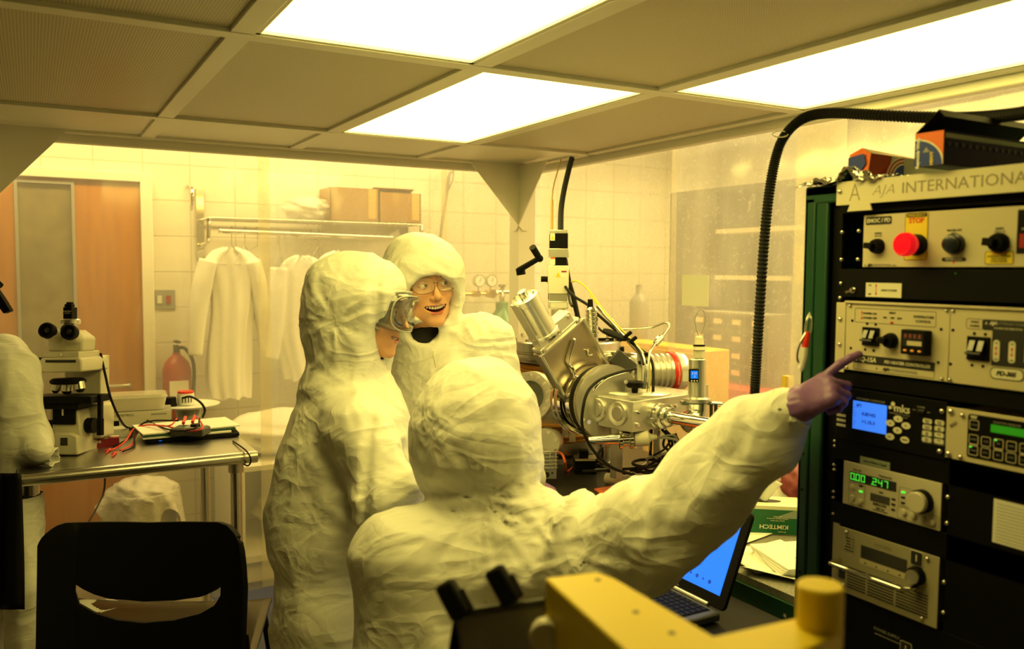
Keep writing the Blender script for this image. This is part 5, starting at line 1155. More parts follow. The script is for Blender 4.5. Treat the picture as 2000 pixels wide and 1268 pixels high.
# second carton on the rack, behind the first
def crushed(Fm):
    t = thing('wrap_carton', None, 'smaller crushed orange and blue carton behind the open one on the rack top', 'box', 'wrap cartons on the rack', M=Fm)
    L, W, H = .22, .055, .052
    v = [(0, 0, 0), (L, 0, 0), (L, W, 0), (0, W, 0), (.004, -.004, H * .95), (L, 0, H * .75), (L, W, H * .75), (.0, W * .9, H), (.008, W * .45, H * 1.22), (L, W * .5, H * .85)]
    m = MB(Fm); m.add(v, [(3, 2, 1, 0), (0, 1, 5, 4), (2, 3, 7, 6), (1, 2, 6, 9, 5)]); b = ob('carton_body', m, 'beige_plastic', t, smooth=0)
    m = MB(Fm); m.add(v, [(4, 5, 9, 8), (8, 9, 6, 7)]); ob('lid', m, 'cardboard', t, smooth=0)
    m = MB(Fm); m.add([(-.0005, y, z) if False else (x - .001, y, z) for x, y, z in v], [(0, 4, 8, 7, 3)]); e_ = ob('end_panel', m, 'orange', t, smooth=0)
    m = MB(Fm); m.add([(-.002, .004, .030), (-.002, .052, .012), (-.002, .052, .046), (-.002, .010, .050)], [(0, 1, 2, 3)]); m.add([(-.002, .004, .030), (-.002, .03, .0), (-.002, .052, .0), (-.002, .052, .012)], [(0, 1, 2, 3)]); ob('end_print', m, 'carton_print', e_, smooth=0)
    m = MB(Fm); m.add([(.0, -.001, 0), (.085, -.001, 0), (.085, -.002, H * .87), (.004, -.005, H * .94)], [(0, 1, 2, 3)]); s_ = ob('side_panel', m, 'red_orange', b, smooth=0)
    for k, (r1, mm) in enumerate(((.045, 'print_white'), (.042, 'red_orange'), (.038, 'print_white'), (.035, 'red_orange'), (.031, 'print_white'), (.028, 'carton_print'))):
        n_ = 14; m = MB(Fm); m.add([(.088, -.0055 - .0003 * k, .001)] + [(.088 - r1 * math.cos(a / n_ * PI / 2), -.0055 - .0003 * k, .001 + r1 * math.sin(a / n_ * PI / 2)) for a in range(n_ + 1)], [tuple(range(n_ + 2))]); ob('side_print', m, mm, s_, smooth=0)
    return t
M_('red_orange', (.50, .06, .012), .4)
crushed(Matrix.Translation((1.47, 1.150, 1.838)) @ RZ(-8))
# ------------------------------------------------------------------ laptop
LP = Matrix(((0, -1, 0, 1.355), (-1, 0, 0, 1.60), (0, 0, -1, 0), (0, 0, 0, 1)))
LP = Matrix.Translation((1.36, 1.59, .845)) @ RZ(-90)     # local x along hinge towards the viewer, y = away from the user, z up
t = thing('laptop', None, 'open black laptop with a bright blue screen, half hidden by the pointing arm', 'laptop', M=LP)
ob('base', MB(LP).prism(rrect(-.17, .17, -.24, 0, .012), 0, .022, T=RX(-90) @ Matrix.Identity(4)) if False else MB(LP).box(-.17, .17, -.24, 0, 0, .022), 'dark_grey', t, bev=.006)
kd = ob('keyboard_deck', MB(LP).box(-.150, .150, -.115, -.014, .022, .0226), 'black', t, smooth=0)
for r_ in range(6):
    for c_ in range(16):
        if r_ == 5 and 3 < c_ < 9: continue
        ob('key', MB(LP).box(-.147 + c_ * .0184, -.147 + c_ * .0184 + .0155, -.030 - r_ * .0165, -.030 - r_ * .0165 + .0135, .0226, .0245), 'black', kd, smooth=0)
ob('spacebar', MB(LP).box(-.09, .0, -.113, -.0995, .0226, .0245), 'black', kd, smooth=0)
ob('touchpad', MB(LP).box(-.06, .04, -.20, -.135, .022, .0224), 'grey', t, smooth=0); ob('sticker', MB(LP).box(.135, .155, -.135, -.12, .022, .0226), 'paper', t, smooth=0)
ob('hinge_bar', MB(LP).cyl((-.125, .002, .024), (.125, .002, .024), .0058, n=16), 'aluminium', t)
SC = LP @ T3(0, .004, .022) @ RX(-22)
sc = ob('screen_lid', MB(SC).prism(rrect(-.172, .172, 0, .236, .014), 0, .009), 'black', t, bev=.001)
M_('screen_glow', (0, .05, .3), .2, emit=(0.0, .19, 1.0), es=1.15)
sf = ob('screen', MB(SC).box(-.148, .148, -.0006, 0, .030, .216), 'screen_glow', sc, smooth=0)
text('DELL', .013, SC @ T3(.0, -.0008, .014), 'grey', sc, bold=.0002)
M_('screen_ink', (0, .02, .2), .4, emit=(0, .05, .45), es=.7)
m = MB(SC); m.box(-.148, .148, -.0009, -.0006, .209, .216)
for k in range(9): m.cyl((-.07 + k * .022, -.0006, .055 - .0006 * k), (-.07 + k * .022, -.001, .055 - .0006 * k), .003 if k % 2 else .0048, n=12)
for k in range(3): m.cyl((.02 + k * .013, -.0006, .14), (.02 + k * .013, -.001, .14), .0035, n=10)
m.cyl((.033, -.0006, .152), (.033, -.001, .152), .003, n=10)
for k in range(6): m.box(-.03, -.018, -.0009, -.0006, .07 + k * .006, .0725 + k * .006); m.box(.02, .036, -.0009, -.0006, .07 + k * .006, .0725 + k * .006)
ob('screen_icons', m, 'screen_ink', sf, smooth=0); ob('red_icon', MB(SC).box(.048, .055, -.001, -.0006, .1145, .118), 'red', sf, smooth=0); ob('green_icon', MB(SC).box(.030, .036, -.001, -.0006, .124, .127), 'dim_green', sf, smooth=0)
# ------------------------------------------------------------------ papers, wipes box and bags on the side bench
KB = Matrix.Translation((1.845, 1.765, .881)) @ RZ(-38)
t = thing('wipes_box', None, 'green and white box of lab wipes on the side bench beside the rack', 'tissue box', M=KB)
ob('carton', MB(KB).box(-.075, .115, 0, .11, 0, .085), 'print_white', t, bev=.001)
M_('kim_green', (.0, .13, .045), .35)
gp = ob('green_front', MB(KB).box(-.0755, .1155, -.001, 0, .002, .074), 'kim_green', t, smooth=0)
ob('green_swoosh', MB(KB).add([(.03, -.0014, .05), (.1155, -.0014, .05), (.1155, -.0014, .074), (.09, -.0014, .074)], [(0, 1, 2, 3)]), 'tape_green', gp, smooth=0)
UD = KB @ T3(0, -.0016, 0) @ RY(180)
text('KIMTECH', .017, UD @ T3(-.032, 0, -.024), 'print_white', gp, sx=1.15, bold=.0003); text('Kimwipes', .006, UD @ T3(-.055, 0, -.009), 'print_white', gp)
for k, s_ in enumerate(('Delicate Task Wipers', 'Cellulose Wipes for Laboratories', 'Paper Wipers')): text(s_, .0045, UD @ T3(-.042, 0, -.042 - k * .006), 'print_white', gp)
ob('opening', MB(KB @ T3(.01, .055, .0855)).prism([(.05 * math.cos(a * PI / 10), .02 * math.sin(a * PI / 10)) for a in range(20)], 0, .0004, T=RX(-90)), 'ink', t, smooth=0)
def tis(a, b): return (.0 + (a - .5) * (.03 + .06 * b) + .02 * b, .055 + .012 * math.sin(a * 5 + b * 3), .085 + b * .075 - abs(a - .5) * .05 * b)
ob('tissue', MB(KB).grid(tis, 12, 10), 'paper', t, thick=.0004, smooth=180)
def sheet(cx, cy, w2, h2, rot, z, lab, curl=.006, nm='paper_sheet', grp='loose papers on the side bench', th=.0012, mm='paper'):
    F = Matrix.Translation((cx, cy, z)) @ RZ(rot)
    m = MB(F); m.grid(lambda a, b: ((a - .5) * w2, (b - .5) * h2, curl * (a - .5) ** 2 * 4 * (.5 + b) + .002 * math.sin(8 * a) * b + .001), 12, 12)
    o = ob(nm, m, mm, smooth=180, thick=th); return tagp(o, lab, 'paper', grp)
sheet(1.66, 1.50, .14, .20, 30, .8825, 'crumpled paper sheet at the front edge of the side bench', .012)
sheet(1.70, 1.60, .21, .20, -12, .8845, 'white paper lying under the stack beside the rack', .004)
sheet(1.78, 1.84, .20, .22, 12, .8835, 'white sheet beneath the wipes box corner', .003)
t = thing('paper_stack', (1.74, 1.52, .888), 'stack of white printed sheets beside the green rack post', 'paper')
F = Matrix.Translation((1.76, 1.515, .889)) @ RZ(-25)
for k in range(4): ob('sheet', MB(F @ RZ(2.5 * k)).box(-.12, .12, -.10, .10, k * .006, k * .006 + .005), 'paper', t, smooth=0)
ob('printed_lines', MB(F @ RZ(7.5)).box(-.06, .01, -.05, -.045, .0232, .0236).box(-.06, .0, -.038, -.034, .0232, .0236).box(-.06, .01, -.028, -.024, .0232, .0236), 'grey', t, smooth=0)
o = ob('clear_bag', crumple((1.98, 1.93, .945), (.15, .10, .055), 9), 'bag_film', smooth=180); tagp(o, 'clear plastic bag of paper behind the wipes box', 'bag')
o = ob('dark_red_pouch', crumple((2.11, 1.83, .975), (.10, .06, .07), 12), M_('maroon', (.22, .03, .04), .5) and 'maroon', smooth=180); tagp(o, 'dark red pouch behind the plastic bag beside the rack', 'pouch')
# ================================================================== people: smooth solid bodies meshed from blended limbs
def A3(p): return np.array([float(p[0]), float(p[1]), float(p[2])])
def cap(P, a, b, ra, rb=None):
    rb = ra if rb is None else rb; a = A3(a); ab = A3(b) - a
    t = np.clip((P - a) @ ab / (ab @ ab), 0, 1)
    return np.linalg.norm(P - a - t[:, None] * ab, axis=1) - (ra + (rb - ra) * t)
def ell(P, c, r, R=None):
    Q = P - A3(c)
    if R is not None: Q = Q @ R
    r = np.array(r, float); k0 = np.linalg.norm(Q / r, axis=1); k1 = np.linalg.norm(Q / r ** 2, axis=1)
    return k0 * (k0 - 1) / np.maximum(k1, 1e-9)
def smin(a, b, k): h = np.maximum(k - np.abs(a - b), 0) / k; return np.minimum(a, b) - h * h * k * .25
def smax(a, b, k): return -smin(-a, -b, k)
def union(k, *ds):
    d = ds[0]
    for e in ds[1:]: d = smin(d, e, k)
    return d
def vnoise(P, seed=0):
    I = np.floor(P).astype(np.int64); F = P - I; F = F * F * F * (F * (F * 6 - 15) + 10)
    def h(x, y, z):
        n = (x * 73856093) ^ (y * 19349663) ^ (z * 83492791) ^ (seed * 2654435761)
        n = (n ^ (n >> 13)) * 1274126177 & 0x7fffffff; n = (n ^ (n >> 16)) & 0xffff
        return n / 65535.0
    o = 0
    for dx in (0, 1):
        for dy in (0, 1):
            for dz in (0, 1):
                wt = (F[:, 0] if dx else 1 - F[:, 0]) * (F[:, 1] if dy else 1 - F[:, 1]) * (F[:, 2] if dz else 1 - F[:, 2])
                o = o + wt * h(I[:, 0] + dx, I[:, 1] + dy, I[:, 2] + dz)
    return o
def ridge(P, seed=0): return 1 - np.abs(2 * vnoise(P, seed) - 1) * 2
_rs = np.random.RandomState(8)
_DIR = [np.linalg.qr(_rs.randn(3, 3))[0] for _ in range(6)]
def crumple_d(P, amp, f=9, seed=0):
    """long sharp creases lying in several directions, fading in and out, over broad soft facets"""
    o = amp * 1.25 * np.maximum(ridge(P * f * .6 + seed, seed), -.7) + amp * .5 * np.maximum(ridge(P * f * 1.2 + seed + 5, seed + 3), -.3)
    for k in range(5):
        Q = P @ _DIR[(k + seed) % 6]
        W = Q * np.array([f * .42, f * 1.75, f * 1.3]) + .35 * np.stack([vnoise(P * 5 + k, seed + 5)] * 3, 1)
        msk = np.clip(vnoise(P * f * .6 + 11 * k, seed + 20 + k) * 3.2 - 1.3, 0, 1)
        o = o + amp * .46 * msk * np.maximum(ridge(W, seed + 30 + k), 0) ** 1.5
    return o
def folds(P, a, b, amp, fa=13, fp=3.2, seed=0, twist=0.0):
    """sharp gathers running round a limb from a to b"""
    a = A3(a); d = A3(b) - a; L = np.linalg.norm(d); d = d / L
    x = np.cross(d, [0, 0, 1.0]); x /= np.linalg.norm(x); y = np.cross(d, x)
    Q = P - a; t = Q @ d; u_ = Q @ x; v_ = Q @ y
    W = np.stack([t * fa + (u_ * 1.0 + v_) * fa * twist, u_ * fp, v_ * fp], 1)
    W = W + .5 * np.stack([vnoise(P * 5, seed + 9)] * 3, 1)
    m = np.clip(1 - np.maximum(-t, t - L) / .05, 0, 1) * np.clip(1 - (np.sqrt(u_ ** 2 + v_ ** 2) - .13) / .05, 0, 1)
    return amp * m * (np.maximum(ridge(W, seed), -.35) + .35 * np.maximum(ridge(W * 2.1, seed + 3), -.2))
def radial(P, c, amp, n=9, r=.16, seed=0):
    """creases fanning out from a pucker, seen in the plane of the view"""
    Q = P - A3(c); x, z = Q @ VR[:, 0], Q @ VR[:, 2]; a = np.arctan2(z, x); q = np.sqrt(x * x + z * z)
    W = np.stack([np.cos(a) * n * .5 + 7, np.sin(a) * n * .5 + 7, q * 3], 1)
    return amp * np.clip(q / .03, 0, 1) * np.clip(1 - q / r, 0, 1) ** .5 * np.maximum(ridge(W, seed), -.1) ** 1 
def sdf_mesh(fn, lo, hi, h):
    lo = np.array(lo, float); hi = np.array(hi, float); n = np.ceil((hi - lo) / h).astype(int) + 1
    # coarse pass marks the blocks near the surface; only those are sampled finely
    B = 6; nb = -(-n // B); cc = [lo[i] + (np.arange(nb[i]) + .5) * B * h for i in range(3)]
    G = np.stack(np.meshgrid(*cc, indexing='ij'), -1).reshape(-1, 3)
    near = (np.abs(fn(G)) < B * h * 1.15 + .03).reshape(nb)
    D = np.full(nb * B, 9.0, np.float32)
    cd_ = fn(G).reshape(nb)
    D = np.repeat(np.repeat(np.repeat(np.where(cd_ > 0, 9.0, -9.0), B, 0), B, 1), B, 2).astype(np.float32)
    idx = np.argwhere(near); off = np.stack(np.meshgrid(*[np.arange(B)] * 3, indexing='ij'), -1).reshape(-1, 3)
    for s in range(0, len(idx), 1500):
        I = (idx[s:s + 1500, None, :] * B + off[None]).reshape(-1, 3)
        D[I[:, 0], I[:, 1], I[:, 2]] = fn(lo + I * h)
    S_ = D < 0; n = np.array(D.shape)
    c = np.zeros(n - 1, int)
    for dx in (0, 1):
        for dy in (0, 1):
            for dz in (0, 1): c += S_[dx:n[0] - 1 + dx, dy:n[1] - 1 + dy, dz:n[2] - 1 + dz]
    act = (c > 0) & (c < 8); ids = -np.ones(n - 1, np.int64); cells = np.argwhere(act); ids[act] = np.arange(len(cells))
    acc = np.zeros((len(cells), 3)); cnt = np.zeros(len(cells))
    corners = [(a, b, d) for a in (0, 1) for b in (0, 1) for d in (0, 1)]
    for p in corners:
        for ax in range(3):
            if p[ax]: continue
            q = list(p); q[ax] = 1
            v0 = D[cells[:, 0] + p[0], cells[:, 1] + p[1], cells[:, 2] + p[2]]; v1 = D[cells[:, 0] + q[0], cells[:, 1] + q[1], cells[:, 2] + q[2]]
            m = (v0 < 0) != (v1 < 0); t = np.where(m, v0 / np.where(m, v0 - v1, 1), 0)
            pt = np.tile(np.array(p, float), (len(cells), 1)); pt[:, ax] += t
            acc[m] += pt[m]; cnt[m] += 1
    V_ = lo + (cells + acc / cnt[:, None]) * h
    faces = []
    for ax in range(3):
        b_, c_ = (ax + 1) % 3, (ax + 2) % 3
        s0 = [slice(1, n[i] - 1) for i in range(3)]; s1 = list(s0); s0[ax] = slice(0, n[ax] - 1); s1[ax] = slice(1, n[ax])
        a0 = S_[tuple(s0)]; a1 = S_[tuple(s1)]; E_ = np.argwhere(a0 != a1)
        fl = a0[E_[:, 0], E_[:, 1], E_[:, 2]]
        E_ = E_ + np.array([0 if i == ax else 1 for i in range(3)])
        def cid(db, dc):
            Z = E_.copy(); Z[:, b_] -= db; Z[:, c_] -= dc; return ids[Z[:, 0], Z[:, 1], Z[:, 2]]
        q = np.stack([cid(1, 1), cid(0, 1), cid(0, 0), cid(1, 0)], 1); q[~fl] = q[~fl][:, ::-1]
        faces.append(q[(q >= 0).all(1)])
    return V_, np.concatenate(faces)
def solid(name, fn, lo, hi, h, mats, parent, matfn=None, relax=1):
    Vv, Fc = sdf_mesh(fn, lo, hi, h)
    for _ in range(relax):
        s = np.zeros_like(Vv); k = np.zeros(len(Vv))
        for a, b in ((0, 1), (1, 2), (2, 3), (3, 0)):
            np.add.at(s, Fc[:, a], Vv[Fc[:, b]]); np.add.at(k, Fc[:, a], 1); np.add.at(s, Fc[:, b], Vv[Fc[:, a]]); np.add.at(k, Fc[:, b], 1)
        Vv = Vv * .5 + .5 * s / k[:, None]
    W = WM[parent].inverted() if parent else Matrix.Identity(4)
    M3 = np.array(W)[:3, :3]; tr = np.array(W)[:3, 3]
    me = bpy.data.meshes.new(name); L = Vv @ M3.T + tr
    me.vertices.add(len(L)); me.vertices.foreach_set('co', L.ravel())
    me.loops.add(len(Fc) * 4); me.loops.foreach_set('vertex_index', Fc.ravel().astype(np.int32))
    me.polygons.add(len(Fc)); me.polygons.foreach_set('loop_start', np.arange(len(Fc), dtype=np.int32) * 4)
    for x in (mats if isinstance(mats, (list, tuple)) else [mats]): me.materials.append(MATS[x])
    if matfn is not None: me.polygons.foreach_set('material_index', matfn(Vv[Fc].mean(1)).astype(np.int32))
    me.update(calc_edges=True); me.validate()
    me.polygons.foreach_set('use_smooth', [True] * len(me.polygons))
    o = bpy.data.objects.new(name, me); COL.objects.link(o)
    if parent: o.parent = parent
    WM[o] = WM[parent] if parent else Matrix.Identity(4)
    return o
def inv(F):
    Fi = np.array(F.inverted()); return lambda P: P @ Fi[:3, :3].T + Fi[:3, 3]

def head(F, parent, smile=.6, openm=1.0, mw=1.0, h=.0026, gaze=.002, jaw=0.0):
    """head in frame F: x to one side, -y is where the face looks, z up; origin between the ears at eye level"""
    L = inv(F)
    zc = -.072
    def lipsd(Q):
        X = Q.copy(); X[:, 0] = Q[:, 0] / mw; X[:, 2] = Q[:, 2] - smile * 13 * X[:, 0] ** 2
        X[:, 1] = Q[:, 1] - 12 * Q[:, 0] ** 2 * 1.0
        o = openm * .009
        up = union(.003, cap(X, (-.026, -.0925, zc - .001), (-.011, -.0955, zc + o * .55), .0028, .0042), cap(X, (-.011, -.0955, zc + o * .55), (0, -.0965, zc + o * .4), .0042, .0038), cap(X, (.011, -.0955, zc + o * .55), (0, -.0965, zc + o * .4), .0042, .0038), cap(X, (.026, -.0925, zc - .001), (.011, -.0955, zc + o * .55), .0028, .0042))
        lo_ = union(.003, cap(X, (-.026, -.0925, zc - .001), (-.010, -.094, zc - o * .95 - .003), .0028, .0052), cap(X, (-.010, -.094, zc - o * .95 - .003), (.010, -.094, zc - o * .95 - .003), .0052), cap(X, (.026, -.0925, zc - .001), (.010, -.094, zc - o * .95 - .003), .0028, .0052))
        cav = ell(X, (0, -.094, zc - o * .2), (.0235, .022, max(o * .85, .0018)))
        return np.minimum(up, lo_), cav
    def fn(P):
        Q = L(P)
        d = union(.035, ell(Q, (0, .014, .032), (.077, .097, .090)), ell(Q, (0, -.022, -.030), (.060 + jaw * .7, .070, .086)), ell(Q, (0, -.036, -.088), (.043 + jaw, .050, .034)))
        Qa = Q.copy(); Qa[:, 0] = np.abs(Q[:, 0])
        d = smin(d, ell(Q, (0, -.078, -.114), (.024, .018, .015)), .024)
        d = smin(d, cap(Qa, (.0, -.090, .024), (.036, -.082, .024), .007), .02)
        d = smin(d, ell(Qa, (.042, -.066, -.038 + .004 * smile), (.021, .020, .020)), .022)
        d = smax(d, -ell(Qa, (.031, -.100, .000), (.017, .015, .0095)), .012)
        d = smin(d, cap(Q, (0, -.090, .010), (0, -.113, -.034), .0065, .0095), .010)
        d = smin(d, ell(Q, (0, -.112, -.037), (.0105, .0105, .0095)), .006)
        d = smin(d, ell(Qa, (.0125, -.101, -.041), (.0075, .0095, .0075)), .006)
        d = smax(d, -ell(Qa, (.0062, -.108, -.0475), (.0034, .0055, .0035)), .002)
        d = smin(d, union(.003, cap(Qa, (.018, -.0865, .001), (.030, -.0925, .0072), .0031), cap(Qa, (.030, -.0925, .0072), (.045, -.081, .001), .0028)), .004)
        d = smin(d, union(.003, cap(Qa, (.018, -.0865, -.001), (.031, -.0905, -.0075), .0028), cap(Qa, (.031, -.0905, -.0075), (.045, -.081, .0), .0024)), .005)
        # muzzle and fold beside the mouth
        d = smin(d, ell(Q, (0, -.076, -.070), (.030, .020, .024)), .02)
        d = smax(d, -cap(Qa, (.019, -.104, -.046), (.038, -.090, -.068), .0022), .006)
        lp, cv = lipsd(Q)
        d = smin(d, lp, .004); d = smax(d, -cv, .002)
        d = smin(d, ell(Qa, (.078, .012, -.012), (.008, .018, .030)), .006)
        d = smin(d, cap(Q, (0, .022, -.07), (0, .045, -.19), .054, .058), .03)
        return d
    def mf(C):
        Q = L(C); lp, cv = lipsd(Q); m = np.zeros(len(Q)); m[(cv < .0016)] = 2; m[(lp < .0008) & (Q[:, 1] < -.075)] = 1
        return m
    cs = [F @ Vector((x, y, z)) for x in (-.1, .1) for y in (-.13, .13) for z in (-.25, .14)]
    lo = np.min([list(c) for c in cs], 0); hi = np.max([list(c) for c in cs], 0)
    body = solid('body', fn, lo, hi, h, ['skin', 'skin_lip', 'mouth_dark'], parent, mf)
    for s in (-1, 1):
        e = ob('eyeball', MB(F).ball((s * .031, -.0795, 0), .0125, 24), 'eye_white', parent, smooth=180)
        ob('iris', MB(F @ T3(s * .031, -.0795, 0)).ball((gaze, -.0098, 0), (.0064, .0036, .0064), 16), 'eye_dark', e, smooth=180)
        m = MB(F); m.tube([(s * .013, -.0965, .026), (s * .026, -.0985, .031), (s * .045, -.084, .027)], [.0022, .0032, .0014], 8); ob('eyebrow', m, 'hair_brown', parent, smooth=180)
    if openm > .3:
        m = MB(F)
        for k in range(8):
            x = -.0185 + k * .0053; y = -.0905 + 12 * x * x * mw ** 2; z = smile * 13 * x * x + zc + openm * .0015
            m.cbox((x * mw, y, z), (.0049 * mw, .004, .0085), mi=0)
        ob('teeth', m, 'teeth', parent, bev=.0008)
    return body

def hand(name, F, mat_, parent, curls, side=1, spread=1.0, thumb=(.6, .7, -.35), h=.0025, cuff=.05, scale=1.0, wr=.0, palm=1.0):
    """hand in frame F: x towards the fingertips, z out of the back of the hand, thumb on the +y*side edge"""
    L = inv(F); S_ = scale
    seg = []; ys = [.029, .010, -.010, -.028]
    ln = [(.043, .026, .021), (.047, .030, .023), (.043, .028, .022), (.034, .021, .019)]
    for i in range(4):
        y = ys[i] * side; b = np.array([.088 - (.006 if i in (0, 2) else (.014 if i == 3 else 0)), y, 0.0])
        seg.append((np.array([.012, y * .62, 0]), b - np.array([.006 * (palm > 1), 0, .006 * (palm > 1)]), .0155 * palm, .0125 * (1 + (palm - 1) * .6), 0))
        ang = 0; sp = (1.5 - i) * .07 * side * spread; r = (.0100, .0102, .0098, .0086)[i]
        for j in range(3):
            ang += math.radians(curls[i][j]); d = np.array([math.cos(ang) * math.cos(sp), math.cos(ang) * math.sin(sp), -math.sin(ang)])
            e = b + d * ln[i][j]; seg.append((b, e, r - .0008 * j, r - .0008 * (j + 1), i + 1)); b = e
    t = np.array([thumb[0], thumb[1] * side, thumb[2]]); t /= np.linalg.norm(t)
    a = np.array([.018, .018 * side, -.006]); b = a + t * .045; c = b + (t + np.array([.5, -.1 * side, 0])) / np.linalg.norm(t + np.array([.5, -.1 * side, 0])) * .030
    e = c + np.array([.9, -.15 * side, -.1]) * .026
    seg += [(a, b, .017, .0125, 5), (b, c, .0125, .0108, 5), (c, e, .0108, .0088, 5)]
    def fn(P):
        Q = L(P) / S_
        d = union(.012, cap(Q, (-cuff, 0, 0), (.01, 0, 0), .027 * (1 + (palm - 1) * .5), .024 * palm), *[cap(Q, s[0], s[1], s[2], s[3]) for s in seg if s[4] == 0])
        for g in range(1, 6):
            f_ = union(.004, *[cap(Q, s[0], s[1], s[2], s[3]) for s in seg if s[4] == g]); d = smin(d, f_, .008 if g < 5 else .016)
        if wr: d = d - wr * np.maximum(ridge(np.stack([Q[:, 0] * 60 + 8 * vnoise(Q * 30, 2), Q[:, 1] * 22, Q[:, 2] * 22], 1), 3), 0) * np.clip((.05 - Q[:, 0]) / .06 + .5, 0.25, 1)
        return d * S_
    pts = [F @ Vector(tuple(p * S_)) for s in seg for p in (s[0], s[1])] + [F @ Vector((-cuff * S_, 0, 0))]
    lo = np.min([list(p) for p in pts], 0) - .035; hi = np.max([list(p) for p in pts], 0) + .035
    return solid(name, fn, lo, hi, h, mat_, parent)
def axframe(o, x, zhint):
    x = Vector(x).normalized(); z = Vector(zhint); z = (z - x * z.dot(x)).normalized(); y = z.cross(x)
    return Matrix(((x[0], y[0], z[0], o[0]), (x[1], y[1], z[1], o[1]), (x[2], y[2], z[2], o[2]), (0, 0, 0, 1)))
VR = np.array([_r, _f, _u]).T          # columns: right, away, up of the view, used only to size ellipsoids
def vell(P, px, py, d, rx, ry, rz): return ell(P, at(px, py, d), (rx, ry, rz), VR)
def wp(px, py, d): return at(px, py, d)
# ------------------------------------------------------------------ front person, seen from behind, pointing at the rack
b3 = at(900, 1268, 1.85)
p3 = thing('person', (b3[0], b3[1], 0), 'person in white coverall seen from behind, pointing at the rack with a purple glove', 'person')
s3 = 1.95 / FPX
SH, EL, FM, WR = wp(1078, 1082, 1.86), wp(1266, 1040, 1.78), wp(1386, 938, 1.74), wp(1490, 850, 1.70)
CU = wp(1537, 806, 1.66)
hip3 = wp(895, 1330, 1.86)
def bh3(P):    # hood
    d = union(.05, vell(P, 934, 838, 1.95, 112 * s3, .150, 126 * s3), vell(P, 929, 890, 1.95, 110 * s3, .14, 88 * s3))
    return d
def bb3(P):
    d = union(.06, cap(P, wp(838, 1085, 1.86), wp(1030, 1075, 1.88), .098), cap(P, wp(820, 1150, 1.86), wp(800, 1420, 1.86), .135, .135), cap(P, wp(1000, 1140, 1.88), wp(990, 1420, 1.86), .125, .13), cap(P, wp(775, 1090, 1.82), wp(838, 1085, 1.86), .075, .09))
    nk = vell(P, 940, 992, 1.92, .122, .115, .075)
    d = smin(d, nk, .05)
    la = union(.04, cap(P, wp(768, 1098, 1.81), wp(752, 1330, 1.76), .070, .062), cap(P, wp(752, 1330, 1.76), wp(900, 1430, 1.9), .06, .05))
    ra = union(.05, cap(P, SH, EL, .090, .086), cap(P, EL, FM, .086, .074), cap(P, FM, WR, .074, .068), cap(P, WR, CU, .068, .050))
    d = smin(smin(d, la, .03), ra, .05)
    hp = A3(hip3); hp = np.array([hp[0], hp[1], .62])
    d = smin(d, cap(P, wp(895, 1360, 1.86), hp, .19, .18), .08)
    for s in (-1, 1):
        hl = hp + np.array([.09 * s * .87, -.09 * s * .49, 0]); kn = hl + np.array([.26 + .05 * s, .08, -.03]); an = kn + np.array([-.05, -.08, -.46]); 
        d = smin(d, union(.04, cap(P, hl, kn, .095, .07), cap(P, kn, an, .07, .05), cap(P, an, an + np.array([.06, .12, -.02]), .045, .04)), .04)
    return d
def c3(P):
    dh = bh3(P); db = bb3(P); d = smin(db, dh, .022)
    # cinched crease where hood meets collar
    m = np.abs(d) < .05; Q = P[m]
    if len(Q):
        e = crumple_d(Q, .010, 6.0, 3)
        e = e + folds(Q, SH - np.array([.05, 0, 0]), EL, .014, 14, 2.8, 11, .35) + folds(Q, EL, WR, .0085, 8, 4.5, 13, .9) + folds(Q, wp(900, 1120, 1.8), wp(900, 1420, 1.8), .009, 5, 7.5, 17, .6)
        u1 = vell(Q, 935, 982, 1.95, .150, .16, .016); e = e - .010 * np.clip(1 - np.abs(u1) / .02, 0, 1)
        hz = np.abs(dh[m]) < .04; e = e + np.where(hz, .004 * ridge(np.stack([Q @ VR[:, 0] * 9, Q @ VR[:, 1] * 9, Q @ VR[:, 2] * 16], 1), 23), 0)
        hx = (Q - A3(wp(915, 840, 1.95))) @ VR[:, 0]; hzz = Q @ VR[:, 2]; e = e + np.where(hz, .0022 * np.clip(1 - np.abs(hx - .04 * np.sin(hzz * 6)) / .004, 0, 1), 0) + radial(Q, wp(940, 985, 1.8), .007, 13, .20, 27) + radial(Q, wp(1090, 1060, 1.8), .007, 11, .20, 29)
        dd = d[m] - e; d = d.copy(); d[m] = dd
    return d
lo = np.array([.30, .90, .0]); hi = np.array([1.62, 2.45, 1.50])
solid('coverall', c3, lo, hi, .0075, 'suit_cloth', p3)
# head and neck inside the hood, part of the same body down to the chest
def bd3(P): return union(.04, vell(P, 934, 835, 1.95, .080, .10, .115), cap(P, wp(938, 900, 1.95), wp(938, 1040, 1.9), .055, .06), cap(P, wp(870, 1100, 1.90), wp(1010, 1095, 1.90), .05), cap(P, wp(938, 1090, 1.92), wp(905, 1330, 1.90), .07, .09))
solid('body', bd3, A3(at(938, 1100, 1.9)) - np.array([.32, .32, .5]), A3(at(938, 1100, 1.9)) + np.array([.32, .32, .55]), .014, 'skin', p3)
tip = onplane(1679, 694, 0, 1.385); wrp = wp(1552, 796, 1.645)
HF = axframe(Vector(wrp), Vector(tip) - Vector(wrp), Vector((-.55, -.25, .8)))
hsc = float(np.linalg.norm(tip - wrp)) / .172
HF2 = HF @ RZ(-10)
hand('glove', HF2, 'glove_purple', p3, [(-4, 10, 8), (55, 75, 45), (62, 78, 50), (66, 80, 50)], side=1, thumb=(.75, .35, -.55), cuff=.022, scale=hsc, wr=.0018, palm=1.4)
def cuffp(a, b): 
    an = 2 * PI * a; F = axframe(Vector(CU), Vector(CU) - Vector(WR), (0, 0, 1)); r = .041 + .006 * math.sin(an * 7) * b + .003 * math.sin(an * 17)
    return F @ Vector((.004 + .014 * b, r * math.cos(an), r * math.sin(an)))
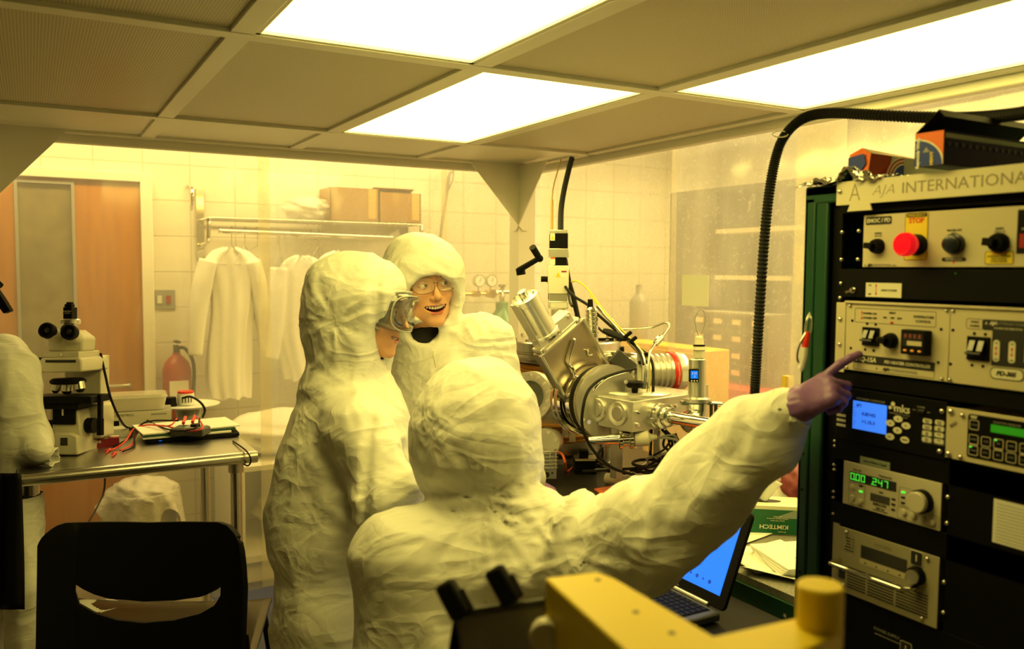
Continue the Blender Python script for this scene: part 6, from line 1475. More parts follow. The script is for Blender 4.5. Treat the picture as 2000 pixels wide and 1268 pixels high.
ob('elastic_cuff', MB().grid(cuffp, 80, 5), 'suit_cloth', p3, smooth=180, thick=.0015)

# ------------------------------------------------------------------ left person in profile with goggles
b1 = at(660, 1268, 2.3)
p1 = thing('person', (b1[0], b1[1], 0), 'person in white hooded coverall standing in profile at the left, wearing large clear goggles', 'person')
s1 = 2.3 / FPX
H1 = frame(722, 597, 2.30, yaw=74, pitch=12)
head(H1, p1, smile=.75, openm=.5)
def hood1(P):
    d = union(.045, vell(P, 692, 588, 2.31, 88 * s1, .120, 97 * s1), vell(P, 670, 640, 2.31, 76 * s1, .112, 78 * s1), vell(P, 732, 580, 2.30, 54 * s1, .105, 66 * s1), cap(P, wp(680, 680, 2.31), wp(678, 800, 2.31), .096, .110), cap(P, wp(700, 752, 2.30), wp(728, 812, 2.30), .054, .072))
    inner = union(.03, vell(P, 722, 605, 2.30, 66 * s1, .093, 90 * s1), cap(P, wp(735, 650, 2.3), wp(734, 700, 2.3), .05, .03))
    d = smax(d, -inner, .012)
    cv = union(.02, vell(P, 822, 654, 2.24, 74 * s1, .40, 100 * s1))
    return smax(d, -cv, .008)
def c1(P):
    d = hood1(P)
    tor = union(.08, cap(P, wp(668, 790, 2.31), wp(655, 900, 2.31), .105, .14), cap(P, wp(690, 860, 2.31), wp(662, 1020, 2.31), .140, .160), cap(P, wp(662, 1020, 2.31), wp(655, 1210, 2.31), .158, .15), cap(P, wp(715, 845, 2.31), wp(735, 1000, 2.33), .09, .10))
    nearsh = wp(700, 838, 2.17); far = wp(720, 835, 2.47)
    tor = smin(tor, cap(P, nearsh, far, .075), .05)
    arm = union(.04, cap(P, nearsh, wp(762, 985, 2.10), .076, .066), cap(P, wp(762, 985, 2.10), wp(862, 1062, 2.18), .064, .048))
    arm2 = union(.04, cap(P, far, wp(790, 970, 2.46), .07, .055), cap(P, wp(790, 970, 2.46), wp(870, 1030, 2.38), .055, .045))
    legs = union(.03, cap(P, wp(655, 1210, 2.24), (float(b1[0]) + .02, float(b1[1]) - .08, .10), .12, .085), cap(P, wp(668, 1210, 2.38), (float(b1[0]) + .06, float(b1[1]) + .10, .10), .12, .085))
    legs = smin(legs, union(.02, cap(P, (float(b1[0]) + .02, float(b1[1]) - .08, .05), (float(b1[0]) + .16, float(b1[1]) - .12, .045), .05, .04), cap(P, (float(b1[0]) + .06, float(b1[1]) + .10, .05), (float(b1[0]) + .20, float(b1[1]) + .06, .045), .05, .04)), .03)
    d = union(.04, d, tor); d = smin(smin(d, arm, .022), arm2, .03); d = smin(d, legs, .06)
    m = np.abs(d) < .045; Q = P[m]
    if len(Q):
        e = crumple_d(Q, .009, 5.8, 31) + folds(Q, nearsh, wp(762, 985, 2.10), .010, 9, 6, 33, .8) + folds(Q, wp(740, 930, 2.1), wp(862, 1062, 2.18), .012, 16, 3.5, 35, .3)
        e = e + folds(Q, wp(640, 880, 2.3), wp(640, 1330, 2.3), .010, 4, 7, 37, .5) + folds(Q, wp(650, 690, 2.3), wp(700, 760, 2.3), .009, 16, 3, 39, .2)
        e = e + radial(Q, wp(655, 628, 2.2), .0065, 11, .17, 41) + radial(Q, wp(690, 760, 2.2), .005, 9, .15, 43)
        e = e * np.clip((np.abs(Q @ VR[:, 0] - float(A3(at(747, 650, 2.3)) @ VR[:, 0])) - .004) / .02 + .25, .25, 1)
        dd = d[m] - e; d = d.copy(); d[m] = dd
    return d
solid('coverall', c1, (.25, 1.75, 0), (1.25, 2.65, 1.76), .0072, 'suit_cloth', p1)
# goggles in the head frame
def gsec(t, grow=1.0):
    """outline of the goggles at depth fraction t (0 at the face, 1 at the front)"""
    n = 48; out = []
    for k in range(n):
        a = 2 * PI * k / n; c_, s_ = math.cos(a), math.sin(a); e = .62
        x = math.copysign(abs(c_) ** e, c_) * (.084 - .012 * t ** 2) * grow; z = math.copysign(abs(s_) ** e, s_) * (.056 - .009 * t ** 2) * grow
        y = -.066 - .062 * t + 6.0 * x * x * (.9 if t < .5 else .8)
        out.append((x, y, z + .002))
    return out
M_('goggle_lens', (.10, .11, .12), .04, alpha=.62, spec=1.0, coat=1.0)  # dark lens colour stands in for the room reflected in the clear lens
M_('goggle_frame', (.55, .56, .52), .2, alpha=.75, coat=.8); M_('goggle_blue', (.03, .08, .35), .25); M_('goggle_dark', (.03, .05, .09), .3)
def shell(ts, grow, mm, nm, par, closed=True):
    m = MB(H1); n = 48; vs = []
    for t_, g_ in zip(ts, grow): vs += gsec(t_, g_)
    fs = [(j * n + k, j * n + (k + 1) % n, (j + 1) * n + (k + 1) % n, (j + 1) * n + k) for j in range(len(ts) - 1) for k in range(n)]
    if closed: fs.append(tuple(range((len(ts) - 1) * n, len(ts) * n)))
    m.add(vs, fs); return ob(nm, m, mm, par, smooth=70)
gg = shell([0, .3, .7, .92, 1.0], [1, 1, 1, .97, .86], 'goggle_lens', 'goggles', p1)
gg['label'] = 'large clear goggles with a blue-grey rim'
def rim(t, g_, r_, mm, nm, par, flt=None):
    pts = [p_ for p_ in gsec(t, g_)]
    if flt: pts = [p_ for p_ in pts if flt(p_)]
    else: pts = pts + [pts[0]]
    m = MB(H1); m.tube(pts, r_, 8, smooth=False); return ob(nm, m, mm, par, smooth=60)
rim(0, 1.03, .0065, 'goggle_dark', 'face_seal', gg); rim(.25, 1.03, .0045, 'goggle_frame', 'rim', gg); rim(.95, 1.0, .0022, 'goggle_frame', 'rim', gg)
rim(.6, 1.04, .0048, 'goggle_frame', 'top_vent', gg, lambda p_: p_[2] > .034); rim(.35, 1.05, .0035, 'goggle_blue', 'vent_strip', gg, lambda p_: p_[2] > .034)
rim(.25, 1.05, .003, 'goggle_blue', 'vent_strip', gg, lambda p_: p_[2] < -.048)
m = MB(H1); m.tube([(.076, -.045, .034), (.088, -.01, .036), (.092, .04, .036)], .009, 8); m.tube([(-.076, -.045, .034), (-.088, -.01, .036), (-.092, .04, .036)], .009, 8)
ob('strap', m, 'goggle_dark', gg)
for s in (-1, 1):
    m = MB(H1); m.tube([(s * .060, -.098, -.01), (s * .052, -.112, -.024), (s * .04, -.118, -.028)], .004, 8); ob('side_vent', m, 'goggle_dark', gg)

# ------------------------------------------------------------------ smiling person behind
b2 = at(900, 1250, 2.66)
p2 = thing('person', (b2[0], b2[1], 0), 'smiling person in white hooded coverall and safety glasses, standing behind the other two', 'person')
s2 = 2.6 / FPX
H2 = frame(828, 553, 2.60, yaw=25, pitch=5, roll=-8)
head(H2, p2, smile=1.15, openm=1.25, mw=1.4, gaze=.005, jaw=.007)
Lh = inv(H2)
def c2(P):
    Q = Lh(P)
    hd = union(.05, ell(Q, (.0, .016, .022), (.116, .128, .116)), ell(Q, (-.005, .03, -.05), (.116, .115, .10)), vell(P, 812, 498, 2.64, .070, .10, .055))
    hd = smin(hd, cap(P, wp(835, 650, 2.66), wp(850, 720, 2.68), .095, .10), .05)
    hd = smin(hd, cap(P, wp(890, 565, 2.60), wp(880, 650, 2.60), .012, .022), .02)
    hd = smax(hd, -union(.03, ell(Q, (0, .006, .016), (.088, .112, .104)), cap(Q, (0, .0, -.03), (0, .0, -.16), .084, .07)), .010)
    hd = smax(hd, -ell(Q, (-.004, -.128, -.052), (.096, .115, .094)), .008)
    hd = smax(hd, -ell(P, wp(818, 655, 2.49), (.085, .11, .052), VR), .010)
    shL, shR = wp(938, 672, 2.62), wp(782, 712, 2.80)
    tor = union(.08, cap(P, shR, shL, .082), cap(P, wp(860, 760, 2.70), wp(868, 960, 2.70), .150, .165), cap(P, wp(868, 960, 2.70), wp(872, 1150, 2.70), .165, .16), cap(P, wp(905, 740, 2.62), wp(905, 900, 2.62), .10))
    # neck opening with the zip running down
    tor = smax(tor, -ell(P, wp(818, 652, 2.50), (.092, .11, .062), VR), .010)
    arm = union(.04, cap(P, shL, wp(985, 815, 2.66), .080, .068), cap(P, wp(985, 815, 2.66), wp(1030, 935, 2.80), .068, .044))
    arm2 = union(.04, cap(P, shR, wp(772, 900, 2.8), .075, .06), cap(P, wp(772, 900, 2.8), wp(900, 960, 2.72), .06, .045))
    bx_, by_ = float(b2[0]), float(b2[1])
    legs = union(.03, cap(P, wp(872, 1150, 2.70) - np.array([.07, 0, 0]), (bx_ - .09, by_ + .05, .1), .12, .08), cap(P, wp(872, 1150, 2.70) + np.array([.07, 0, 0]), (bx_ + .08, by_ + .05, .1), .12, .08), cap(P, (bx_ - .09, by_ + .05, .05), (bx_ - .07, by_ - .08, .045), .05, .04), cap(P, (bx_ + .08, by_ + .05, .05), (bx_ + .10, by_ - .08, .045), .05, .04))
    d = smin(hd, tor, .03); d = smin(smin(d, arm, .03), arm2, .03); d = smin(d, legs, .05)
    m = np.abs(d) < .045; R_ = P[m]
    if len(R_):
        e = crumple_d(R_, .0075, 5.8, 51) + radial(R_, wp(900, 560, 2.5), .005, 11, .2, 61) + radial(R_, wp(940, 690, 2.5), .005, 9, .2, 63) + folds(R_, shL, wp(985, 815, 2.66), .008, 7, 6, 53, .9) + folds(R_, wp(985, 815, 2.66), wp(1030, 935, 2.8), .010, 15, 3.5, 55, .3) + folds(R_, wp(860, 720, 2.65), wp(868, 960, 2.65), .007, 5, 7, 57, .7)
        zx = float(A3(at(846, 700, 2.6)) @ VR[:, 0]); e = e + .004 * np.clip(1 - np.abs(R_ @ VR[:, 0] - zx) / .006, 0, 1)
        dd = d[m] - e; d = d.copy(); d[m] = dd
    return d
solid('coverall', c2, (.55, 1.95, 0), (1.85, 2.95, 1.80), .0072, 'suit_cloth', p2)
def sh2(P):
    return cap(Lh(P), (0, .03, -.13), (0, .042, -.21), .064, .088)
def sh2c(P): return smax(sh2(P), (Lh(P)[:, 2] + .136 + .25 * (Lh(P)[:, 1] + .0)), .004)
solid('black_shirt', sh2c, A3(at(828, 690, 2.64)) - .2, A3(at(828, 690, 2.64)) + .2, .006, 'black_rubber', p2)
# safety glasses
M_('glasses_lens', (.6, .55, .5), .05, alpha=.22, spec=1.0, coat=.8); M_('glasses_frame', (.30, .19, .12), .15, alpha=.8)
gl2 = None
for s in (-1, 1):
    pts = []
    for k in range(25):
        a = 2 * PI * k / 24; x = s * .0345 + .0305 * math.copysign(abs(math.cos(a)) ** .7, math.cos(a)); z = .002 + .0215 * math.copysign(abs(math.sin(a)) ** .75, math.sin(a)) - (.004 if math.sin(a) < 0 else 0)
        pts.append((x, -.1085 + 5.2 * x * x, z))
    m = MB(H2); m.tube(pts, .0016, 8, smooth=False)
    fr = ob('safety_glasses', m, 'glasses_frame', p2) if gl2 is None else ob('rim', m, 'glasses_frame', gl2)
    if gl2 is None: gl2 = fr; gl2['label'] = 'clear safety glasses with thin brown rims'
    m = MB(H2); m.add(pts[:-1], [tuple(range(24))]); ob('lens', m, 'glasses_lens', gl2, smooth=0)
    m = MB(H2); m.tube([(s * .0655, -.087, .010), (s * .078, -.06, .010), (s * .083, .01, .004)], [.003, .003, .002], 8); m.box(s * .074 - .002, s * .074 + .002, -.078, -.045, -.012, .012); ob('temple', m, 'glasses_frame', gl2)
m = MB(H2); m.tube([(-.008, -.110, .006), (0, -.1135, .008), (.008, -.110, .006)], .002, 8); ob('bridge', m, 'glasses_frame', gl2)
m = MB(); m.tube([wp(846, 686, 2.53), wp(852, 720, 2.52), wp(856, 770, 2.52), wp(858, 830, 2.53)], .0022, 8); ob('zip', m, 'beige_plastic', p2)
gw = onplane(1040, 945, 2, .925); gt = onplane(1100, 985, 2, .895)
GF = axframe(Vector(gw), Vector(gt) - Vector(gw), (-.1, 0, 1))
hand('glove', GF, 'glove_purple', p2, [(12, 20, 12), (14, 20, 12), (16, 22, 12), (18, 24, 14)], side=-1, thumb=(.7, .7, -.2), cuff=.05, wr=.0012)
o = ob('marker_pen', MB().cyl(Vector(onplane(1036, 975, 2, .935)), Vector(onplane(1080, 966, 2, .935)), .0065), 'print_white'); tagp(o, 'white pen held by the purple glove resting on the bench', 'pen')
# ================================================================== steel table at the left
TZ = .985
def tp(px, py, z=TZ): return V(onplane(px, py, 2, z))
t = thing('steel_table', (.31, 3.5, 0), 'stainless steel work table at the left carrying the microscope', 'table')
m = MB(); m.box(-.055, .70, 3.12, 3.92, TZ - .012, TZ); ob('tabletop', m, 'steel_brushed', t, bev=.003)
m = MB(); m.cyl((-.055, 3.12, TZ - .021), (.70, 3.12, TZ - .021), .021, n=20); m.cyl((-.055, 3.92, TZ - .021), (.70, 3.92, TZ - .021), .021, n=20); m.box(.68, .70, 3.12, 3.92, TZ - .04, TZ - .008); m.box(-.055, -.035, 3.12, 3.92, TZ - .04, TZ - .008); ob('rolled_edge', m, 'steel', t)
for x, y in ((-.02, 3.19), (.64, 3.19), (-.02, 3.85), (.64, 3.85)):
    m = MB(); m.cyl((x, y, 0), (x, y, TZ - .03), .021, n=20); lg = ob('leg', m, 'steel', t)
    ob('leg_socket', MB().cyl((x, y, TZ - .085), (x, y, TZ - .03), .028, n=20), 'steel_brushed', lg)
# --- microscope
mo = tp(135, 886); dM = float((mo - Vector((0, 0, 1.65))).dot(Vector(_f))); sM = dM / FPX
MF = frame(135, 886, dM)
ms = thing('microscope', tuple(mo), 'cream laboratory microscope with black eyepieces and a camera on top', 'microscope')
def X(px): return (px - 135) * sM
def Z(py): return (886 - py) * sM
def mbx(nm, x0, x1, y0, y1, d0, d1, mm, par=None, bev=.003, **k): return ob(nm, MB(MF).box(X(x0), X(x1), d0, d1, Z(y1), Z(y0)), mm, par or ms, bev=bev, **k)
m = MB(MF); m.prism([(X(106), Z(886)), (X(163), Z(886)), (X(165), Z(860)), (X(158), Z(800)), (X(110), Z(800)), (X(104), Z(860))], -.02, .12); m.prism([(X(104), Z(886)), (X(164), Z(886)), (X(164), Z(850)), (X(150), Z(843)), (X(118), Z(843)), (X(105), Z(850))], -.045, .0); bs = ob('base', m, 'beige_plastic', ms, bev=.006)
mbx('stand_column', 97, 170, 697, 800, .10, .17, 'beige_plastic'); mbx('stand_column', 78, 184, 792, 862, .06, .16, 'beige_plastic', bev=.012)
mbx('badge', 131, 145, 852, 867, -.0465, -.044, 'ink', bs, bev=.001)
for x0, x1, y0, y1 in ((80, 102, 822, 852), (163, 177, 818, 848)):
    m = MB(MF); yc = (Z(y0) + Z(y1)) / 2; m.cyl((X(x0), .03, yc), (X(x1), .03, yc), abs(Z(y0) - Z(y1)) / 2, n=24); ob('focus_knob', m, 'black', ms)
st = ob('stage', MB(MF).box(X(68), X(194), -.06, .08, Z(786), Z(772)).box(X(100), X(166), -.05, .05, Z(797), Z(786)).box(X(111), X(154), -.03, .03, Z(828), Z(797)), 'black', ms, bev=.003)
mbx('stage_arm', 192, 200, 770, 850, -.01, .01, 'black', st); m = MB(MF); m.cyl((X(196), 0, Z(850)), (X(196), 0, Z(818)), .012, n=18); ob('stage_control', m, 'black', st)
ob('focus_pin', MB(MF).cyl((X(132), -.032, Z(810)), (X(132), -.032, Z(795)), .004), 'steel', st)
# nosepiece and objectives
m = MB(MF); m.lathe([(.052, 0), (.058, .004), (.06, .012), (.05, .02)], (X(133), .0, Z(750)), (X(133), 0, 9), 32); ob('nosepiece', m, 'black', ms)
for (px, py, r_, x2) in ((134, 750, .019, 134), (157, 746, .018, 160), (116, 748, .014, 112)):
    m = MB(MF); m.cyl((X(px), -.01, Z(py)), (X(x2), -.012, Z(py + 14)), r_, n=24); m.cyl((X(x2), -.012, Z(py + 14)), (X(x2), -.012, Z(py + 20)), r_ * .95, r_ * .5, n=24); ob('objective', m, 'steel', ms)
m = MB(MF); m.prism([(X(92), Z(727)), (X(176), Z(725)), (X(176), Z(704)), (X(171), Z(697)), (X(98), Z(698)), (X(93), Z(705))], -.06, .14); hd_ = ob('arm_head', m, 'beige_plastic', ms, bev=.006)
mbx('filter_slot', 107, 165, 702, 707, -.0615, -.058, 'ink', hd_, bev=0); mbx('side_knob', 78, 93, 698, 717, -.02, .02, 'black', hd_); mbx('mount_plate', 103, 168, 686, 698, -.05, .1, 'beige_plastic', hd_)
ob('screw', MB(MF).cyl((X(135), -.05, Z(692)), (X(135), -.053, Z(692)), .004), 'steel', hd_)
m = MB(MF); m.prism([(X(102), Z(687)), (X(168), Z(687)), (X(170), Z(660)), (X(150), Z(645)), (X(120), Z(645)), (X(101), Z(660))], -.03, .07); bi = ob('binocular_body', m, 'beige_plastic', ms, bev=.008)
for px, py in ((116, 647), (158, 650)):
    m = MB(MF); m.cyl((X(px + (135 - px) * .25), .0, Z(py + 14)), (X(px), -.07, Z(py + 2)), .026, .025, n=28); ob('eyepiece_tube', m, 'beige_plastic', bi)
    m = MB(MF); m.lathe([(.022, 0), (.027, .002), (.028, .025), (.024, .03), (.0165, .028), (.014, .015)], (X(px), -.062, Z(py + 1)), (X(px), -1.0, Z(py) + .25), 30); ep = ob('eyepiece', m, 'black', bi)
    ob('eye_lens', MB(MF).ball((X(px), -.082, Z(py) + .004), (.011, .004, .011)), 'dark_screen', ep)
m = MB(MF); m.ball((X(136), -.01, Z(645)), (.024, .03, .024)); ob('head_hinge', m, 'black', bi)
m = MB(MF); m.lathe([(.03, Z(634)), (.034, Z(632)), (.034, Z(625)), (.03, Z(623))], (X(132), .02, 0), (X(132), .02, 1), 28); ob('camera_mount', m, 'steel', ms)
m = MB(MF); m.box(X(123), X(140), .0, .04, Z(624), Z(600)); m.cyl((X(131), .02, Z(600)), (X(131), .02, Z(590)), .012); m.box(X(124), X(138), .005, .03, Z(600), Z(594)); cm = ob('camera', m, 'black', ms, bev=.002)
mbx('camera_label', 124, 139, 607, 609, -.001, .0, 'grey', cm, bev=0); mbx('camera_label', 126, 137, 611, 612.5, -.001, .0, 'grey', cm, bev=0)
m = MB(); m.tube([MF @ Vector((X(170), .10, Z(692))), MF @ Vector((X(182), .09, Z(735))), MF @ Vector((X(205), .05, Z(785))), tp(240, 828, 1.055), tp(258, 838, 1.000), tp(268, 842, 0.990)], .0045, 8); ob('power_lead', m, 'black', ms)
m = MB(); m.tube([tp(205, 905, 0.965), w(203, 960, 3.7), w(185, 1000, 3.72), w(170, 1028, 3.74), w(160, 1080, 3.74)], .004, 8); o = ob('power_cable', m, 'black'); tagp(o, 'thin black cable drooping below the steel table', 'cable')
# --- instruments, tray and boxes behind
def bx3(nm, px, py, w_, dp, h_, yaw, mm, lab=None, cat=None, z=TZ, bev=.003, par=None, grp=None):
    F = Matrix.Translation(tp(px, py, z)) @ RZ(yaw)
    if par: return ob(nm, MB(F).box(0, w_, 0, dp, 0, h_), mm, par, bev=bev), F
    t_ = thing(nm, None, lab, cat, grp, M=F); return t_, F
t, F = bx3('light_source', 212, 842, 0, 0, 0, -6, None, 'pale grey electronics box with a clear tray on it, behind the microscope', 'instrument')
ob('case', MB(F).box(0, .24, 0, .13, .004, .075), 'grey', t, bev=.003); ob('front_panel', MB(F).box(.004, .236, -.002, 0, .006, .073), 'beige_plastic', t, bev=.001)
text('FILMETRICS', .014, F @ T3(.06, -.0025, .060), 'dark_grey', t); ob('power_switch', MB(F).box(.02, .04, -.005, -.002, .015, .04), 'black', t); ob('name_strip', MB(F).box(.16, .22, -.0025, -.002, .055, .062), 'grey', t)
F2 = F @ T3(.0, .0, .077)
t = thing('plastic_tray', None, 'clear plastic tray with a cream lid on top of the grey electronics box', 'tray', M=F2)
def traym(g, z0, z1, rr_): m_ = MB(F2 @ RX(90)); return m_
m = MB(F2)
o1, o2 = rrect(.0, .21, 0, .12, .025), rrect(-.012, .222, -.012, .132, .03); n = len(o1)
m.add([(x, y, .0) for x, y in o1] + [(x, y, .052) for x, y in o2], [tuple(range(n))] + [(k, (k + 1) % n, n + (k + 1) % n, n + k) for k in range(n)]); ob('tray_body', m, 'beige_plastic', t)
m = MB(F2); m.add([(x, y, .052) for x, y in rrect(-.016, .226, -.016, .136, .03)] + [(x, y, .064) for x, y in rrect(-.010, .220, -.010, .130, .03)], [(k, (k + 1) % n, n + (k + 1) % n, n + k) for k in range(n)] + [tuple(range(n, 2 * n))]); ob('tray_lid', m, 'clear_tape', t)
t, F = bx3('reagent_box', 176, 876, 0, 0, 0, -4, None, 'small dark red and white carton on the steel table beside the microscope', 'box')
ob('carton', MB(F).box(0, .098, 0, .05, 0, .032), 'print_white', t, bev=.001); M_('burgundy', (.22, .01, .03), .45); fp = ob('front_print', MB(F).box(0, .098, -.0008, 0, 0, .032), 'burgundy', t, smooth=0); ob('front_print', MB(F).box(0.06, .098, 0, .03, .032, .0326), 'burgundy', t, smooth=0)
text('VWR', .013, F @ T3(.022, -.0012, .021), 'print_white', fp, bold=.0006, shear=.2)
t, F = bx3('acrylic_case', 196, 858, 0, 0, 0, -4, None, 'clear empty acrylic case behind the small red carton', 'case')
ob('case_body', MB(F).box(0, .10, 0, .07, 0, .035), 'bag_film', t, bev=.002)
# paper pile, folder and dark tablet beneath
F = Matrix.Translation(tp(285, 868)) @ RZ(-3)
t = thing('dark_tablet', None, 'black flat device under the pile of papers on the steel table', 'device', M=F); ob('device_body', MB(F).box(0, .34, 0, .22, .002, .018), 'black', t, bev=.004); ob('status_light', MB(F).box(.045, .056, -.001, .0, .008, .010), 'screen_blue', t, smooth=0)
F2 = F @ T3(-.01, -.01, .02)
def pile(nm, F_, L, W_, z, th, mm, lab, cat, rz, grp='papers on the steel table'):
    o = ob(nm, MB(F_ @ T3(0, 0, z) @ RZ(rz)).box(0, L, 0, W_, 0, th), mm, smooth=0); return tagp(o, lab, cat, grp)
pile('paper_sheets', F2, .32, .22, .0, .006, 'paper', 'lower white papers jutting out at the front of the pile', 'paper', 2)
pile('green_folder', F2, .34, .22, .008, .006, 'green_dark', 'dark green folder in the middle of the paper pile', 'folder', 5)
pile('paper_sheets', F2, .36, .22, .016, .005, 'paper', 'topmost white papers of the pile, under the grey meter', 'paper', 7)
# meter with its test leads
F = Matrix.Translation(tp(330, 838, 1.040)) @ RZ(-30)
t = thing('multimeter', None, 'grey hand-held meter with red and black test leads lying on the papers', 'meter', M=F)
ob('case', MB(F).box(0, .13, 0, .08, -.03, .0), 'dark_grey', t, bev=.006); ob('face', MB(F).box(.01, .12, .008, .072, .0, .003), 'grey', t, bev=.001); ob('dial', MB(F).cyl((.085, .04, .003), (.085, .04, .012), .018), 'black', t); ob('display', MB(F).box(.018, .05, .016, .064, .003, .004), 'green_dark', t)
for pts, mm in (([(345, 818), (330, 832), (290, 830), (262, 838), (245, 862), (225, 876), (212, 880)], 'red'), ([(385, 815), (396, 835), (372, 842), (330, 834), (292, 828), (268, 846), (258, 868), (235, 880)], 'red'), ([(348, 822), (300, 822), (275, 830), (262, 850), (262, 872), (240, 882)], 'black'), ([(390, 818), (382, 836), (345, 842), (308, 832), (280, 818), (262, 822), (256, 852), (222, 872)], 'black')):
    n_ = len(pts); m = MB(); m.tube([tp(x, y, 1.062 - .07 * min(1, i / (n_ - 2))) for i, (x, y) in enumerate(pts)], .0032, 8); ob('test_lead', m, mm, t, label=mm + ' test lead')
for px, py in ((362, 815), (380, 813)): ob('lead_plug', MB().cyl(tp(px, py, 1.065), tp(px - 4, py + 12, 1.055), .006), 'red', t)
for px, py in ((214, 878), (226, 884)): m = MB(); m.cyl(tp(px, py, 0.991), tp(px - 9, py + 3, 0.989), .005, .002); m.cyl(tp(px, py, 0.991), tp(px - 7, py + 8, 0.989), .005, .002); ob('alligator_clip', m, 'red', t)
# plate with jar
F = Matrix.Translation(tp(368, 815, TZ)) 
t = thing('white_dish', None, 'white flat dish standing at the back of the steel table', 'dish', M=F)
m = MB(F); m.lathe([(.0, .0), (.05, 0), (.055, .045), (.13, .052), (.135, .06), (.12, .058), (.05, .056), (0, .056)], (0, 0, 0), (0, 0, 1), 40); ob('dish_body', m, 'white_plastic', t)
F2 = F @ T3(-.01, 0, .058); t = thing('sample_jar', None, 'small white marked jar standing on the dish', 'jar', M=F2)
m = MB(F2); m.lathe([(.0, 0), (.036, 0), (.036, .05), (.031, .052), (0, .052)], (0, 0, 0), (0, 0, 1), 28); j = ob('jar_body', m, 'white_plastic', t); ob('jar_lid', MB(F2).cyl((0, 0, .052), (0, 0, .060), .034), 'red', t)
for k in range(4): ob('ink_mark', MB(F2 @ RZ(-30 + 20 * k)).box(-.003, .003, -.0368, -.036, .012, .038), 'dark_grey', j, smooth=0)
o = ob('black_canister', MB(F @ T3(-.075, -.01, .058)).cyl((0, 0, 0), (0, 0, .038), .028, .024), 'black'); tagp(o, 'short black canister on the dish left of the white jar', 'canister')
m = MB(); m.tube([tp(356, 778, 1.085), tp(372, 775, 1.095), tp(390, 785, 1.085), tp(400, 800, 1.055), tp(396, 815, 1.015)], .005, 8); o = ob('black_tube', m, 'black'); tagp(o, 'black curved tube looping over the white jar', 'tube')
m = MB(); m.tube([tp(455, 862, 0.990), tp(480, 880, 0.995), tp(490, 898, 0.975), tp(484, 910, 0.945), tp(470, 905, 0.925), tp(462, 925, 0.885)], .003, 8); o = ob('looped_wire', m, 'black'); tagp(o, 'thin black wire looping off the right end of the steel table', 'wire')

# ================================================================== coverall draped at the left edge
def lw(px, py, d): return at(px, py, d)
DG = 2.88
def gar(P):
    d = union(.05, cap(P, lw(-60, 700, DG), lw(-5, 700, DG), .085, .075), cap(P, lw(-10, 730, DG), lw(0, 900, DG), .10, .12), cap(P, lw(-90, 720, DG), lw(-90, 900, DG), .14))
    d = smin(d, cap(P, lw(20, 705, DG), lw(52, 712, DG - .02), .028, .02), .04)
    d = smin(d, union(.04, cap(P, lw(15, 740, DG - .05), lw(38, 850, DG - .02), .075, .085), cap(P, lw(38, 850, DG), lw(78, 884, 2.80), .075, .032)), .04)
    m = np.abs(d) < .045; Q = P[m]
    if len(Q):
        e = crumple_d(Q, .007, 9, 71) + folds(Q, lw(0, 680, DG), lw(20, 930, DG), .011, 5, 8, 73, .6)
        d = d.copy(); d[m] = d[m] - e
    return smax(d, -(P[:, 2] - .86) , .01)
g0 = at(-20, 900, DG)
t = thing('draped_coverall', (g0[0], g0[1], 0), 'cream white coverall hanging at the left edge, its elastic cuff resting on the steel table', 'coverall')
c_ = A3(at(0, 800, DG)); solid('coverall', gar, c_ - np.array([.45, .35, .40]), c_ + np.array([.35, .50, .35]), .008, 'suit_cloth', t)
def gcuff(a, b):
    an = 2 * PI * a; c0 = tp(80, 890, 1.020); r = .026 + .006 * b * math.sin(an * 4) + .002 * math.sin(an * 11 + 3)
    dr = (tp(98, 892, 1.015) - tp(70, 888, 1.020)).normalized(); X1 = dr.orthogonal().normalized(); Y1 = dr.cross(X1)
    return c0 + dr * (.05 * b) + (X1 * math.cos(an) + Y1 * math.sin(an)) * r
ob('elastic_cuff', MB().grid(gcuff, 60, 6), 'suit_cloth', t, smooth=180, thick=.002)
def trous(P):
    d = cap(P, lw(40, 950, DG - .06), lw(55, 1400, DG - .12), .055, .075)
    d = smin(d, cap(P, lw(20, 950, DG), lw(-60, 1400, DG), .05, .09), .03)
    m = np.abs(d) < .04; Q = P[m]
    if len(Q): d = d.copy(); d[m] = d[m] - crumple_d(Q, .008, 7, 81) - folds(Q, lw(30, 940, DG), lw(55, 1300, DG), .012, 3, 9, 83, .3)
    return d
lo3 = A3(at(30, 1150, DG)); solid('trouser_leg', trous, (lo3[0] - .4, lo3[1] - .3, .10), (lo3[0] + .3, lo3[1] + .3, .88), .009, 'suit_cloth', t)
o = ob('dark_coat', MB().grid(lambda a, b: at(-60 + 100 * a + 8 * b, 925 + 265 * b, DG - .20 + .015 * math.sin(a * 12 + b * 2)), 20, 20).box(g0[0] - .3, g0[0] + .02, g0[1] - .02, g0[1] + .04, .86, .90), 'black', smooth=60, thick=.012); tagp(o, 'dark garment hanging beside the cream coverall at the left edge', 'coat')
# dark bracket on the door side at the left edge
m = MB(frame(8, 588, 2.6, roll=0)); m.prism([(-.05, .075), (.0, .0), (.018, -.03), (-.002, -.038), (-.06, .04)], 0, .02); o = ob('dark_bracket', m, 'black'); o['kind'] = 'stuff' if False else ''
del o['kind']; tagp(o, 'dark angled metal bracket at the left edge in front of the door', 'bracket')
ob('stalk', MB().cyl(at(0, 560, 2.6), at(-90, 470, 2.6), .012), 'black', o)

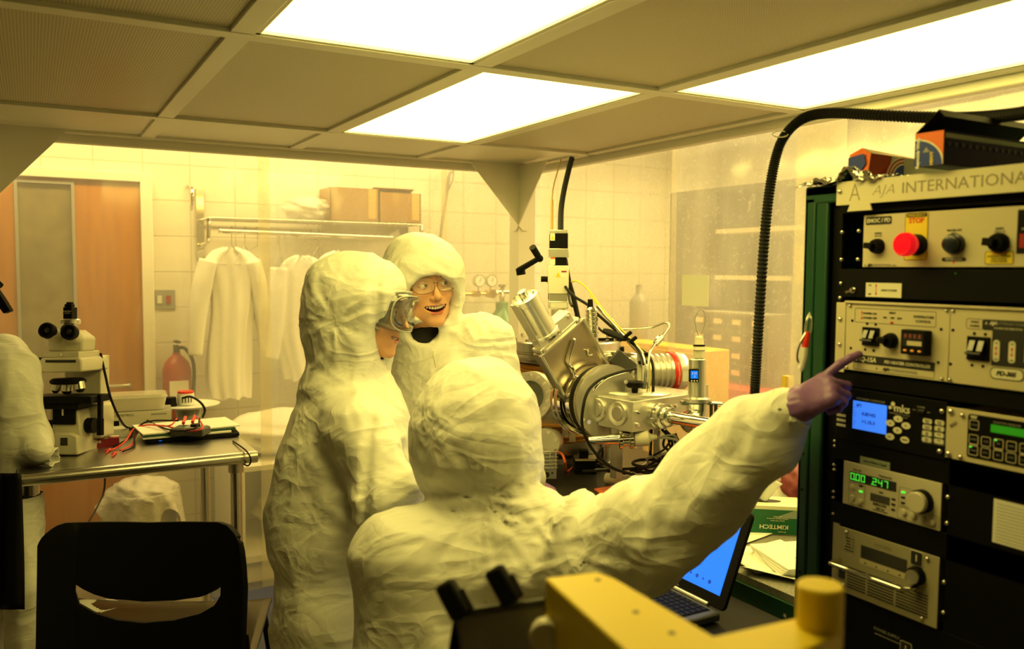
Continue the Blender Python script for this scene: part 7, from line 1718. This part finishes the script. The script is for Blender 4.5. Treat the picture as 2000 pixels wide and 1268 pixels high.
# ================================================================== black chair
dC = 2.45; sC = dC / FPX; CF = frame(278, 1150, dC)
t = thing('plastic_chair', tuple(np.array([*at(278, 1150, dC)[:2], 0])), 'black moulded chair seen from behind, with a crescent slot in its back', 'chair')
def cx(px): return (px - 278) * sC
def cz(py): return (1150 - py) * sC
def interp(x, pts):
    for (a, b), (c, d) in zip(pts, pts[1:]):
        if a <= x <= c: k = (x - a) / (c - a); return b + (d - b) * k
    return pts[0][1] if x < pts[0][0] else pts[-1][1]
top = [(74, 1075), (77, 1062), (83, 1050), (92, 1040), (105, 1031), (119, 1027), (160, 1029), (267, 1034), (370, 1030), (418, 1027), (440, 1031), (455, 1041), (466, 1053), (473, 1072), (480, 1110), (487, 1170)]
st_ = [(138, 1146), (150, 1156), (170, 1168), (198, 1179), (267, 1187), (330, 1184), (387, 1173), (415, 1158), (432, 1144)]
sb_ = [(138, 1160), (142, 1182), (174, 1205), (215, 1221), (267, 1228), (330, 1222), (387, 1205), (420, 1185), (432, 1165)]
m = MB(CF); xs = [76, 78, 82, 88, 96, 106, 119, 128, 137.9] + list(np.linspace(138, 432, 44)) + [432.1, 440, 448, 456, 463, 469, 474, 479, 484]
def cy(px, py): u = (px - 278) / 205; return .085 * (1 - u * u) + (py - 1030) * sC * -.12
def addstrip(xa, xb, fa, fb, n=6):
    vs = []
    for X_, (p0, p1) in ((xa, fa), (xb, fb)):
        for k in range(n + 1): py = p0 + (p1 - p0) * k / n; xx = X_ + ((py - 1100) * .05 if X_ < 278 else 0) * (abs(X_ - 278) / 200); vs.append((cx(xx), cy(X_, py), cz(py)))
    m.add(vs, [(k, k + 1, n + 2 + k, n + 1 + k) for k in range(n)])
for a, b in zip(xs, xs[1:]):
    ta, tb = interp(a, top), interp(b, top)
    bot = 1330
    if a >= 138 and b <= 432:
        addstrip(a, b, (ta, interp(a, st_)), (tb, interp(b, st_))); addstrip(a, b, (interp(a, sb_), bot), (interp(b, sb_), bot))
    else: addstrip(a, b, (ta, bot), (tb, bot), 10)
md_ = ob('backrest', m, 'black_gloss' if False else 'black', t, smooth=60, thick=.020)
bm = bmesh.new(); bm.from_mesh(md_.data); bmesh.ops.remove_doubles(bm, verts=bm.verts, dist=.0008); bm.to_mesh(md_.data); bm.free()
v_ = md_.modifiers.new('round', 'BEVEL'); v_.width = .005; v_.segments = 3; v_.limit_method = 'ANGLE'
s1_, s2_, s3_, s4_ = at(531, 1166, 3.06), at(130, 1166, 3.06), at(95, 1330, 2.52), at(492, 1330, 2.52)
for q_ in (s1_, s2_, s3_, s4_): q_[2] = .46
sd = (s1_ + s2_) / 2
def seatf(a, b):
    p_ = (s3_ * (1 - a) + s4_ * a) * (1 - b) + (s2_ * (1 - a) + s1_ * a) * b
    return p_[0], p_[1], .46 - .02 * math.sin(PI * a) * math.sin(PI * min(b, .9)) + .01 * (2 * a - 1) ** 6 - .01 * max(0, b - .9) * 10
M_('seat_brown', (.05, .035, .02), .25, .3, bump=(60, .2, .002, (1, 12, 1)))
ob('seat', MB().grid(seatf, 24, 18), 'seat_brown', t, smooth=60, thick=.012)
for a, b in ((s1_, .08), (s2_, .08), (s3_, -.06), (s4_, -.06)):
    c__ = (s1_ + s2_ + s3_ + s4_) / 4; e__ = c__ + (a - c__) * (1 + b); ob('leg', MB().cyl((c__ + (a - c__) * .9)[:3], (e__[0], e__[1], 0), .012), 'black', t)
for (pa, pb) in ((s3_, (90, 1300)), (s4_, (486, 1300))):
    ob('back_support', MB().tube([pa, at(pb[0], pb[1], 2.47), at(pb[0] + (8 if pb[0] < 200 else -8), pb[1] - 60, 2.47)], .011, 10), 'black', t)
m = MB(Matrix.Translation((float((s2_[0] * .62 + s3_[0] * .38)) + .06, float(s2_[1] * .62 + s3_[1] * .38), .455)) @ RZ(20)); m.grid(lambda a, b: (a * .16, b * .14, .004 + .012 * math.sin(a * 5) * b), 8, 8); o = ob('paper_sheet', m, 'paper', smooth=180, thick=.001); tagp(o, 'white paper lying on the left side of the chair seat, seen through the slot', 'paper')
q_ = s1_ * .7 + s2_ * .22 + s4_ * .08; o = ob('orange_scrap', MB(Matrix.Translation((float(q_[0]), float(q_[1]), .458))).box(-.02, .02, -.01, .01, 0, .014), 'tape_brown', bev=.003); tagp(o, 'small tan scrap at the far edge of the chair seat', 'scrap')

# ================================================================== yellow bracket close to the viewer
YZ = 1.305
def yp(px, py, z=YZ): return onplane(px, py, 2, z)
t = thing('yellow_bracket', tuple(np.array([*yp(1300, 1230)[:2], 0])), 'blurred yellow metal bracket with a round post, close to the viewer at the bottom', 'bracket')
def slab(nm, pts, z1, z0, mm, par, bev=.003):
    q = [yp(*p_, z1) for p_ in pts]; n = len(q)
    m = MB(); m.add([tuple(p_) for p_ in q] + [(p_[0], p_[1], z0) for p_ in q], [tuple(range(n)), tuple(reversed(range(n, 2 * n)))] + [(k, n + k, n + (k + 1) % n, (k + 1) % n) for k in range(n)])
    return ob(nm, m, mm, par, bev=bev)
beam = slab('beam', [(1064, 1128), (1165, 1116), (1200, 1128), (1400, 1245), (1560, 1330), (1390, 1420)], YZ, YZ - .075, 'yellow_paint', t)
arm_ = slab('arm', [(1290, 1262), (1400, 1240), (1565, 1204), (1630, 1210), (1649, 1222), (1640, 1240), (1480, 1310), (1360, 1330)], YZ - .006, YZ - .03, 'yellow_paint', t)
pc = yp(1600, 1222, YZ - .006); ob('post', MB().lathe([(.0225, 0), (.0225, .040), (.0205, .042), (0, .042)], (pc[0], pc[1], YZ - .006), (pc[0], pc[1], 9), 40), 'yellow_paint', t)
ob('support_column', MB().box(yp(1400, 1330)[0] - .03, yp(1400, 1330)[0] + .03, yp(1400, 1330)[1] - .03, yp(1400, 1330)[1] + .03, 0, YZ - .05), 'yellow_paint', t, bev=.003)
for px, py in ((1242, 1196), (1312, 1237), (1168, 1133)):
    c1_ = yp(px, py); ob('screw_hole', MB().cyl((c1_[0], c1_[1], YZ - .001), (c1_[0], c1_[1], YZ + .0006), .0035), 'dark_grey', beam)
for px, py in ((1070, 1178), (1086, 1172)):
    F = frame(px, py, .965); ob('slot', MB(F).box(-.004, .004, -.006, .01, -.009, .009), 'ink', beam, bev=.002)
F = frame(1065, 1248, .93, yaw=-10); m = MB(F); m.lathe([(.010, 0), (.016, .0), (.019, .004), (.019, .018), (.012, .03)], (0, 0, 0), (0, 1, 0), 28); ob('round_knob', m, 'beige_plastic', t)
t = thing('clamp_holder', tuple(np.array([*at(960, 1230, .98)[:2], 0])), 'dark grey holder with two black rubber clamps beside the yellow bracket', 'holder')
F = frame(965, 1190, .98, roll=-10, yaw=-8, pitch=-14); s_ = .98 / FPX
ob('plate', MB(F).box(-.045, .060, 0, .012, -.11, .0), 'grey', t, bev=.003); ob('plate_edge', MB(F).box(-.047, .062, -.004, .016, -.004, .004), 'dark_grey', t, bev=.001)
ob('side_web', MB(F).prism([(-.047, .0), (-.075, -.09), (-.045, -.11)], -.002, .014), 'black', t)
for x, z in ((-.042, .006), (.018, .014)):
    m = MB(F @ T3(x, 0, z) @ RY(-22)); m.box(-.012, .012, -.012, .014, -.012, .034); c_ = ob('clamp', m, 'black_rubber', t, bev=.005)
    ob('clamp_screw', MB(F @ T3(x + .012, 0, z + .004) @ RY(-22)).cyl((0, 0, -.01), (0, 0, .018), .005), 'dark_screen', c_)
ob('stand', MB().cyl(at(960, 1290, 1.0), (at(960, 1290, 1.0)[0], at(960, 1290, 1.0)[1], 0), .012), 'black', t)
